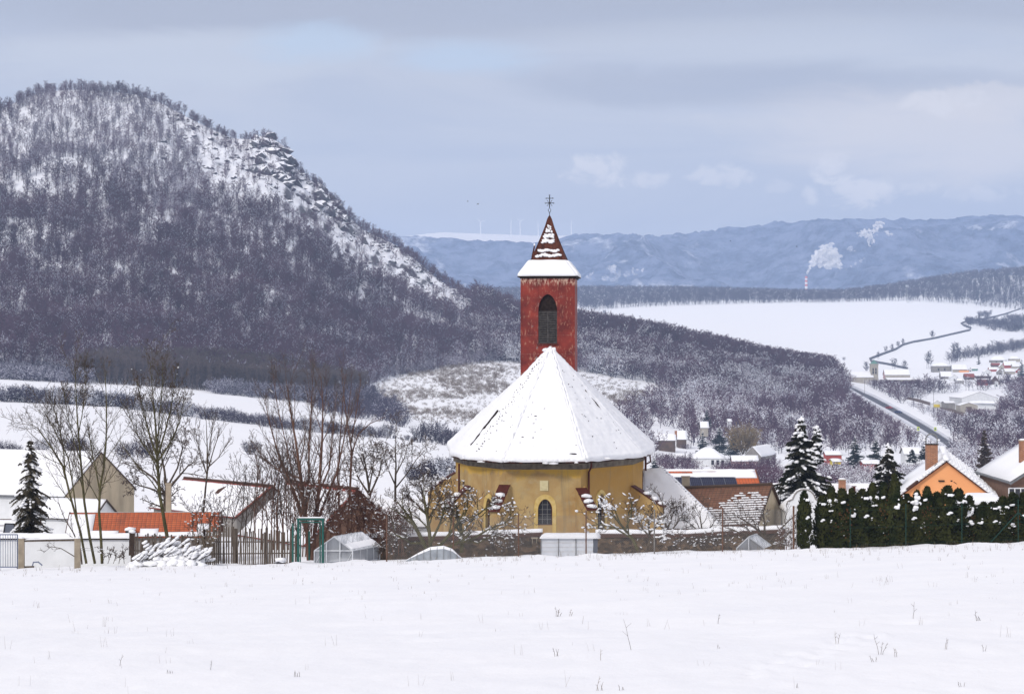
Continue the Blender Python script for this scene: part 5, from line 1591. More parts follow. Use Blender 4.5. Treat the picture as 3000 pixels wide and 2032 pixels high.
    v = MB(); zz0 = -.10
    v.beam(vadd(a0, (0, -.02, zz0)), vadd(r0, (0, -.02, zz0)), .12, .16); v.build('barge_board', 'gutter', h)
    window(h, (XU(2982, 151.0), 151.09, ZV(1449, 151)), 0, -1, 1.25, .95, 'white_plaster', 2)
    c = P(2998, 1320, 154); chimney(h, (c[0], c[1]), .55, .5, -9.6, ZV(1291, 154), 'chimney_brick')
    # snow covered low shelter by the hedge
    t = thing('woodpile_shelter', 'low shelter with rounded thick snow top behind the thuja hedge', 'shelter', (XU(2895, 108), 108, -11))
    b = MB(); b.box((XU(2895, 108), 108, -9.2), (1.6, 1.4, 2.6)); b.build('wall', 'weathered_wood', t)
    b = MB(); x0, x1 = XU(2842, 107.2), XU(2945, 107.2); z = ZV(1478, 107.2); b.slab((x0, 107.2, z), (x1, 107.2, z), (x1, 109.5, z + .15), (x0, 109.5, z + .15), .32, 16, 8, .05, .1, 0, 4, .3); b.build('snow_cap', 'snow', t, smooth=True)


build_houses()


# ------------------------------------------------------------------ trees close by
def stems3(px, Y, lean=.0):
    out = []
    for pts in px:
        q = []
        for k, (u, v, r) in enumerate(pts):
            y = Y + lean * k + rng.uniform(-.15, .15) * min(k, 3)
            q.append((P(u, v, y), r * .82 * Y / F))
        out.append(([a for a, _ in q], [b for _, b in q]))
    return out


def near_tree(name, label, cat, px, Y, S, bark='bark', twig='twig_near', snow=None, leaves=0, group=None, lean=0):
    g = Grow(S); st = stems3(px, Y, lean)
    for pts, rad in st: g.stem(pts, rad)
    base = st[0][0][0]; root = thing(name, label, cat, base, 0, group)
    g.wood.build('trunk', bark, root, smooth=True); g.twig.build('crown', twig, root)
    if snow:
        m = MB(); snow_on(g, m, *snow); 
        if m.v: m.build('snow', 'snow', root, smooth=True)
    if leaves:
        m = MB()
        for p in g.tips:
            if p[2] > base[2] + leaves[1] and rng.random() < leaves[0]:
                for k in range(rng.randint(3, 7)):
                    o = vadd(p, (rng.gauss(0, .05), rng.gauss(0, .05), rng.gauss(0, .06))); w = .05
                    m.add([o, vadd(o, (rng.uniform(-w, w), rng.uniform(-w, w), -.09)), vadd(o, (rng.uniform(-w, w), rng.uniform(-w, w), -.03))], [(0, 1, 2)])
        m.build('dead_leaves', 'twig_near', root)
    return root


ASH = dict(lev=4, seg=(5, 4, 3, 2), wob=(.05, .09, .13, .15), up=(.05, .10, .08, .06), tap=(.3, .35, .4, .5), n=(20, 8, 4), t0=(.28, .15, .15), ang=(.55, .6, .65), len=(.27, .42, .48), rr=(.40, .5, .6), rmin=.0062, cone=.35)
FAN = dict(ASH, n=(13, 7, 4), t0=(.22, .15, .15), ang=(.42, .5, .55), len=(.28, .42, .45), up=(.05, .09, .07, .05), rmin=.0055)
WISP = dict(ASH, n=(9, 5, 2), t0=(.45, .25, .2), len=(.42, .45, .4), ang=(.42, .4, .5), rmin=.006)
DENSE = dict(lev=5, seg=(4, 4, 3, 2, 2), wob=(.10, .16, .20, .22, .2), up=(.05, .02, .0, .0, .0), tap=(.4, .4, .4, .5, .5), n=(12, 8, 5, 3), t0=(.35, .2, .15, .1), ang=(.85, .8, .8, .7), len=(.55, .5, .45, .5), rr=(.5, .55, .6, .7), rmin=.011, cone=.3)
APPLE = dict(lev=5, seg=(4, 4, 3, 2, 2), wob=(.08, .17, .22, .22, .2), up=(.04, .05, .08, .10, .1), tap=(.5, .4, .4, .5, .5), n=(8, 6, 4, 2), t0=(.35, .25, .2, .2), ang=(.75, .75, .75, .7), len=(.50, .52, .48, .45), rr=(.55, .55, .6, .7), rmin=.0085, cone=.3)
BRUSH = dict(lev=4, seg=(4, 3, 3, 2), wob=(.10, .15, .18, .2), up=(.06, .06, .05, .03), tap=(.4, .4, .4, .5), n=(12, 6, 4), t0=(.15, .15, .15), ang=(.5, .6, .65), len=(.42, .45, .45), rr=(.5, .5, .6), rmin=.0085, cone=.3)


def build_near_trees():
    near_tree('ash_tree', 'slender bare tree with a single straight stem, next to the concrete fence post pair', 'tree', [[(299, 1650, 5.5), (296, 1580, 5), (290, 1500, 4.6), (293, 1425, 4.2), (304, 1370, 3.6), (311, 1290, 2.8), (312, 1180, 1.8), (308, 1085, .9)], [(291, 1430, 3), (280, 1370, 2.4), (268, 1320, 1.8), (258, 1240, 1.1)]], 103.0, ASH, 'bark_green', leaves=(.05, 7))
    near_tree('ash_tree', 'tallest of the bare stems rising in front of the tan gable', 'tree', [[(278, 1650, 5), (262, 1570, 4.8), (247, 1470, 4.4), (240, 1390, 4), (233, 1310, 3.4), (226, 1220, 2.5), (222, 1130, 1.6), (221, 1058, .8)], [(236, 1350, 2.6), (216, 1290, 2), (196, 1210, 1.3), (186, 1140, .8)], [(230, 1270, 2), (243, 1200, 1.4), (250, 1130, .9), (248, 1070, .6)]], 103.2, ASH, 'bark_green', leaves=(.06, 8))
    near_tree('ash_tree', 'bare leaning tree whose fork spreads widest over the spruce top', 'tree', [[(253, 1650, 4.6), (236, 1560, 4.4), (205, 1450, 4), (186, 1370, 3.5), (150, 1310, 2.6), (112, 1255, 1.7), (80, 1235, .9)], [(190, 1385, 3), (186, 1310, 2.4), (168, 1230, 1.7), (150, 1170, 1)], [(228, 1535, 3), (216, 1440, 2.6), (200, 1340, 2.2), (160, 1260, 1.4), (120, 1190, .8)]], 102.9, ASH, 'bark_green')
    near_tree('ash_sapling', 'thin bent bare sapling between the concrete posts', 'tree', [[(240, 1652, 3), (236, 1610, 2.6), (215, 1560, 2.2), (190, 1520, 1.6), (170, 1470, 1.0)], [(228, 1635, 2), (180, 1606, 1.5), (150, 1600, 1.2), (128, 1618, .8)]], 102.4, dict(ASH, n=(7, 4, 2)), 'bark')
    near_tree('walnut_tree', 'tall bare tree still holding dark dead leaves at its upright twig tips', 'tree', [[(493, 1592, 7), (482, 1530, 6.5), (468, 1450, 6), (463, 1380, 5.5), (460, 1330, 5), (456, 1250, 3.6), (448, 1160, 2), (440, 1060, .8)], [(461, 1340, 4), (440, 1280, 3), (418, 1200, 2), (402, 1120, 1)], [(462, 1335, 4), (482, 1270, 3), (502, 1190, 2), (515, 1100, 1)], [(463, 1350, 3.5), (497, 1300, 2.6), (525, 1240, 1.8), (540, 1170, 1)], [(461, 1330, 3), (466, 1230, 2.2), (474, 1150, 1.4), (478, 1060, .8)], [(462, 1360, 3), (425, 1310, 2), (395, 1260, 1.3), (370, 1190, .8)]], 106.5, dict(ASH, n=(16, 8, 3), len=(.34, .42, .42)), 'bark_green', leaves=(.30, 7.2), snow=(.3, .05, .5, (0, 1), .004))
    near_tree('pear_tree', 'dark dense round crowned tree standing behind the orange shed', 'tree', [[(480, 1530, 7), (482, 1480, 6.5), (488, 1430, 6)], [(486, 1450, 5), (450, 1400, 4), (410, 1370, 2.4), (385, 1340, 1.2)], [(487, 1440, 5), (520, 1400, 4), (550, 1365, 2.4), (575, 1350, 1.2)], [(488, 1435, 5), (482, 1380, 4), (470, 1320, 2.2), (460, 1290, 1.2)], [(488, 1430, 4), (520, 1370, 3), (535, 1310, 2), (530, 1280, 1)], [(486, 1450, 4), (440, 1430, 3), (405, 1420, 2), (385, 1410, 1)]], 128, dict(DENSE, n=(8, 7, 4, 3)))
    near_tree('plum_tree', 'thin light bare tree with a narrow vase crown beside the cottage with red ridge', 'tree', [[(596, 1500, 4), (602, 1430, 3.6), (607, 1385, 3.2), (607, 1310, 2.2), (604, 1230, .8)], [(606, 1385, 2.6), (625, 1320, 1.8), (648, 1250, .8)], [(606, 1390, 2.4), (585, 1330, 1.6), (572, 1260, .8)], [(608, 1370, 2.4), (640, 1340, 1.6), (672, 1290, .8)], [(607, 1350, 2), (618, 1280, 1.4), (628, 1220, .7)]], 116, WISP, 'bark')
    near_tree('willow_bush', 'huge multi stemmed bare shrub tree fanning up above the green metal frame', 'tree',
              [[(905, 1640, 9), (900, 1560, 8.5), (890, 1480, 7.5), (880, 1390, 6), (866, 1290, 4), (850, 1200, 2.2), (838, 1110, .9)], [(912, 1640, 9), (922, 1560, 8), (930, 1470, 7), (938, 1380, 5.5), (944, 1280, 4), (946, 1190, 2.2), (940, 1100, .9)],
               [(898, 1560, 6), (872, 1480, 5), (845, 1400, 4), (812, 1320, 3), (790, 1240, 1.8), (775, 1170, .8)], [(925, 1540, 5), (955, 1460, 4.4), (985, 1390, 3.5), (1005, 1300, 2.4), (1020, 1210, 1.4), (1030, 1120, .8)],
               [(892, 1500, 4.5), (905, 1400, 4), (905, 1300, 3), (912, 1200, 1.8), (916, 1110, .8)], [(884, 1450, 4), (858, 1390, 3), (838, 1300, 2.2), (815, 1200, 1.4), (800, 1100, .7)], [(936, 1440, 3.5), (965, 1370, 2.6), (975, 1270, 1.8), (985, 1160, .9)],
               [(880, 1400, 3), (820, 1380, 2.2), (770, 1340, 1.5), (735, 1290, .8)]], 107.5, dict(FAN, n=(15, 9, 4)), 'bark_red', 'twig_near', snow=(.12, .05, .6, (0, 1, 2), .003))
    near_tree('poplar_sapling', 'pair of tall slim reddish stems with a forked tip above the brick cottage', 'tree', [[(1018, 1600, 5), (1022, 1500, 4.6), (1027, 1400, 4), (1030, 1320, 3.4), (1020, 1250, 2.6), (1010, 1180, 1.6), (1000, 1080, .8)], [(1030, 1330, 2.8), (1050, 1270, 2), (1085, 1240, 1.5), (1130, 1220, .8)], [(1000, 1600, 4), (994, 1500, 3.6), (990, 1400, 3), (995, 1300, 2.2), (1003, 1200, 1.4), (1012, 1095, .7)], [(1028, 1300, 2.4), (1045, 1200, 1.6), (1058, 1110, .8)]], 109, dict(FAN, n=(9, 5, 3), len=(.25, .4, .4)), 'bark_red', snow=(.2, .05, .5, (0, 1), 0))
    near_tree('cherry_tree', 'dark bushy tree with bright snow clumps behind the brick cottage', 'tree', [[(1085, 1480, 5), (1080, 1420, 4.5), (1070, 1360, 3), (1060, 1310, 1.2)], [(1083, 1450, 4), (1110, 1390, 3), (1125, 1330, 1.2)], [(1083, 1450, 4), (1050, 1400, 3), (1035, 1360, 1.2)], [(1082, 1430, 3), (1092, 1370, 2), (1095, 1310, 1)]], 126, dict(DENSE, n=(8, 7, 4, 2)), snow=(.9, .10, .8, (1, 2), .02))
    near_tree('cherry_tree', 'airy bare tree with dark twigs standing against the snow field near the utility pole', 'tree', [[(1158, 1470, 4.5), (1158, 1420, 4), (1160, 1360, 3), (1158, 1300, 1.5), (1160, 1270, .8)], [(1158, 1430, 3), (1190, 1390, 2.2), (1220, 1345, 1.4), (1245, 1320, .8)], [(1158, 1420, 3), (1135, 1370, 2), (1120, 1310, 1)], [(1159, 1390, 2.5), (1185, 1340, 1.6), (1195, 1300, .8)]], 128, dict(DENSE, n=(8, 6, 4, 2), rmin=.009))
    near_tree('orchard_tree', 'snow dusted fruit tree filling the gap beside the apse corner', 'tree', [[(1255, 1560, 5), (1252, 1500, 4.4), (1240, 1450, 3), (1225, 1400, 1.2)], [(1254, 1520, 4), (1285, 1470, 3), (1305, 1430, 1.2)], [(1253, 1510, 4), (1215, 1470, 3), (1190, 1450, 1.2)], [(1253, 1500, 3), (1262, 1440, 2), (1266, 1400, 1)]], 116, dict(APPLE, n=(9, 7, 4, 2)), snow=(1.5, .065, .75, (1, 2, 3), .03))
    near_tree('apple_tree', 'wide snow laden apple tree with several low trunks beside the cold frame', 'fruit tree', [[(1256, 1622, 8), (1236, 1580, 7.5), (1210, 1530, 6.5), (1185, 1495, 5), (1165, 1470, 2)], [(1262, 1622, 7), (1258, 1560, 6.5), (1250, 1500, 5), (1240, 1450, 2)], [(1266, 1620, 7), (1300, 1585, 6), (1335, 1540, 5), (1360, 1500, 2)], [(1270, 1622, 6), (1320, 1600, 5), (1350, 1585, 4), (1380, 1560, 2)], [(1240, 1590, 5), (1205, 1590, 4), (1170, 1570, 3), (1140, 1560, 1.4)], [(1262, 1590, 5), (1290, 1530, 4), (1305, 1480, 2)]], 106, dict(APPLE, n=(7, 6, 4, 2)), 'bark_green', snow=(1.7, .055, .72, (0, 1, 2, 3), .03))
    near_tree('apple_tree', 'snow laden apple tree spreading low in front of the ochre apse', 'fruit tree', [[(1352, 1618, 7.5), (1354, 1580, 7), (1350, 1545, 6), (1340, 1500, 4), (1330, 1450, 1.5)], [(1354, 1588, 5.5), (1390, 1575, 4.5), (1430, 1550, 3.5), (1480, 1530, 2.4), (1520, 1500, 1)], [(1352, 1560, 5), (1385, 1520, 4), (1420, 1490, 2.4), (1450, 1470, 1)], [(1350, 1560, 4.5), (1320, 1520, 3.5), (1300, 1470, 1.5)], [(1354, 1580, 4), (1400, 1590, 3), (1440, 1570, 2), (1470, 1560, 1)], [(1350, 1540, 4), (1368, 1490, 3), (1375, 1430, 1)]], 106.5, dict(APPLE, n=(7, 6, 4, 2)), 'bark_green', snow=(2.3, .06, .72, (0, 1, 2, 3), .05))
    near_tree('apple_sapling', 'small slanting apple tree with round snow balls before the buttress', 'fruit tree', [[(1868, 1612, 6), (1855, 1580, 5.5), (1830, 1550, 5), (1805, 1520, 3.4), (1785, 1500, 1.5)], [(1850, 1575, 4), (1800, 1545, 3), (1760, 1535, 2.2), (1715, 1540, 1)], [(1832, 1552, 4), (1848, 1510, 3), (1852, 1470, 1.3)], [(1820, 1540, 3), (1800, 1490, 2), (1770, 1470, 1)]], 105.5, dict(APPLE, n=(6, 5, 3, 2)), 'bark_green', snow=(2.8, .075, .75, (0, 1, 2, 3), .12))
    near_tree('apple_sapling', 'stubby snow plastered fruit tree between slanting sapling and fence post', 'fruit tree', [[(1896, 1612, 5), (1904, 1580, 4.5), (1902, 1550, 4), (1898, 1520, 2)], [(1902, 1570, 3.5), (1880, 1545, 2.5), (1868, 1520, 1)], [(1903, 1560, 3.5), (1925, 1540, 2.5), (1945, 1520, 1)], [(1904, 1575, 3), (1935, 1575, 2), (1960, 1560, 1)]], 105.3, dict(APPLE, n=(6, 5, 3, 2)), 'bark', snow=(3.2, .075, .8, (0, 1, 2, 3), .12))
    near_tree('orchard_tree', 'bare spiky fruit tree in front of the smooth sacristy roof', 'fruit tree', [[(1958, 1600, 4.5), (1955, 1560, 4), (1948, 1520, 3), (1940, 1470, 1)], [(1955, 1570, 3), (1985, 1530, 2.4), (2005, 1495, 1)], [(1955, 1560, 3), (1925, 1530, 2), (1905, 1500, 1)], [(1956, 1550, 2.6), (1970, 1510, 2), (1978, 1480, .8)]], 112, dict(APPLE, n=(8, 6, 4, 2)), 'bark', snow=(1.4, .05, .7, (1, 2, 3), .02))
    near_tree('orchard_tree', 'thin snowy fruit tree beside the second wooden fence post', 'fruit tree', [[(2060, 1600, 4), (2058, 1560, 3.4), (2052, 1520, 2.2), (2050, 1495, 1)], [(2058, 1570, 2.6), (2085, 1540, 2), (2100, 1515, .8)], [(2058, 1565, 2.6), (2030, 1540, 2), (2010, 1525, .8)]], 112, dict(APPLE, n=(7, 5, 3, 2)), 'bark', snow=(1.6, .05, .7, (1, 2, 3), .03))
    near_tree('apple_tree', 'broad snowy apple tree in front of the striped brown barn roof', 'fruit tree', [[(2255, 1600, 6), (2245, 1580, 5.5), (2225, 1555, 4.5), (2190, 1530, 3), (2150, 1505, 1.3)], [(2248, 1582, 4.5), (2215, 1575, 3.6), (2170, 1560, 2.6), (2125, 1545, 1.2)], [(2240, 1572, 4.5), (2240, 1535, 3.6), (2235, 1490, 1.5)], [(2250, 1590, 4), (2285, 1550, 3.2), (2315, 1520, 2.2), (2340, 1500, 1)], [(2255, 1590, 3), (2300, 1570, 2.2), (2330, 1550, 1)], [(2262, 1600, 3), (2285, 1590, 2.4), (2310, 1600, 1)]], 107.5, dict(APPLE, n=(6, 5, 3, 2)), 'bark', snow=(1.8, .05, .72, (0, 1, 2, 3), .03))
    # brush
    near_tree('brushwood_bush', 'reddish brown twiggy brush speckled with snow before the brick gable', 'shrub', [[(1000 + 22 * k, 1630, 2), (1000 + 22 * k + rng.uniform(-8, 8), 1570, 1.8), (1000 + 24 * k + rng.uniform(-14, 14), 1510, 1.3), (998 + 25 * k + rng.uniform(-18, 18), 1440 + 12 * k, .8)] for k in range(9)], 110, dict(BRUSH, n=(14, 7, 4)), 'bark_red', 'twig_red', snow=(.6, .06, .8, (1, 2, 3), .02))
    near_tree('hazel_bush', 'bare shrub with thin upright stems behind the picket fence', 'shrub', [[(750 + 16 * k, 1610, 2.4), (748 + 16 * k + rng.uniform(-8, 8), 1520, 2), (742 + 18 * k + rng.uniform(-14, 14), 1430, 1.5), (738 + 20 * k + rng.uniform(-22, 22), 1340, .8)] for k in range(6)], 108, dict(BRUSH, n=(9, 5, 3)), 'bark_red', snow=(.3, .05, .6, (1, 2), .003))
    near_tree('hazel_bush', 'dark tangled shrub between the picket fence and the green frame', 'shrub', [[(850 + 9 * k, 1630, 2.2), (848 + 9 * k + rng.uniform(-8, 8), 1560, 1.8), (846 + 10 * k + rng.uniform(-14, 14), 1500, 1.3), (842 + 12 * k + rng.uniform(-14, 14), 1430, .8)] for k in range(6)], 106, dict(BRUSH, n=(9, 5, 3)), 'bark_red', snow=(.3, .05, .6, (1, 2), .003))
    near_tree('rose_bush', 'snow speckled thorny shrub covering the right end of the orange shed', 'shrub', [[(570 + 14 * k, 1610, 2), (566 + 14 * k + rng.uniform(-8, 8), 1560, 1.7), (560 + 16 * k + rng.uniform(-14, 14), 1510, 1.2), (556 + 18 * k + rng.uniform(-18, 18), 1478, .7)] for k in range(6)], 106, dict(BRUSH, n=(9, 5, 3)), 'bark', snow=(1.3, .06, .9, (1, 2, 3), .035))['label'] = 'snow speckled thorny shrub covering one end of the orange shed'
    near_tree('hazel_bush', 'thin bare shrub in front of the small cottage with red patch', 'shrub', [[(665 + 16 * k, 1600, 2), (668 + 16 * k + rng.uniform(-10, 10), 1530, 1.6), (670 + 18 * k + rng.uniform(-14, 14), 1460, 1.2), (672 + 20 * k + rng.uniform(-22, 22), 1390, .7)] for k in range(5)], 112, dict(BRUSH, n=(8, 5, 3)), 'bark', snow=(.4, .05, .6, (1, 2), .01))
    near_tree('bramble_bush', 'low snow covered bramble beside the rusty corner post', 'shrub', [[(2290 + 13 * k, 1625, 1.6), (2288 + 14 * k + rng.uniform(-8, 8), 1590, 1.4), (2285 + 15 * k + rng.uniform(-14, 14), 1560, 1)] for k in range(5)], 103.5, dict(BRUSH, n=(8, 5, 3)), 'bark_red', 'twig_red', snow=(1.3, .05, .9, (1, 2, 3), .05))
    near_tree('bramble_bush', 'low bramble tuft at the foot of the picket fence post', 'shrub', [[(588 + 9 * k, 1652, 1.5), (586 + 9 * k + rng.uniform(-8, 8), 1610, 1.4), (584 + 11 * k + rng.uniform(-12, 12), 1570, 1)] for k in range(5)], 102.8, dict(BRUSH, n=(8, 5, 3)), 'straw', 'straw', snow=(.9, .05, .9, (1, 2, 3), .03))
    near_tree('weed_bush', 'small dead weed bush under the single stem tree', 'shrub', [[(300 + 16 * k, 1650, 1), (302 + 16 * k + rng.uniform(-8, 8), 1630, .9), (304 + 16 * k + rng.uniform(-12, 12), 1610, .6)] for k in range(5)], 102.6, dict(BRUSH, n=(7, 4, 3)), 'bark', snow=(.7, .05, .9, (1, 2), .02))

    for u0, n, Y, v0, lab in ((1092, 5, 105.2, 1640, 'low snowy bramble against the rubble wall by the greenhouse'), (1440, 6, 105.4, 1632, 'low dead weeds against the rubble wall before the ochre apse'), (1985, 6, 105.6, 1622, 'low snowy bramble against the rubble wall below the smooth sacristy roof'), (2070, 5, 105.4, 1620, 'low dead weeds against the rubble wall near the half hidden greenhouse')):
        near_tree('bramble_bush', lab, 'shrub', [[(u0 + 15 * k, v0, 1.3), (u0 + 15 * k + rng.uniform(-9, 9), v0 - 26, 1.1), (u0 + 16 * k + rng.uniform(-16, 16), v0 - rng.uniform(40, 62), .7)] for k in range(n)], Y, dict(BRUSH, n=(8, 5, 3)), 'bark', 'twig_near', snow=(.9, .05, .9, (1, 2, 3), .03))
    near_tree('hazel_bush', 'bare reddish shrub leaning over the red ridge behind the tall pickets', 'shrub', [[(800 + 15 * k, 1610, 2.2), (797 + 15 * k + rng.uniform(-8, 8), 1520, 1.8), (790 + 18 * k + rng.uniform(-14, 14), 1430, 1.3), (785 + 21 * k + rng.uniform(-20, 20), 1350, .7)] for k in range(6)], 109, dict(BRUSH, n=(10, 6, 3)), 'bark_red', 'twig_near', snow=(.3, .05, .6, (1, 2), .004))
    near_tree('brushwood_bush', 'dark reddish brush behind the green frame and the greenhouse', 'shrub', [[(905 + 17 * k, 1635, 2), (905 + 17 * k + rng.uniform(-8, 8), 1570, 1.7), (903 + 18 * k + rng.uniform(-14, 14), 1500, 1.2), (900 + 19 * k + rng.uniform(-18, 18), 1440, .7)] for k in range(6)], 107, dict(BRUSH, n=(12, 7, 4)), 'bark_red', 'twig_red', snow=(.5, .06, .8, (1, 2, 3), .015))
    near_tree('brushwood_bush', 'reddish twigs reaching over the lower verge of the brick gable', 'shrub', [[(1120 + 16 * k, 1625, 1.8), (1118 + 16 * k + rng.uniform(-8, 8), 1580, 1.5), (1114 + 17 * k + rng.uniform(-14, 14), 1535, 1.1), (1110 + 17 * k + rng.uniform(-16, 16), 1500 + 8 * k, .7)] for k in range(5)], 109, dict(BRUSH, n=(11, 6, 4)), 'bark_red', 'twig_red', snow=(.6, .06, .8, (1, 2, 3), .02))


build_near_trees()


def spruce(name, label, u, vt, vb, Y, rad, needle='spruce_needle', snow=.6, seed=1, tier=24, second=None, group=None, thin=1.0, droop=.5):
    st = rng.getstate(); rng.seed(seed)
    H = (vb - vt) / F * Y; x0, y0, z0 = P(u, vb, Y); root = thing(name, label, 'conifer', (x0, y0, z0), 0, group)
    tr = MB(); fo = MB(); sn = MB()
    tr.tube([(x0, y0, z0), (x0 + .03, y0, z0 + H * .5), (x0, y0, z0 + H * .98)], [H * .022, H * .014, .02], 7)
    def top(cx, cy, zb, h, R_, tiers):
        for i in range(tiers):
            f0 = i / tiers
            for b in range(10 if f0 < .75 else 6):
                f = min(.985, f0 + rng.random() * 1.3 / tiers); z = zb + h * (.04 + .95 * f); r = R_ * (1 - f) ** .85 * (1 + .22 * math.sin(f * 17 + cx)) + .08
                a = rng.random() * 6.28; L = r * rng.choice((.55, .8, .95, 1.05, 1.2)) * rng.uniform(.85, 1.1); ca, sa = math.cos(a), math.sin(a)
                pts = []
                for k in range(6):
                    q = k / 5; pts.append((cx + ca * L * q, cy + sa * L * q, z + L * (.18 * q - droop * q * q + .16 * q ** 4)))
                tr.tube(pts, [.018 * (1 - k / 7) for k in range(6)], 3, cap=False)
                for k in range(1, 6):
                    p = pts[k]; pv = pts[k - 1]; w = L * .34 * (1.1 - k / 6) + .12
                    for m in range(9 if thin == 1 else 7):
                        q = vlerp(pv, p, rng.random()); sd = rng.choice((-1, 1)); l = w * rng.uniform(.6, 1.2) * (thin + .15 if thin < 1 else 1)
                        e = (q[0] + ca * l * .6 - sa * sd * l, q[1] + sa * l * .6 + ca * sd * l, q[2] - l * rng.uniform(.25, 1.1))
                        t = (.045 + .02 * rng.random()) * thin; fo.add([vadd(q, (ca * t, sa * t, .02)), vadd(q, (-ca * t, -sa * t, -.03)), e, vadd(vlerp(q, e, .55), (0, 0, -t * 1.6))], [(0, 1, 3), (0, 3, 2), (1, 2, 3)])
                if rng.random() < snow:
                    for k in range(2, 6):
                        if rng.random() < .8:
                            p = pts[k]; sz = rng.uniform(.08, .15) * (1.2 if snow > .5 else .8); sn.blob((p[0], p[1], p[2] + sz * .4), (sz * 1.7, sz, sz * .6), 0, .25, a, -.25)
                        if rng.random() < .3:
                            p = vadd(pts[k], (-sa * .15 * rng.choice((-1, 1)), ca * .15, -.03)); sn.blob(p, (.10, .09, .06), 0, .25, a)
        sn.blob((cx, cy, zb + h), (.09, .08, .12)) if snow > .3 else None
    top(x0, y0, z0, H, rad / F * Y, tier)
    if second:
        (u2, vt2, vb2, r2) = second; p = P(u2, vb2, Y - .3); tr.tube([(x0, y0, p[2] - .5), p, P(u2, vt2, Y - .3)], [.06, .05, .015], 6); top(p[0], p[1], p[2], (vb2 - vt2) / F * Y, r2 / F * Y, 10)
    tr.build('trunk', 'bark', root); fo.build('foliage', needle, root)
    if sn.v: sn.build('snow', 'snow', root, smooth=True)
    rng.setstate(st)
    return root


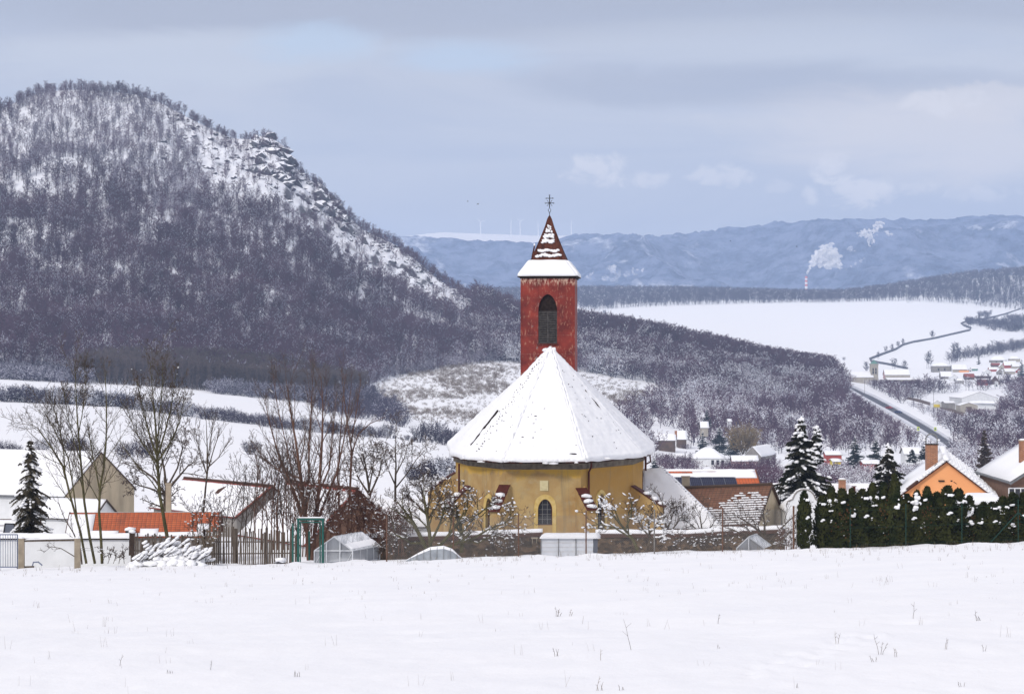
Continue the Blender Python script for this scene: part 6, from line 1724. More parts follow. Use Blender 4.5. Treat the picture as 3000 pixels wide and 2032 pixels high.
def build_conifers():
    spruce('spruce', 'tall dark spruce heavy with snow and a second leader behind the curved chapel gable', 2348, 1222, 1535, 150, 102, snow=.52, seed=5, tier=26, second=(2393, 1250, 1360, 19), droop=.45)
    spruce('spruce', 'smaller snowy spruce between the speckled chimney and the orange house', 2602, 1300, 1500, 160, 70, snow=.5, seed=8, tier=19)
    spruce('spruce', 'dark ragged spruce with little snow in front of the long tan gabled house', 88, 1284, 1600, 110, 70, needle='dry_needle', snow=.3, seed=12, tier=26, droop=.75, thin=.55)
    # snow collar on the ragged spruce
    # thuja hedge
    protos = []
    for k in range(4):
        rng.seed(40 + k); r = .50; fo = MB(); sn = MB(); root = thing('thuja_shrub', 'dark green thuja column of the clipped hedge', 'hedge shrub', (0, 0, 0), 0, 'thuja columns of the hedge')
        tr = MB(); tr.tube([(0, 0, 0), (0, 0, 2.6)], [.05, .02], 6)
        for q in range(2100):
            z = 2.95 * rng.random() ** .9; rr = r * min(1, .62 + z) * max(0, 1 - (z / 3.0) ** 2.6) ** .75 * (1 + .22 * math.sin(z * 5 + k) * math.sin(z * 2.3)); a = rng.random() * 6.28; f = math.sqrt(rng.uniform(.25, 1)); bump = 1 + .16 * math.sin(3 * a + 4 * z + k)
            p = (math.cos(a) * rr * f * bump, math.sin(a) * rr * f * bump, z); l = rng.uniform(.09, .19); w = .045
            t = (math.cos(a) * .35 + rng.gauss(0, .35), math.sin(a) * .35 + rng.gauss(0, .35), 1); t = vmul(vnorm(t), l); s_ = vmul(vnorm((-math.sin(a) + rng.gauss(0, .5), math.cos(a) + rng.gauss(0, .5), rng.gauss(0, .2))), w)
            fo.add([vsub(p, s_), vadd(p, s_), vadd(p, vadd(vmul(t, .6), vmul(s_, 1.1))), vadd(p, t), vadd(p, vsub(vmul(t, .6), vmul(s_, 1.1)))], [(0, 1, 2, 3, 4)])
        for q in range(4):
            a = -1.57 + rng.gauss(0, .8); z = rng.uniform(.3, 2.9); rr = r * min(1, .62 + z) * math.sqrt(max(0.03, 1 - (z / 3.02) ** 4)) * 1.0; sz = rng.choice((.02, .028, .035, .05, .085)); 
            for m in range(rng.choice((1, 2, 3, 5))): sn.blob((math.cos(a) * rr + rng.gauss(0, .06), math.sin(a) * rr, z + rng.gauss(0, .055)), (sz * rng.uniform(.8, 1.5), sz, sz * rng.uniform(.6, 1.1)), 0, .3)
        if k == 1:
            for q in range(5): sn.blob((rng.uniform(-.22, .22), -.12 + rng.uniform(-.1, .1), 2.2 + rng.uniform(-.1, .3)), (.15, .13, .12), 0, .25)
        tr.build('trunk', 'bark', root); fo.build('foliage', 'thuja_leaf', root); sn.build('snow', 'snow', root, smooth=True); protos.append(root)
        if k == 2:
            br = MB()
            for q in range(40):
                a = -1.57 + rng.gauss(0, .5); z = rng.choice((1.0, 1.8)) + rng.gauss(0, .25); p = (math.cos(a) * r * 1.0, math.sin(a) * r * 1.0, z); br.add([p, vadd(p, (.05, -.02, .01)), vadd(p, (.02, -.02, .07))], [(0, 1, 2)])
            br.build('dead_spray', 'thuja_brown', root)
    tops = [(2408, 1452), (2436, 1428), (2466, 1436), (2496, 1440), (2526, 1432), (2556, 1426), (2588, 1418), (2622, 1402), (2655, 1452), (2686, 1446), (2716, 1434), (2746, 1446), (2776, 1424), (2808, 1432), (2842, 1474), (2874, 1478), (2906, 1476), (2938, 1462), (2970, 1448), (3002, 1444), (3034, 1440), (3066, 1450)]
    used = set()
    rng.seed(99)
    for i, (u, v) in enumerate(tops):
        Y = 104.0 + rng.uniform(-.2, .25); x, y, z = XU(u, Y), Y, gz(XU(u, Y), Y) - .05; h = ZV(v, Y) - z
        p = protos[i % 4]; wd = rng.uniform(.85, 1.35); sc = (wd, wd * .9, h * rng.uniform(.97, 1.05) / 2.98)
        if i < 4: p.location = (x, y, z); p.scale = sc; p.rotation_euler = (0, 0, rng.uniform(-.3, .3))
        else: p = copy_tree(p, (x, y, z), rng.uniform(-.5, .5), sc)
        if i in (9, 14):       # a heavy tongue of snow sliding down this column
            m = MB(); 
            for q in range(16): f = q / 15; m.blob((.1 * math.sin(f * 5) + rng.gauss(0, .09), -.32 - .12 * f + rng.gauss(0, .05), 2.75 - .75 * f + rng.gauss(0, .05)), (.14 * (1.1 - f * .6), .12, .12), 0, .25)
            ROOT[p] = Matrix(); o = m.build('snow_tongue', 'snow', p, smooth=True)
    for i, u in enumerate(range(2420, 3080, 42)):        # a second, lower row closes the hedge
        Y = 104.9; x = XU(u, Y); z = gz(x, Y) - .05; copy_tree(protos[(i + 1) % 4], (x, Y, z), rng.uniform(2.6, 3.6), (1.0, .9, rng.uniform(.66, .82)))
    Y = 103.2; x = XU(2356, Y); z = gz(x, Y) - .03; o = copy_tree(protos[0], (x, Y, z), .2, (.86, .86, (ZV(1440, Y) - z) / 2.98), 'single thuja column standing apart beside the rusty corner post'); del o['group']; o.name = 'thuja_tree'


build_conifers()


# ------------------------------------------------------------------ garden things
def build_garden():
    # rubble wall with red coping
    for (pts, lab) in ((((1070, 1577), (1200, 1575), (1320, 1572), (1460, 1567), (1590, 1562)), 'rubble churchyard wall with red tile coping beside the greenhouse'), (((1745, 1566), (1880, 1566), (2010, 1566), (2120, 1559), (2300, 1553)), 'rubble churchyard wall with red tile coping below the sacristy roof')):
        Y = 110.5; p = [P(u, v, Y) for u, v in pts]; root = thing('churchyard_wall', lab, 'wall', (p[2][0], Y, -12))
        w = MB(); c = MB(); s = MB()
        for a, b in zip(p[:-1], p[1:]):
            w.add([(a[0], Y, -12), (b[0], Y, -12), b, a, (a[0], Y + .5, -12), (b[0], Y + .5, -12), (b[0], Y + .5, b[2]), (a[0], Y + .5, a[2])], [(0, 1, 2, 3), (5, 4, 7, 6), (3, 2, 6, 7)])
            up = (0, 0, .03); A = (a[0], Y - .08, a[2] + .02); B = (b[0], Y - .08, b[2] + .02); C = (b[0], Y + .3, b[2] + .22); D = (a[0], Y + .3, a[2] + .22)
            c.add([A, B, C, D, vadd(A, (0, 0, -.15)), vadd(B, (0, 0, -.15)), (b[0], Y + .6, b[2]), (a[0], Y + .6, a[2])], [(0, 1, 2, 3), (4, 5, 1, 0), (3, 2, 6, 7)])
            s.slab(vlerp(A, D, .25), vlerp(B, C, .25), C, D, .10, int((b[0] - a[0]) * 6), 5, .03, .05, 0, 7, .1)
        w.build('stonework', 'rubble_stone', root); c.build('coping', 'rust_sheet' if False else 'red_tile', root); s.build('snow_cap', 'snow', root, smooth=True)
    # white rendered garden wall with snow cap on the other side
    Y = 108; root = thing('garden_wall', 'long white garden wall with dark coping under snow behind the concrete posts', 'wall', (XU(180, Y), Y, -12)); x0, x1 = XU(-150, Y), XU(392, Y); z0, z1 = ZV(1577, Y), ZV(1570, Y)
    w = MB(); w.extrude([(x0, Y), (x1, Y), (x1, Y + .3), (x0, Y + .3)], -13, z0 - .05); w.build('wall', 'white_plaster', root)
    w = MB(); w.box(((x0 + x1) / 2, Y + .13, z0 - .015), (x1 - x0 + .2, .5, .07)); w.build('coping', 'dark_board', root)
    w = MB(); w.slab((x0, Y - .1, z0 + .02), (x1, Y - .1, z0 + .02), (x1, Y + .4, z0 + .10), (x0, Y + .4, z0 + .10), .20, 70, 5, .03, .03, 0, 5, .15); w.build('snow_cap', 'snow', root, smooth=True)
    # steel gate
    Y = 101; root = thing('bar_gate', 'blue grey steel bar gate at the concrete post', 'gate', (XU(20, Y), Y, -11)); zt = ZV(1565, Y); zb = ZV(1660, Y)
    g = MB(); g.beam((XU(-60, Y), Y, zt), (XU(51, Y), Y, zt), .05); g.beam((XU(-60, Y), Y, zb), (XU(51, Y), Y, zb), .05); g.beam((XU(51, Y), Y, zb - .1), (XU(51, Y), Y, zt), .05); g.build('frame', 'blue_grey_metal', root)
    g = MB()
    for k in range(15): xx = XU(-55 + k * 7.1, Y); g.beam((xx, Y, zb), (xx, Y, zt), .022)
    g.build('bar_grille', 'blue_grey_metal', root)
    # concrete post fence
    root = thing('post_fence', 'wooden rail fence between two square concrete posts', 'fence', (XU(145, 101), 101, -11))
    for u, v0, v1, w_ in ((63, 1576, 1664, 17), (227, 1576, 1655, 17)):
        p = MB(); p.box((XU(u, 101), 101, (ZV(v0, 101) + ZV(v1 + 12, 101)) / 2), (w_ * 101 / F, .26, (v1 + 12 - v0) * 101 / F), .1); po = p.build('post', 'concrete_post', root)
        p = MB(); p.blob((XU(u, 101), 101, ZV(v0, 101) + .02), (.17, .16, .06)); p.build('snow_cap', 'snow', po, smooth=True)
    p = MB(); p.beam(P(70, 1584, 101), P(222, 1581, 101), .07); p.build('rail', 'weathered_wood', root)
    p = MB(); p.slab(vadd(P(72, 1582, 101), (0, -.05, .03)), vadd(P(220, 1579, 101), (0, -.05, .03)), vadd(P(220, 1579, 101), (0, .05, .03)), vadd(P(72, 1582, 101), (0, .05, .03)), .05, 24, 3, .02, .0, 0, 4, .05); p.build('snow_cap', 'snow', root, smooth=True)
    p = MB(); p.beam(P(72, 1660, 101), P(100, 1659, 101), .08); p.build('lower_rail', 'weathered_wood', root)
    for v in (1606, 1612): p = MB(); p.tube([P(236, v - 1, 101.3), P(268, v, 102.8), P(300, v + 1, 102.9)], .008, 4); p.build('wire', 'galvanised', root)
    root = thing('metal_hoop', 'bent blue grey metal bar sticking out of the snow beside the concrete post', 'scrap', (XU(110, 100.7), 100.7, -11)); p = MB(); p.tube([P(95, 1656, 100.7), P(98, 1646, 100.7), P(112, 1645, 100.7), P(124, 1655, 100.7)], .035, 6); p.build('bar', 'blue_grey_metal', root)
    # picket fences
    for (u0, u1, v0t, v1t, Y, lab, hp) in ((386, 580, 1565, 1575, 104.5, 'low weathered picket fence behind the snowy branch heap', 60), (598, 872, 1540, 1565, 103.6, 'tall dark rustic picket fence of uneven stakes', 90)):
        root = thing('picket_fence', lab, 'fence', (XU((u0 + u1) / 2, Y), Y, -11))
        n = int((u1 - u0) / 6.0); pk = MB(); sn = MB()
        for i in range(n):
            u = u0 + (u1 - u0) * (i + rng.uniform(-.2, .2)) / n; x = XU(u, Y); zb = gz(x, Y); f = i / n
            zt = ZV(v0t + (v1t - v0t) * f + rng.uniform(-9, 9), Y); ln = rng.uniform(-.06, .06)
            pk.beam((x, Y + rng.uniform(-.02, .02), zb - .1), (x + ln, Y, zt), .066 * rng.uniform(.7, 1.3), .035)
        pk.build('picket', 'weathered_wood', root)['kind'] = 'stuff'
        r = MB()
        for dv in (.35, .75):
            a = (XU(u0, Y), Y + .05, gz(XU(u0, Y), Y) + hp / F * Y * dv); b = (XU(u1, Y), Y + .05, gz(XU(u1, Y), Y) + hp / F * Y * dv * .9); r.beam(a, b, .06, .05)
        r.build('rail', 'weathered_wood', root)
        for u in (np.linspace(u0, u1, 4)):
            p = MB(); x = XU(u, Y); p.tube([(x, Y + .1, gz(x, Y) - .1), (x, Y + .1, gz(x, Y) + hp / F * Y * 1.15)], .07, 6); p.build('post', 'dark_wood', root)
    # tarred old gate post
    root = thing('fence_stump', 'thick old wooden post beside the heap of branches', 'post', (XU(386, 102.8), 102.8, -11)); p = MB(); p.box((XU(386, 102.8), 102.8, ZV(1592, 102.8)), (.28, .25, 1.1), .2, 0, .8, .8); p.build('post', 'dark_wood', root)
    p = MB(); p.blob((XU(387, 102.8), 102.8, ZV(1556, 102.8)), (.2, .18, .12)); p.build('snow_cap', 'snow', root, smooth=True)
    # snow-covered heap of branches
    root = thing('branch_heap', 'long heap of cut branches buried in snow before the fence', 'brush heap', (XU(490, 101.8), 101.8, -11)); m = MB(); s = MB()
    for k in range(95):
        u = rng.uniform(392, 600); x = XU(u, 101.8); y = 101.8 + rng.uniform(-.7, .7); g0 = gz(x, y); h = .9 * math.sin(max(0.05, (u - 380) / 225 * math.pi)) ** .6
        a = (x, y, g0 + rng.uniform(.1, h)); L = rng.uniform(.3, .8); an = rng.choice((.5, .8, 1.0)) + rng.gauss(0, .25); b = (a[0] + L * math.cos(an), a[1] - .15, a[2] + L * math.sin(an) * .7); r = rng.uniform(.018, .04)
        m.tube([a, b], [r, r * .6], 5)
        for q in (.25, .6, .95): p = vlerp(a, b, q); s.blob((p[0], p[1], p[2] + .07), (.15, .12, .085), 0, .25, 0, .5)
    for k in range(120):
        u = rng.uniform(385, 605); x = XU(u, 101.8); y = 101.8 + rng.uniform(-.9, .7); h = .75 * math.sin(max(.05, (u - 380) / 230 * math.pi)) ** .7 * (1 - abs(y - 101.9) / 1.3); s.blob((x, y, gz(x, y) + h * rng.uniform(.3, .95)), (.26, .25, .14), 0, .25)
    m.build('branch_tangle', 'bark', root)['kind'] = 'stuff'; s.build('snow', 'snow', root, smooth=True)
    root = thing('snowy_stone', 'small dark stone with snow cap beside the green metal frame', 'stone', (XU(822, 101.5), 101.5, -10.3)); p = MB(); q = (XU(822, 101.5), 101.5, gz(XU(822, 101.5), 101.5)); p.blob((q[0], q[1], q[2] + .08), (.32, .25, .14), 0, .3); p.build('stone', 'rock', root); p = MB(); p.blob((q[0], q[1], q[2] + .2), (.31, .24, .12), 0, .12); p.build('snow_cap', 'snow', root, smooth=True)
    # green climbing / carpet frame
    Y = 101.5; root = thing('swing_stand', 'green painted square metal frame standing before the bare shrub tree', 'stand', (XU(910, Y), Y, -11)); k = Y / F
    def post(u, v0, v1, r, y=Y, nm='post', mm='green_paint'): p = MB(); p.tube([P(u, v0, y), P(u, v1, y)], r, 8); return p.build(nm, mm, root)
    post(874, 1518, 1650, .058); post(946, 1518, 1648, .058); p = MB(); p.tube([P(870, 1520, Y), P(950, 1520, Y)], .055, 8); p.build('top_bar', 'green_paint', root)
    post(858, 1532, 1648, .05, Y + .4); post(880, 1528, 1648, .03, Y + 1); post(938, 1528, 1648, .03, Y + 1); post(906, 1555, 1640, .05, Y + 1.6); p = MB(); p.tube([P(880, 1529, Y + 1), P(938, 1529, Y + 1)], .03, 6); p.build('back_bar', 'green_paint', root)
    p = MB(); p.slab(vadd(P(872, 1516, Y), (0, -.06, 0)), vadd(P(948, 1516, Y), (0, -.06, 0)), vadd(P(948, 1516, Y), (0, .06, 0)), vadd(P(872, 1516, Y), (0, .06, 0)), .04, 12, 3, .015, 0, 0, 3, .05); p.build('snow_cap', 'snow', root, smooth=True)
    # greenhouse
    Y = 103.2; root = thing('greenhouse', 'small aluminium greenhouse with translucent sheet walls', 'greenhouse', (XU(1000, Y), Y, -11))
    A = P(921, 1612, Y); B = P(1033, 1612, Y - .25); ap = P(979, 1571, Y); zg = gz(A[0], Y) - .05; dx, dy = 1.15, 2.6    # depth vector
    bk = lambda p: (p[0] + dx, p[1] + dy, p[2])
    A0, B0 = (A[0], A[1], zg), (B[0], B[1], zg)
    w = MB(); w.add([A0, B0, B, ap, A], [(0, 1, 2, 3, 4)]); w.add([B0, bk(B0), bk(B), B], [(0, 1, 2, 3)]); w.add([A0, A, bk(A), bk(A0)], [(0, 1, 2, 3)]); w.add([bk(A0), bk(A), bk(ap), bk(B), bk(B0)], [(0, 1, 2, 3, 4)])
    w.build('wall_sheet', 'poly_sheet', root)
    w = MB(); up = (0, 0, .02); w.add([vadd(q, up) for q in (B, bk(B), bk(ap), ap)], [(0, 1, 2, 3)]); w.add([vadd(q, up) for q in (A, ap, bk(ap), bk(A))], [(0, 1, 2, 3)]); w.build('roof_sheet', 'poly_roof', root)
    f = MB(); e = (0, -.03, 0)
    for a, b in ((A0, A), (B0, B), (A, ap), (ap, B), (A, B), (A0, B0), (ap, bk(ap)), (B, bk(B)), (A, bk(A)), (bk(ap), bk(B)), (bk(B), bk(B0)), (B0, bk(B0))): f.beam(vadd(a, e), vadd(b, e), .05)
    for t in (.32, .67):
        q0 = vlerp(A0, B0, t); zt = A[2] + (ap[2] - A[2]) * (1 - abs(t - .51) / .5); f.beam(vadd(q0, e), vadd((q0[0], q0[1], zt), e), .05)
    for t in (.25, .5, .75):
        f.beam(vadd(vlerp(B0, bk(B0), t), (.03, -.01, 0)), vadd(vlerp(B, bk(B), t), (.03, -.01, 0)), .03); f.beam(vadd(vlerp(B, bk(B), t), (0, 0, .04)), vadd(vlerp(ap, bk(ap), t), (0, 0, .04)), .03)
    f.beam(vadd(A0, (0.05, -.03, 0)), vadd(vlerp(A0, B0, .18), (0, -.03, .5)), .02); f.beam(vadd(vlerp(B0, A0, .18), (0, -.03, 0)), vadd(B, (-.03, -.03, -.1)), .02)
    f.build('frame', 'alu', root)
    s = MB(); s.slab(vlerp(B, ap, .06), vlerp(bk(B), bk(ap), .06), vlerp(bk(B), bk(ap), .45), vlerp(B, ap, .45), .03, 14, 8, .015, 0, 0, 8, .2, .03); s.build('snow_cover', 'snow', root, smooth=True)
    # second greenhouse, only its gable top above the bank
    Y = 104.2; root = thing('greenhouse', 'half hidden greenhouse with only its pointed roof above the snow', 'greenhouse', (XU(2195, Y), Y, -11)); A, B, ap = P(2158, 1606, Y), P(2238, 1606, Y + .6), P(2193, 1573, Y); dx, dy = .55, 1.6
    bk = lambda p: (p[0] + dx, p[1] + dy, p[2]); w = MB(); A0, B0 = (A[0], A[1], A[2] - 1), (B[0], B[1], B[2] - 1); w.add([A0, B0, B, ap, A], [(0, 1, 2, 3, 4)]); w.build('wall_sheet', 'poly_sheet', root)
    w = MB(); w.add([B, bk(B), bk(ap), ap], [(0, 1, 2, 3)]); w.add([A, ap, bk(ap), bk(A)], [(0, 1, 2, 3)]); w.build('roof_sheet', 'poly_roof', root)
    f = MB()
    for a, b in ((A, ap), (ap, B), (ap, bk(ap)), (A, bk(A)), (bk(ap), bk(B)), (ap, (ap[0], ap[1], A0[2])), (A0, A), (B0, B)): f.beam(vadd(a, (0, -.02, .02)), vadd(b, (0, -.02, .02)), .045)
    f.build('frame', 'alu', root)
    # cold frame tunnel
    Y = 101.6; root = thing('cold_frame', 'low plastic grow tunnel hunched under snow at the field edge', 'grow tunnel', (XU(1265, Y), Y, -11)); us = np.linspace(1190, 1352, 26); sk = MB(); sn = MB(); rows = []
    for u in us:
        x = XU(u, Y); zb = gz(x, Y) - .05; h = np.interp(u, [1190, 1225, 1260, 1300, 1325, 1352], [.05, .36, .62, .66, .5, .05]); rows.append([(x, Y - .35 + .9 * q, zb + h * (.35 + .65 * math.sin(q * math.pi)) if 0 < q < 1 else zb - .05) for q in np.linspace(0, 1, 9)])
    for a, b in zip(rows[:-1], rows[1:]):
        for i in range(8): (sk if i < 2 else sn).add([a[i], b[i], b[i + 1], a[i + 1]], [(0, 1, 2, 3)])
    sk.build('film', 'polytunnel_film', root, smooth=True); o = sn.build('snow_cover', 'snow', root, smooth=True)
    hp = MB()
    for r_ in rows[2::3]: hp.tube([vadd(p, (0, -.02, .01)) for p in r_[:4]], .012, 5)
    hp.build('hoop_rib', 'galvanised', root)
    # white panelled raised bed
    Y = 103.0; root = thing('raised_bed', 'white panelled raised garden bed topped with thick snow', 'raised bed', (XU(1665, Y), Y, -11)); x0, x1 = XU(1584, Y), XU(1738, Y); zb, zt = ZV(1628, Y), ZV(1576, Y)
    b = MB()
    for k in range(4):
        z0 = zb + (zt - zb) * k / 4; b.box(((x0 + x1) / 2, Y + .02 * (k % 2), z0 + (zt - zb) / 8), (x1 - x0, .06, (zt - zb) / 4 - .012))
    b.build('front_panel', 'white_panel', root)
    b = MB(); b.add([(x1, Y - .03, zb), (x1 + .25, Y + 1.1, zb), (x1 + .25, Y + 1.1, zt), (x1, Y - .03, zt)], [(0, 1, 2, 3)]); b.box((x1 + .10, Y + .02, (zb + zt) / 2), (.22, .07, zt - zb)); b.build('side_panel', 'box_side', root)
    b = MB()
    for t in (0, .33, .66): xx = x0 + (x1 - x0) * t; b.beam((xx + .02, Y - .05, zb), (xx + .02, Y - .05, zt), .035)
    b.build('stay', 'galvanised', root)
    b = MB(); b.slab((x0 - .05, Y - .15, zt), (x1 + .3, Y - .15, zt), (x1 + .4, Y + 1.1, zt), (x0 + .1, Y + 1.1, zt), .20, 30, 10, .02, .03, 0, 3, .15); b.build('snow_cap', 'snow', root, smooth=True)
    b = MB(); a = P(1566, 1575, Y); b.box((a[0], a[1], a[2]), (.32, .3, .05)); b.beam((a[0] - .1, a[1], a[2]), (a[0] - .1, a[1], a[2] - .25), .04); b.beam((a[0] + .1, a[1], a[2]), (a[0] + .1, a[1], a[2] - .25), .04); b.build('shelf', 'concrete_post', root)
    # chain link fence
    Y = 101.9; root = thing('wire_fence', 'chain link garden fence on thin rusty posts in front of the church', 'fence', (XU(1720, Y), Y, -11))
    for u, v in ((1133, 1508), (1328, 1510), (1519, 1503), (1717, 1495), (1917, 1492), (2117, 1486), (2325, 1481)):
        x = XU(u, Y); p = MB(); w_ = .055 if u < 2300 else .085; p.tube([(x, Y, gz(x, Y) - .1), (x, Y, ZV(v, Y))], w_ / 2 + .006, 8); p.build('post', 'rusty_post' if u not in (1917,) else 'grey_post', root)
    p = MB(); p.tube([P(2332, 1486, Y), P(2334, 1610, Y)], .015, 5); p.build('stay', 'galvanised', root)
    w = MB(); xs0, xs1 = XU(1133, Y), XU(2325, Y); st = .085; Hh = 2.0; t = .0026; x = xs0 - Hh
    def zz(x, f): g = -1.7 - .0825 * Y + .0252 * x + .000217 * x * x; return g + Hh * f
    while x < xs1:
        for s_ in (1, -1):
            a, b = (x, 0), (x + Hh, 1)
            if s_ < 0: a, b = (x, 1), (x + Hh, 0)
            # clip at the ends
            def cl(px, pf, qx, qf, lim, hi):
                return px, pf
            ax_, af, bx_, bf = a[0], a[1], b[0], b[1]
            if ax_ < xs0: f = (xs0 - ax_) / Hh; ax_, af = xs0, af + (bf - af) * f
            if bx_ > xs1: f = (bx_ - xs1) / (bx_ - ax_); bx_, bf = xs1, bf - (bf - af) * f
            A, B = (ax_, Y + .003 * s_, zz(ax_, af)), (bx_, Y + .003 * s_, zz(bx_, bf)); q = t * .7
            w.add([(A[0] - q, A[1], A[2] + q * s_), (A[0] + q, A[1], A[2] - q * s_), (B[0] + q, B[1], B[2] - q * s_), (B[0] - q, B[1], B[2] + q * s_), (A[0], A[1] + t, A[2]), (B[0], B[1] + t, B[2])], [(0, 1, 2, 3), (1, 4, 5, 2), (4, 0, 3, 5)])
        x += st
    w.build('wire_mesh', 'galvanised', root)
    # green posts along the hedge
    Y = 103.2; root = thing('wire_fence', 'dark green fence posts with diagonal braces along the thuja hedge', 'fence', (XU(2750, Y), Y, -10.5))
    for u, v in ((2491, 1485), (2654, 1475), (2818, 1470), (2983, 1462)):
        x = XU(u, Y); p = MB(); p.tube([(x, Y, gz(x, Y) - .1), (x, Y, ZV(v, Y))], .022, 6); p.build('post', 'dark_green_paint', root)
    for a, b in (((2983, 1500), (2900, 1590)), ((2983, 1500), (3060, 1570))): p = MB(); p.tube([P(*a, Y), P(*b, Y)], .025, 6); p.build('brace', 'dark_green_paint', root)
    for v in (1490, 1540, 1590): p = MB(); p.tube([P(2491, v + 6, Y), P(3060, v - 14, Y)], .005, 4); p.build('wire', 'dark_green_paint', root)
    # plank leaning by the corner bramble
    root = thing('leaning_plank', 'weathered plank leaning against the snowy bramble', 'plank', (XU(2280, 103), 103, -10.5)); p = MB(); p.beam(P(2270, 1608, 103), P(2315, 1556, 103.6), .10, .03); p.build('plank', 'weathered_wood', root)


build_garden()


# ------------------------------------------------------------------ dry weeds in the field
def field_hit(u, v):
    Y = np.linspace(12, 106, 3000); d = (CV - v) / F * Y - base_ground((u - CU) / F * Y, Y); k = int(np.argmax(d <= 0)); return ((u - CU) / F * Y[k], Y[k], float(base_ground(np.array([(u - CU) / F * Y[k]]), np.array([Y[k]]))[0]))


def build_weeds():
    L = [(1852, 1910, 97, 'tallest dry weed stalk, thin and forked, alone in the open snow'), (2575, 1916, 60, 'pair of crossed dry stalks with forked tips'), (2675, 1819, 58, 'tall leaning dry stalk near the old track across the snow'), (2862, 1819, 32, 'short bent dry stalk near the end of the old track'),
         (2103, 1826, 30, 'single leaning dry straw beside the old track'), (2768, 1902, 35, 'tight upright bunch of dry stalks'), (2449, 1887, 40, 'dry weed with a fork like a small letter Y'), (2623, 1926, 30, 'small dry tuft just beside the crossed stalks'), (1748, 2020, 42, 'dry sprig bending at the very bottom of the snow'),
         (1760, 1934, 35, 'thin branched dry sprig near the tallest stalk'), (1626, 1921, 26, 'low fan of three dry straws'), (1629, 1806, 30, 'two parallel dry straws on the far side of the track'), (1669, 1805, 22, 'short straight dry straw on the far side of the track'), (2555, 1942, 24, 'small forked stubble below the crossed stalks'), (2881, 1908, 22, 'V shaped dry stubble'),
         (2333, 2016, 16, 'tiny dry stub at the lower edge'), (1816, 2019, 15, 'tiny V shaped stub at the lower edge'), (2810, 2013, 18, 'bent dry stub in the lower corner'), (350, 1952, 36, 'single slanting straw alone in smooth snow'), (617, 1962, 30, 'single upright straw alone in smooth snow'), (862, 1976, 14, 'small dry sprig with side twigs alone in smooth snow'), (490, 1972, 12, 'tiny double stub in smooth snow'), (2103, 1900, 14, 'short hooked stub between the footprints')]
    for u, v, h, lab in L:
        x, y, z = field_hit(u, v); H = h / F * y; root = thing('dry_weed', lab, 'weed', (x, y, z)); m = MB(); rng.seed(int(u))
        n = 1 if 'single' in lab or 'tallest' in lab or 'tall' in lab else rng.randint(2, 4)
        for k in range(n):
            dx = rng.uniform(-.3, .3) * H; hh = H * (1 if k == 0 else rng.uniform(.4, .9)); p = [(x + .02 * k, y, z - .03)]
            for q in range(1, 5): p.append((x + .02 * k + dx * q / 4 + rng.gauss(0, .015 * H), y + rng.gauss(0, .02 * H), z + hh * q / 4))
            r = .0022 * (y / 25); m.tube(p, [r * 1.3, r * 1.1, r, r * .8, r * .5], 5)
            if 'fork' in lab or 'branch' in lab or 'side' in lab or k == 0:
                for q in (2, 3): b = p[q]; m.tube([b, (b[0] + rng.choice((-1, 1)) * hh * .16, b[1], b[2] + hh * .14)], [r * .8, r * .4], 4)
        m.build('stalk', 'straw' if rng.random() < .3 else 'bark', root)
    m = MB(); rng.seed(5)
    for k in range(900):
        p = rng.random(); Y = rng.uniform(88, 103) if p < .55 else rng.uniform(50, 95) if p < .85 else rng.uniform(20, 55); X = rng.uniform(-.27, .27) * Y
        if Y > 88 and X < -5 and rng.random() < .6: continue
        z = float(base_ground(np.array([X]), np.array([Y]))[0]); H = rng.uniform(.05, .30) * (1 if Y > 88 else .6); 
        for q in range(rng.randint(1, 3)):
            xx = X + rng.gauss(0, .05); m.tube([(xx, Y, z - .04), (xx + rng.gauss(0, .2 * H), Y, z + H * rng.uniform(.6, 1))], [.0035 * (Y / 60), .0015 * (Y / 60)], 3)
    o = m.build('dry_grass', 'straw'); tag(o, kind='stuff')


build_weeds()
# ------------------------------------------------------------------ middle distance and beyond
def bush_proto(name, label, cat, kind, h, seed, group=None, mats=('twig', 'twig', 'twig_snow')):
    """single thing from a light prototype: wood / twigs / snow split into parts"""
    V, T, M = proto(kind, seed)
    root = thing(name, label, cat, (0, 0, 0), 0, group)
    W = V.copy(); W *= h; W[:, 2] -= .05 * h
    for k, nm in ((1, 'trunk'), (0, 'crown'), (2, 'snow')):
        t = T[M == k]
        if not len(t): continue
        idx, inv = np.unique(t, return_inverse=True)
        np_mesh(nm, W[idx], inv.reshape(t.shape), None, [mats[{1: 1, 0: 0, 2: 2}[k]]], root)
    return root


def merge_proto(kind, seeds, spread):
    """several light prototypes grown together into one dense bush"""
    Vs, Ts, Ms = [], [], []; o = 0
    for i, s_ in enumerate(seeds):
        V, T, M = proto(kind, s_); V = V * (1 - .12 * i / len(seeds)); a = i * 2.4; V = V + np.array([math.cos(a) * spread * (i > 0), math.sin(a) * spread * (i > 0), 0], np.float32)
        Vs.append(V); Ts.append(T + o); Ms.append(M); o += len(V)
    return np.concatenate(Vs), np.concatenate(Ts), np.concatenate(Ms)


def dense_bush(name, label, cat, kind, seeds, group=None, mats=('twig', 'bark', 'twig_snow'), spread=.22):
    V, T, M = merge_proto(kind, seeds, spread); root = thing(name, label, cat, (0, 0, 0), 0, group)
    for k, nm in ((1, 'trunk'), (0, 'crown'), (2, 'snow')):
        t = T[M == k]
        if not len(t): continue
        idx, inv = np.unique(t, return_inverse=True); np_mesh(nm, V[idx], inv.reshape(t.shape), None, [mats[{1: 1, 0: 0, 2: 2}[k]]], root)
    return root


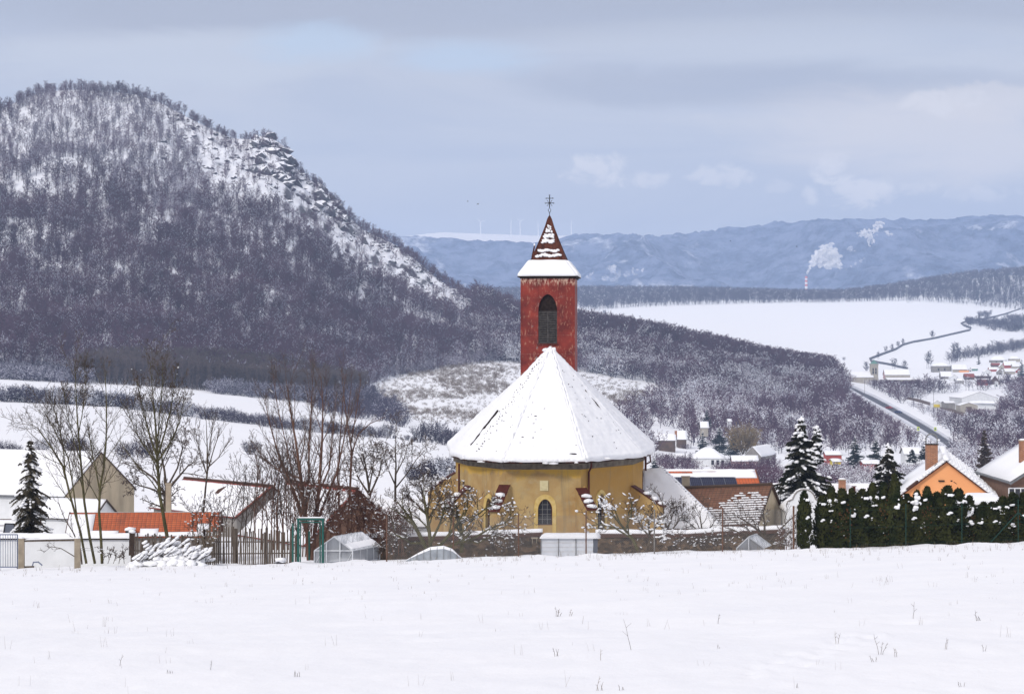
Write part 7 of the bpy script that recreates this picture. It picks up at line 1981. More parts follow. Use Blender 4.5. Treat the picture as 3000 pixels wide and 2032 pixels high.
def build_hedgerows():
    rng.seed(21)
    G = 'bushes of the field hedgerow'
    pr = [dense_bush('hedgerow_bush', 'dark leafless bush in the hedgerow across the snowy slope', 'bush', 'frostbush' if k == 1 else 'bush', (200 + k, 210 + k, 220 + k, 230 + k), G, ('twig_grey', 'twig_grey', 'twig_snow')) for k in range(4)]
    first = [True] * 4
    def put(u, v, hpx, wide=1.0):
        x, y, z = hit(u, v); h = hpx / F * y; k = rng.randrange(4); sc = (h * wide, h * wide, h)
        if first[k]: pr[k].location = (x, y, z - .1); pr[k].scale = sc; first[k] = False; return pr[k]
        return copy_tree(pr[k], (x, y, z - .1), rng.random() * 6.28, sc)
    line = [(-60, 1173), (0, 1175), (330, 1190), (560, 1222), (700, 1238), (850, 1258), (1000, 1272), (1100, 1280), (1330, 1306)]
    u = -50
    while u < 1330:
        v = np.interp(u, [q[0] for q in line], [q[1] for q in line])
        if u < 560: h = rng.uniform(34, 56)
        elif u < 590: h = 0
        elif u < 1110: h = rng.uniform(26, 46)
        else: h = rng.uniform(10, 22) if rng.random() < .6 else rng.uniform(30, 60)
        if h: put(u, v + rng.uniform(-3, 2), h, 1.1 if u < 1110 else .7)
        u += rng.uniform(13, 22)
    for i, (u, v, h) in enumerate(((15, 1338, 55), (48, 1338, 42), (125, 1325, 50), (214, 1330, 60), (240, 1328, 52), (372, 1345, 60), (425, 1340, 62), (735, 1330, 45), (1230, 1405, 62), (1262, 1400, 68), (1292, 1402, 74), (1322, 1404, 70), (1210, 1408, 46), (1150, 1240, 62), (1175, 1250, 50), (1270, 1290, 66), (1330, 1300, 50))):
        o = put(u, v, h, .9); o['group'] = 'bushes scattered behind the houses'; o['label'] = 'dark leafless bush standing alone on the snow behind the houses'


def fhouse(name, label, u0, u1, vr, ve, vb, Y, wall, orient='x', roof='grey_tile', snow=True, hipk=.3, gable=None, win=0, ch=None, depth=None, turn=0.0, cat='house'):
    """distant house from its outline: left, right, ridge, eave and base rows"""
    if Y > 1000: Y = hit((u0 + u1) / 2, vb, 800)[1]
    x0, x1 = XU(u0, Y), XU(u1, Y); zr, ze, zb = ZV(vr, Y), ZV(ve, Y), ZV(vb, Y) - 2.0
    global LASTY; LASTY = Y
    if orient == 'x':
        hw = depth or max(3.5, (zr - ze) * 1.1); r0 = (x0, Y + hw, zr); r1 = (x1, Y + hw + turn, zr)
        h, pt, rf = gable_house(name, label, cat, r0, r1, hw, zr - ze, zb, wall, roof, gable, .3, ((0, 1, 0, 1),) if snow else None, far=True, oh=.4)
        fy = Y + .2
    elif orient == 'y':
        hw = (x1 - x0) / 2; xc = (x0 + x1) / 2; L = depth or hw * 2.4; r0 = (xc, Y, zr); r1 = (xc + turn, Y + L, zr)
        h, pt, rf = gable_house(name, label, cat, r0, r1, hw, zr - ze, zb, wall, roof, gable, .3, ((0, 1, 0, 1),) if snow else None, far=True, oh=.15)
        fy = Y + .12
    else:
        d = depth or (x1 - x0) * .6; h = thing(name, label, cat, ((x0 + x1) / 2, Y, zb)); w = MB(); w.extrude([(x0 + .3, Y + .3), (x1 - .3, Y + .3), (x1 - .3, Y + d - .3), (x0 + .3, Y + d - .3)], zb, ze + .05); w.build('wall', wall, h)
        a, b, c, e = (x0, Y, ze), (x1, Y, ze), (x1, Y + d, ze), (x0, Y + d, ze); k = hipk * (x1 - x0); p, q = (x0 + k, Y + d / 2, zr), (x1 - k, Y + d / 2, zr); r = MB()
        r.add([a, b, c, e, p, q], [(0, 1, 5, 4), (1, 2, 5), (2, 3, 4, 5), (3, 0, 4), (3, 2, 1, 0)]); rf = r.build('roof', roof, h)
        if snow:
            s = MB(); s.slab(a, b, q, p, .3, 8, 4, .05, 0, 0, 2, .3, .02); s.slab(b, c, q, q, .3, 4, 4, .05, 0, 0, 3, .3, .02); s.slab(e, a, p, p, .3, 4, 4, .05, 0, 0, 4, .3, .02); s.slab(c, e, p, q, .3, 4, 3, .05, 0, 0, 4, .3, .02); s.build('snow_cover', 'snow', rf, smooth=True)
        fy = Y + .28
    for k in range(win):
        xx = x0 + (x1 - x0) * (k + 1) / (win + 1); zz = ze - (ze - zb - 1) * .45; wv = MB(); wv.box((xx, fy, zz), (max(.9, (x1 - x0) * .07), .12, max(1.1, (ze - zb - 1) * .32))); wv.build('window', 'glass', h)
    if ch is not None:
        cu, cv = ch; b = MB(); z1 = ZV(cv, Y); b.box((XU(cu, Y), Y + 3.2, z1 - 1.2), (.9, .9, 2.4)); b.build('chimney', 'chimney_brick', h)
    return h


def build_far_village():
    H = fhouse
    # valley floor, nearer houses
    h = H('hip_roof_house', 'white house with pyramid snow roof in the valley behind the solar panels', 2028, 2126, 1311, 1343, 1368, 700, 'white_plaster', 'h', hipk=.42, depth=9, win=0)
    for u in (2088, 2103, 2117): b = MB(); b.box((XU(u, 700), 700.25, ZV(1354, 700)), (.9, .14, 1.5)); b.build('window', 'glass', h)
    H('village_house', 'grey gabled house with long snow roof standing in the brown brush', 2176, 2232, 1308, 1338, 1372, 720, 'grey_plaster', 'y', depth=20, turn=7.5)
    H('village_house', 'small pinkish cottage with one flat snowy roof below the grey gable', 2144, 2224, 1335, 1351, 1375, 680, 'pink_plaster', 'x')
    H('village_house', 'brown timber house with bare roof edge at the foot of the wood', 1918, 1982, 1270, 1290, 1316, 800, 'brown_wall', 'x', ch=(1982, 1262), gable='brown_wall')
    H('village_house', 'brown house with snowy roof half hidden behind its chimney', 1984, 2014, 1262, 1287, 1306, 830, 'brown_wall', 'x', depth=5)
    H('hut', 'tiny hut with bright tilted snow roof below the dark spruce in the wood', 2052, 2078, 1235, 1253, 1264, 860, 'beige_plaster', 'x', cat='hut')
    H('hut', 'white shed peeping out of the wood above the tan willow', 2132, 2146, 1228, 1234, 1242, 900, 'white_plaster', 'x', cat='hut')
    H('village_house', 'bright yellow house beside the big snowy spruce', 2438, 2468, 1346, 1352, 1373, 560, 'yellow_plaster', 'x', win=2)
    H('village_house', 'low house with red gable end behind the big snowy spruce', 2418, 2470, 1322, 1332, 1348, 640, 'red_plaster', 'x')
    H('village_house', 'snow roofed house half hidden by a small dark fir', 2648, 2706, 1311, 1330, 1342, 560, 'white_plaster', 'x')
    H('village_house', 'flat snow roof with a red dormer between the two blue firs', 2528, 2584, 1350, 1358, 1366, 480, 'red_plaster', 'x')
    H('long_shed', 'long low shed with snow roof behind the white pyramid roofed house', 1925, 2025, 1330, 1342, 1362, 740, 'grey_plaster', 'x', cat='shed')
    # industrial yard
    h = H('warehouse', 'large white hall with shallow snow gable beside the railway', 2816, 2926, 1147, 1166, 1200, 1150, 'white_plaster', 'y', depth=30, turn=-1, cat='hall')
    b = MB(); Yh = LASTY - 1.5; b.slab(P(2838, 1180, Yh), P(2930, 1182, Yh), P(2924, 1172, Yh + 4), P(2846, 1170, Yh + 4), .5, 10, 4, .1, 0); b.build('canopy', 'snow', h)
    h = H('workshop', 'beige workshop with brown gable and wide dark gate before the white hall', 2812, 2866, 1179, 1187, 1210, 1120, 'beige_plaster', 'y', depth=12, cat='workshop', gable='beige_plaster')
    Yw = LASTY; b = MB(); b.box((XU(2838, Yw), Yw, ZV(1200, Yw)), (3.2, .3, 3.4)); b.build('gate', 'brown_wall', h)
    h = H('workshop', 'small tent shaped shed with a yellow stripe in the yard', 2732, 2760, 1172, 1182, 1196, 1130, 'white_plaster', 'y', depth=8, cat='shed'); Yw = LASTY; b = MB(); b.box((XU(2744, Yw), Yw - .2, ZV(1188, Yw)), (3.5, .3, 1.6)); b.build('gate', 'yellow_plaster', h)
    H('workshop', 'flat roofed grey shed beside the tent shaped shed', 2768, 2800, 1176, 1180, 1200, 1125, 'grey_plaster', 'x', cat='shed', depth=6)
    H('workshop', 'low lean-to with snow roof joined to the white hall', 2796, 2830, 1173, 1183, 1196, 1135, 'grey_plaster', 'x', cat='shed', depth=6)
    # distant village church
    Yc = 1800
    h = H('village_church', 'distant church with slim pale tower and green cap above a long snow nave', 2484, 2560, 1088, 1105, 1122, Yc, 'beige_plaster', 'x', cat='church')
    Yc = LASTY; t = MB(); xc = XU(2563, Yc); t.box((xc, Yc + 4, (ZV(1068, Yc) + ZV(1120, Yc)) / 2), (5.4, 5.4, ZV(1068, Yc) - ZV(1120, Yc))); t.box((xc, Yc + 4, ZV(1068, Yc) + .3), (6.2, 6.2, .6)); tw = t.build('tower', 'beige_plaster', h)
    t = MB(); t.box((xc, Yc + 4, ZV(1063, Yc)), (5.6, 5.6, 2.0), 0, 0, .45, .45); t.box((xc, Yc + 4, ZV(1057, Yc)), (2.4, 2.4, 1.9), 0, 0, .1, .1); t.build('tower_cap', 'copper_green', h)
    for du in (-4, 4):
        for v in (1082, 1091): t = MB(); t.box((xc + du / F * Yc, Yc + 1.25, ZV(v, Yc)), (.9, .2, 2.0)); t.build('window', 'glass', tw)
    H('manor', 'broad pale building with half hipped snow roof beside the distant church', 2592, 2668, 1081, 1098, 1112, 1830, 'beige_plaster', 'x', gable='pink_plaster', cat='building', win=0)
    H('manor', 'long beige block with dark gates below the half hipped roof', 2600, 2690, 1107, 1112, 1128, 1780, 'beige_plaster', 'x', win=3, cat='building', depth=8)
    # hillside village
    V = [('big grey block with hipped snow roof at the edge of the hillside village', 2732, 2786, 1060, 1072, 1090, 1900, 'grey_plaster', 'h', 'grey_tile', None), ('white house with an orange porch next to the big grey block', 2790, 2836, 1067, 1082, 1090, 1880, 'beige_plaster', 'x', 'grey_tile', 'white_plaster'),
         ('white roofed cottage below the big grey block', 2757, 2792, 1088, 1103, 1110, 1800, 'grey_plaster', 'x', 'grey_tile', None), ('small snowy cottage with one dark round window', 2784, 2808, 1096, 1106, 1116, 1770, 'white_plaster', 'y', 'grey_tile', None),
         ('plain white gable house in the middle of the hillside village', 2882, 2906, 1081, 1090, 1102, 1800, 'white_plaster', 'y', 'grey_tile', None), ('low red walled house beside the plain white gable', 2898, 2925, 1075, 1082, 1088, 1850, 'red_plaster', 'x', 'red_tile', None),
         ('wide hipped roof house highest on the slope by the dark conifers', 2903, 2952, 1041, 1055, 1062, 1950, 'grey_plaster', 'h', 'grey_tile', None), ('snowy hipped house next to the highest one', 2957, 2990, 1042, 1051, 1060, 1960, 'beige_plaster', 'h', 'grey_tile', None),
         ('bright red gabled house under the hipped houses', 2942, 2980, 1057, 1070, 1078, 1880, 'red_plaster', 'x', 'grey_tile', 'red_plaster'), ('grey house with steep gable in the hillside village', 2922, 2938, 1079, 1088, 1098, 1820, 'grey_plaster', 'y', 'grey_tile', None),
         ('white house with snow terraces below the red gabled house', 2944, 2976, 1080, 1088, 1096, 1810, 'beige_plaster', 'x', 'grey_tile', None), ('dark steep house with black gable at the village edge', 2900, 2930, 1101, 1116, 1126, 1740, 'brown_wall', 'y', 'grey_tile', None),
         ('steep snow roof house beside the black gable', 2928, 2952, 1100, 1112, 1122, 1750, 'grey_plaster', 'x', 'grey_tile', None), ('dark red roofed house without snow at the wood edge', 2866, 2896, 1112, 1121, 1128, 1720, 'red_plaster', 'x', 'red_tile', None),
         ('long snow roofed sheds in front of the plain white gable', 2856, 2904, 1096, 1101, 1108, 1770, 'brown_wall', 'x', 'grey_tile', None), ('dark roofed house between cottages and sheds', 2826, 2856, 1094, 1104, 1112, 1760, 'brown_wall', 'x', 'red_tile', None),
         ('small house with white base just above the railway wood', 2914, 2926, 1116, 1122, 1134, 1700, 'white_plaster', 'y', 'grey_tile', None), ('teal fronted shed between the white houses', 2846, 2866, 1076, 1080, 1086, 1880, 'copper_green', 'x', 'grey_tile', None),
         ('tiny white shed between the orange porch and the teal shed', 2838, 2848, 1078, 1083, 1088, 1880, 'white_plaster', 'y', 'grey_tile', None), ('brown barn without snow under the wide hipped house', 2906, 2932, 1063, 1069, 1075, 1900, 'brown_wall', 'x', 'red_tile', None),
         ('pale gable house half way down the lane of red houses', 2928, 2942, 1066, 1074, 1082, 1880, 'beige_plaster', 'y', 'grey_tile', None), ('long white terrace low in the hillside village', 2952, 2990, 1106, 1112, 1120, 1740, 'white_plaster', 'x', 'grey_tile', None),
         ('grey cottage with two windows beneath the round windowed one', 2800, 2826, 1108, 1115, 1124, 1730, 'grey_plaster', 'x', 'grey_tile', None), ('small red gabled cottage beside the snow terraces', 2978, 2992, 1078, 1085, 1092, 1850, 'red_plaster', 'y', 'grey_tile', None),
         ('snowy bungalow at the frame edge of the hillside village', 2985, 3020, 1085, 1093, 1102, 1800, 'grey_plaster', 'x', 'grey_tile', None), ('pale cottage behind the red gabled house', 2966, 2990, 1066, 1073, 1080, 1910, 'beige_plaster', 'x', 'grey_tile', None)]
    for i, (lab, u0, u1, vr, ve, vb, Y, wl, o, rf, gb) in enumerate(V):
        h = H('village_house', lab, u0, u1, vr, ve, vb, Y, wl, o, rf, snow='without snow' not in lab and 'dark roofed' not in lab, gable=gb, win=2 if (i % 3 == 0 and o != 'y') else 1 if o == 'y' else 0)
        if 'orange porch' in lab: Y = LASTY; b = MB(); b.box((XU(2824, Y), Y - .6, ZV(1088, Y)), (8, 1.2, 1.8)); b.build('porch', 'orange_plaster', h)


def strip(name, L, Rr, m, lift, kind='structure', sub=6):
    mb = MB(); pts = []
    Ls = [(a + (b - a) * t) for a, b in zip(np.array(L[:-1], float), np.array(L[1:], float)) for t in np.linspace(0, 1, sub, endpoint=False)] + [np.array(L[-1], float)]
    Rs = [(a + (b - a) * t) for a, b in zip(np.array(Rr[:-1], float), np.array(Rr[1:], float)) for t in np.linspace(0, 1, sub, endpoint=False)] + [np.array(Rr[-1], float)]
    pa = [vadd(hit(*p), (0, 0, lift)) for p in Ls]; pb = [vadd(hit(*p), (0, 0, lift)) for p in Rs]
    n = len(pa); vs = pa + pb + [vadd(p, (0, 0, -.8)) for p in pa] + [vadd(p, (0, 0, -.8)) for p in pb]
    fs = []
    for i in range(n - 1): fs += [(i, i + n, i + 1 + n, i + 1), (i, i + 1, i + 1 + 2 * n, i + 2 * n), (i + n, i + 3 * n, i + 1 + 3 * n, i + 1 + n)]
    mb.add(vs, fs); o = mb.build(name, m); tag(o, kind=kind); return o


def build_roads():
    Lr = [(2482, 1136), (2545, 1173), (2606, 1206), (2666, 1241), (2718, 1273), (2776, 1313)]; Rr = [(2494, 1135), (2559, 1161), (2623, 1194), (2690, 1231), (2748, 1266), (2808, 1306)]
    Rr = [(a[0] + (b[0] - a[0]) * .72, a[1] + (b[1] - a[1]) * .72) for a, b in zip(Lr, Rr)]
    strip('road', Lr, Rr, 'asphalt', .5)
    strip('snow_bank', [(q[0] - 7, q[1] + 3) for q in Lr], [(q[0] - .5, q[1]) for q in Lr], 'dirt_snow', .9); strip('snow_bank', [(q[0] + 1, q[1]) for q in Rr], [(q[0] + 9, q[1] - 3) for q in Rr], 'dirt_snow', .9)
    strip('railway', [(2655, 1168), (2700, 1180), (2760, 1198), (2830, 1222)], [(2658, 1164), (2702, 1175), (2762, 1192), (2836, 1216)], 'brown_wall', .8)
    c = [(2990, 905), (2945, 920), (2902, 931), (2866, 937), (2827, 943), (2816, 948), (2825, 954), (2845, 961), (2842, 967), (2782, 981), (2734, 992), (2676, 1002), (2646, 1010), (2625, 1023), (2595, 1034), (2571, 1043), (2548, 1052), (2552, 1058), (2571, 1062), (2601, 1067), (2630, 1074), (2660, 1080)]
    w = [1.2, 1.3, 1.5, 1.6, 1.8, 2.4, 2.4, 2.2, 1.9, 1.9, 1.9, 2.0, 2.2, 2.3, 2.4, 2.4, 2.6, 2.4, 2.2, 2.2, 2.2, 2.2]
    a = []; b = []
    for i, p in enumerate(c):
        q0 = c[max(0, i - 1)]; q1 = c[min(len(c) - 1, i + 1)]; dx, dy = q1[0] - q0[0], q1[1] - q0[1]; l = math.hypot(dx, dy); nx, ny = -dy / l, dx / l; k = w[i]; a.append((p[0] + nx * k, p[1] + ny * k)); b.append((p[0] - nx * k, p[1] - ny * k))
    strip('country_road', a, b, 'asphalt', .8, sub=4)
    for u, v, mt, lab in ((2605, 1200, 'car_red', 'red car driving on the dark valley road'), (2632, 1213, 'car_blue', 'dark blue car on the valley road below the red car')):
        x, y, z = hit(u, v); root = thing('car', lab, 'car', (x, y, z)); th = -.9; z += .55
        def T(p): return (x + p[0] * math.cos(th) - p[1] * math.sin(th), y + p[0] * math.sin(th) + p[1] * math.cos(th), z + p[2])
        m = MB(); m.prism([(-2.1, .35), (2.1, .35), (2.15, .8), (1.2, .95), (.6, 1.45), (-1.2, 1.45), (-1.9, .95), (-2.15, .8)], -.85, .85, 0, T); m.build('body', mt, root)
        m = MB(); m.prism([(1.05, .98), (.55, 1.38), (-1.1, 1.38), (-1.65, .98)], -.87, .87, 0, T); m.build('window', 'glass', root)
        for wx in (-1.3, 1.3):
            for wy in (-.8, .8): m = MB(); m.tube([T((wx, wy - .1, .33)), T((wx, wy + .1, .33))], .33, 10); m.build('wheel', 'black_void', root)
    for u, v, lab in ((2690, 1266, 'fluorescent yellow road sign on the near side of the valley road'), (2740, 1267, 'fluorescent yellow road sign on the far verge of the valley road')):
        x, y, z = hit(u, v); root = thing('road_sign', lab, 'road sign', (x, y, z)); k = y / F
        m = MB(); m.tube([(x, y, z - 1), (x, y, z + 14 * k)], .09, 6); m.build('post', 'galvanised', root); m = MB(); m.box((x, y - .12, z + 11 * k), (7 * k, .12, 10 * k)); p = m.build('plate', 'sign_yellow', root)
        m = MB(); m.box((x, y - .2, z + 11 * k), (3.6 * k, .06, 4.6 * k)); m.prism([(x - 1.2 * k, z + 9.5 * k), (x + 1.2 * k, z + 9.5 * k), (x, z + 12.6 * k)], y - .26, y - .22, 0); m.build('symbol', 'sign_blue', p)


def build_far_trees():
    rng.seed(31)
    # conifers in the valley
    C = [('spruce', 'blue dark spruce standing above the tiny bright roofed hut', 2070, 1198, 1256, 880, 20), ('spruce', 'broad dark fir on the wood edge beside the brown houses', 2060, 1262, 1332, 770, 26), ('spruce', 'widest dark snow flecked fir beside the tan willow', 2108, 1250, 1326, 760, 36), ('spruce', 'lower dark fir directly under the tan willow', 2150, 1272, 1334, 750, 30),
         ('spruce', 'blue green fir standing between two village roofs behind the yellow house', 2505, 1280, 1376, 520, 33), ('spruce', 'blue fir with open top next to the two yellow road signs', 2566, 1283, 1362, 530, 26), ('spruce', 'small pointed fir in front of a snow roofed house', 2672, 1314, 1352, 470, 17), ('spruce', 'small bare dark cone fir beside the church gutter', 1916, 1340, 1378, 520, 13), ('spruce', 'small dark fir behind the brick chimney with hoop', 2705, 1305, 1345, 480, 16),
         ('spruce', 'slim tall dark conifer in the hillside village', 2867, 1035, 1078, 1900, 8), ('spruce', 'dark spreading conifer at the village edge', 2992, 1050, 1120, 1750, 22)]
    for i, (n, lab, u, vt, vb, Y, r) in enumerate(C):
        if 'below' in lab or True: spruce(n, lab.replace('left of', 'beside'), u, vt, vb, Y, r, 'blue_needle', .35, 60 + i, 11, droop=.35)
    spruce('larch_tree', 'brown thin larch with a few snow spots near the frame edge', 2884, 1256, 1440, 330, 36, 'twig_near', .12, 90, 20, droop=.2)
    w = dense_bush('willow_tree', 'tan rounded weeping willow crown in the valley wood', 'tree', 'bush', (300, 301, 302, 303, 304, 305), None, ('willow_twig', 'bark', 'willow_twig'), .18); x, y, z = P(2180, 1330, 745); w.location = (x, y, z); h = 98 / F * 745; w.scale = (h * .72, h * .72, h)
    # single trees and bushes along the country road
    G = 'small trees along the country road'; pr = [dense_bush('roadside_tree', 'small bare tree beside the winding country road', 'tree', 'bare', (400 + k, 410 + k, 420 + k), G, ('twig_grey', 'twig_grey', 'twig_snow'), .12) for k in range(2)]; fst = [True, True]
    L = [(2732, 993, 24, 'lone round crowned tree on the straight of the winding country road', 1.5), (2540, 1094, 34, 'bare tree just behind the distant church tower', 1.0), (2646, 1012, 20, None, 1.2), (2632, 1018, 18, None, 1.2), (2613, 1030, 22, None, 1.1), (2595, 1034, 20, None, 1.0), (2573, 1052, 22, None, .9), (2403, 1062, 20, 'lone small tree on the lower edge of the big snow field', 1.1), (2378, 1064, 9, 'tiny bush on the lower edge of the big snow field', 1.3), (2473, 1056, 10, 'flat dark bush near the lower bend of the country road', 2.0), (2352, 1068, 8, 'low round bush where the big snow field meets the wood', 2.0), (2620, 1080, 30, None, 1.2), (2650, 1082, 26, None, 1.2), (2838, 962, 34, 'bare tree in the tight upper bend of the country road', 1.2), (2868, 948, 28, None, 1.2), (2890, 940, 26, None, 1.2), (2792, 1046, 40, 'tall double crowned bare tree above the hillside village', .9), (2806, 1044, 40, 'tall bare tree next to the double crowned one above the village', .9), (2722, 1080, 50, 'spreading bare tree beside the big grey block', 1.0), (2925, 1035, 36, 'large rounded bare tree on the slope above the hipped house', 1.3), (1720, 960, 22, None, 1.2), (1830, 1000, 34, 'tree sticking out of the copse skyline against the big field', .9), (1870, 1012, 34, 'second tree sticking out of the copse skyline against the big field', .9), (1770, 922, 14, 'round bush alone on the near corner of the big field', 1.6)]
    for i, (u, v, hp, lab, wd) in enumerate(L):
        x, y, z = hit(u, v); h = hp / F * y; k = i % 2; sc = (h * wd, h * wd, h)
        if fst[k]: o = pr[k]; o.location = (x, y, z); o.scale = sc; fst[k] = False
        else: o = copy_tree(pr[k], (x, y, z), rng.random() * 6.28, sc)
        if lab:
            o['label'] = lab
            if 'group' in o: del o['group']
        else: o['label'] = 'small bare tree beside the winding country road'; o['group'] = G
    # garden brush between the near houses and the valley
    items = []
    for u0, u1, v0, v1, n, kinds, h0, h1 in ((1930, 2030, 1350, 1395, 60, ('bare', 'bush'), 2.2, 4.5), (2110, 2275, 1360, 1430, 210, ('bush', 'bare', 'bush'), 2.0, 4.0), (2380, 2740, 1385, 1425, 330, ('frostbush', 'frostbush', 'dusted'), 2.0, 4.2), (2740, 3200, 1345, 1425, 430, ('frostbush', 'frostbush', 'frost', 'dusted'), 3.0, 6.0), (2300, 2440, 1395, 1430, 70, ('bush',), 2.0, 3.4)):
        for k in range(n):
            u, v = rng.uniform(u0, u1), rng.uniform(v0, v1); x, y, z = hit(u, v, 200, 800); items.append((x, y, z, rng.uniform(h0, h1), rng.choice(kinds)))
    o = forest('garden_brush', items, ['twig', 'twig_grey', 'twig_snow']); tag(o, kind='stuff')


def build_far_things():
    # poles
    for u, vt, vb, lab, ds in ((1237, 1225, 1268, 'double wooden utility pole shaped like a narrow letter A in the field', 1), (1265, 1226, 1278, 'single utility pole just past the A shaped pole', 0), (1281, 1222, 1270, 'thin utility pole at the end of the hedgerow', 0), (1362, 1218, 1284, 'thin utility pole close to the church roof', 0), (1207, 1289, 1352, 'utility pole with short cross arm on the near snow slope', 2), (2533, 1110, 1160, 'tall thin lamp mast beside the valley road', 0), (2735, 1135, 1205, 'tall thin mast between road and railway', 0)):
        x, y, z = hit(u, vb); k = y / F; root = thing('utility_pole', lab, 'pole', (x, y, z)); r = max(.10, .35 * k); zt = ZV(vt, y)
        m = MB(); m.tube([(x - (.9 if ds == 1 else 0), y, z - .5), (x - (.15 if ds == 1 else 0), y, zt)], r, 6); m.build('pole', 'grey_post', root)
        if ds == 1: m = MB(); m.tube([(x + .9, y, z - .5), (x + .15, y, zt)], r, 6); m.build('pole', 'grey_post', root); m = MB(); m.beam((x - .5, y, z + (zt - z) * .5), (x + .5, y, z + (zt - z) * .5), .12); m.build('brace', 'grey_post', root)
        if ds == 2: m = MB(); m.beam((x - 4 * k, y, zt), (x + 4 * k, y, zt), .14); m.build('cross_arm', 'grey_post', root)
    # telecom mast
    Y = 3250; x = XU(2657, Y); z = gz(x, Y); zt = ZV(835, Y); root = thing('telecom_mast', 'thin telecom mast with antennas behind the big snow field', 'mast', (x, Y, z)); m = MB(); m.tube([(x, Y, z), (x, Y, zt)], .55, 6); m.build('mast', 'galvanised', root)
    for dx in (-1.6, 0, 1.6): m = MB(); m.box((x + dx, Y - .8, zt - 1.2), (.8, .5, 3.2)); m.build('antenna', 'white_panel', root)
    m = MB(); m.box((x + 1, Y - 1, z + 1.3), (3.4, 3, 2.6), 0, 0, .9, .9); m.build('cabin', 'white_plaster', root)
    # wind turbines
    rng.seed(3)
    for i, (u, vh, vb, lab) in enumerate(((1408, 650, 686, 'wind turbine standing alone, well apart from the other four'), (1497, 656, 692, 'wind turbine edge on, next to the one with spread blades'), (1524, 648, 690, 'wind turbine with two blades spread in a wide V'), (1577, 660, 692, 'wind turbine just beside the church spire'), (1674, 655, 692, 'wind turbine past the church spire on the plateau end'))):
        Y = 7900; x = XU(u, Y); zb, zh = ZV(vb, Y) - 4, ZV(vh, Y); root = thing('wind_turbine', lab, 'wind turbine', (x, Y, zb), 0, 'wind turbines on the plateau'); m = MB(); m.tube([(x, Y, zb), (x, Y, zh)], [2.0, 1.2], 8); m.build('tower', 'turbine_white', root)
        m = MB(); m.box((x, Y, zh), (2.6, 6, 2.6)); m.build('nacelle', 'turbine_white', root)
        face = (1.0, .25, .9, .6, .3)[i]; a0 = (2.4, 1.2, .35, 1.75, 1.1)[i]
        for k in range(3):
            a = a0 + k * 2.094; m = MB(); L = 19; e = (x + math.cos(a) * L * face, Y - 3.5 + math.cos(a) * L * math.sqrt(1 - face * face), zh + math.sin(a) * L); m.tube([(x, Y - 3.5, zh), vlerp((x, Y - 3.5, zh), e, .25), e], [.7, 1.1, .3], 6); m.build('blade', 'turbine_white', root)
    # red and white chimney with its plume
    Y = 5200; x = XU(2362, Y); root = thing('power_station_chimney', 'tall red and white striped factory chimney in front of the blue mountains', 'chimney', (x, Y, ZV(900, Y))); bands = [900, 870, 858, 846, 838, 832, 826, 820, 815, 809]
    for k in range(len(bands) - 1):
        m = MB(); m.tube([(x, Y, ZV(bands[k], Y)), (x, Y, ZV(bands[k + 1], Y))], [3.6 - k * .06, 3.5 - k * .06], 14); m.build('band', 'stack_red' if k % 2 == 0 else 'stack_white', root)
    def puffs(name, lst, m, Y, lab):
        b = MB(); rng.seed(len(lst) * 7)
        for (u, v, r) in lst:
            n = max(8, int(r * 1.0)); R_ = r / F * Y
            for k in range(n):
                a = rng.random() * 6.28; q = math.sqrt(rng.random()) * .85; s_ = rng.uniform(.22, .48) * R_ * (1.15 - .6 * q)
                b.blob((XU(u, Y) + math.cos(a) * q * R_, Y + rng.uniform(-.7, .7) * R_, ZV(v, Y) + math.sin(a) * q * R_ * .9), (s_, s_, s_), 0, .12)
        o = b.build(name, m, smooth=True)
        md = o.modifiers.new('remesh', 'REMESH'); md.mode = 'VOXEL'; md.voxel_size = 2.0 if m != 'mist' else 2.5; md.use_smooth_shade = True
        tag(o, kind='stuff')
    puffs('steam_plume', [(2364, 803, 5), (2367, 795, 7), (2373, 784, 10), (2381, 772, 14), (2393, 760, 20), (2410, 748, 26), (2428, 740, 28), (2446, 752, 24), (2450, 772, 20), (2425, 778, 18), (2400, 775, 14), (2436, 720, 12), (2410, 728, 14), (2462, 785, 8)], 'vapour', 5210, '')
    puffs('steam_cloud', [(2545, 695, 14), (2552, 705, 14), (2540, 680, 16), (2525, 682, 14), (2562, 682, 14), (2572, 662, 16), (2580, 656, 12), (2600, 682, 12), (2612, 688, 8), (2548, 718, 8), (2520, 690, 8)], 'vapour', 5400, '')
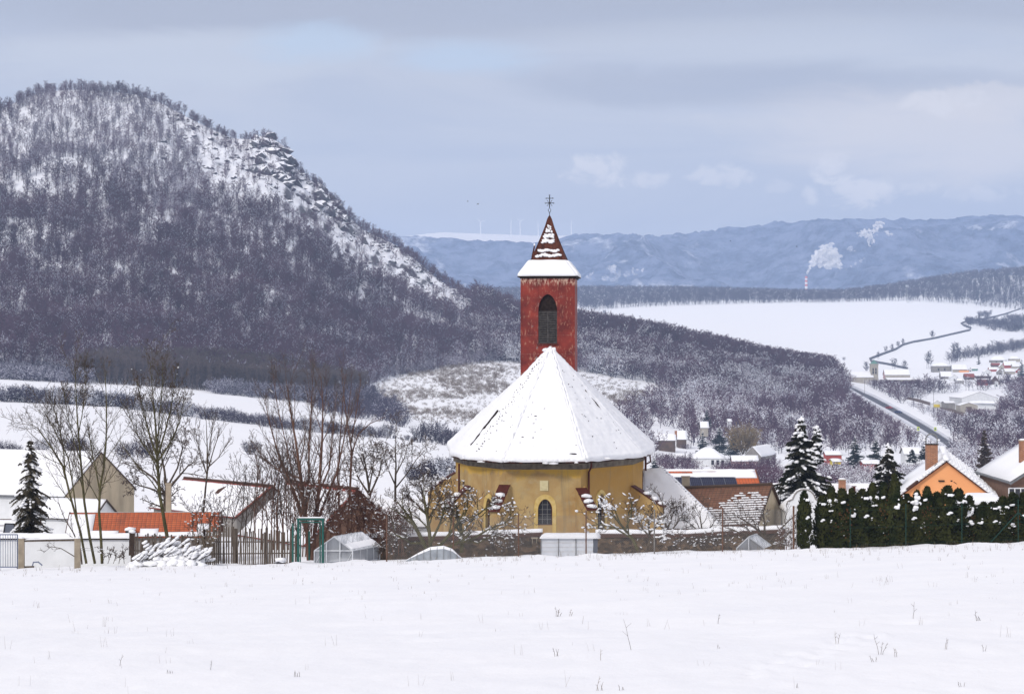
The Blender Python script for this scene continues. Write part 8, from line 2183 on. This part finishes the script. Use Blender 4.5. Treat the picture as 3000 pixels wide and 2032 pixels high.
    puffs('steam_wisp', [(2490, 780, 8), (2505, 772, 9), (2522, 765, 9), (2532, 755, 7), (2478, 788, 6), (2490, 728, 12), (2500, 735, 9)], 'mist', 5400, '')
    puffs('valley_mist', [(1790, 788, 16), (1805, 800, 18), (1835, 800, 14), (1860, 795, 14), (1775, 815, 14), (1800, 815, 18), (1725, 812, 12), (1735, 800, 9), (1800, 782, 10), (1885, 790, 10)], 'mist', 5300, '')
    # birds
    for u, v, s_, tilt, lab in ((1370, 590, 9, .2, 'small dark bird gliding level in the open sky'), (1400, 597, 11, -.35, 'dark bird with raised wings lower than the level gliding one'), (2334, 722, 9, .1, 'dark bird crossing in front of the blue mountains'), (2140, 706, 8, .1, 'dark bird low over the mountain ridge')):
        Y = 420; x, y, z = P(u, v, Y); k = s_ / F * Y / 2; root = thing('bird', lab, 'bird', (x, y, z)); m = MB()
        st = [(-.35, 0, 0), (-.2, .05, .05), (0, .07, .06), (.25, .06, .05), (.42, .02, .02), (.5, 0, 0)]
        m.tube([(x + p[0] * k * 1.1, y, z) for p in st], [.01, .06 * k, .15 * k, .16 * k, .10 * k, .02], 8)
        for sy in (-1, 1):
            a = (x + .2 * k, y, z); b = (x - .05 * k, y + sy * .5 * k, z + (.18 + tilt) * k); c = (x - .3 * k + sy * .5 * k, y + sy * 1.0 * k, z + (.02 + tilt * 1.6) * k); w_ = .22 * k
            m.add([vadd(a, (w_, 0, 0)), vadd(a, (-w_, 0, 0)), vadd(b, (w_, 0, 0)), vadd(b, (-w_, 0, 0)), c, vadd(a, (0, 0, .05 * k)), vadd(b, (0, 0, .04 * k))], [(0, 2, 6, 5), (5, 6, 3, 1), (2, 4, 6), (6, 4, 3), (0, 1, 3, 2), (2, 3, 4)])
        m.add([(x - .35 * k, y, z), (x - .75 * k, y - .14 * k, z + .02), (x - .75 * k, y + .14 * k, z + .02), (x - .5 * k, y, z + .06 * k)], [(0, 1, 3), (0, 3, 2), (1, 2, 3), (0, 2, 1)])
        m.build('body', 'bird_black', root)


build_hedgerows()
build_far_village()
build_roads()
build_far_trees()
build_far_things()
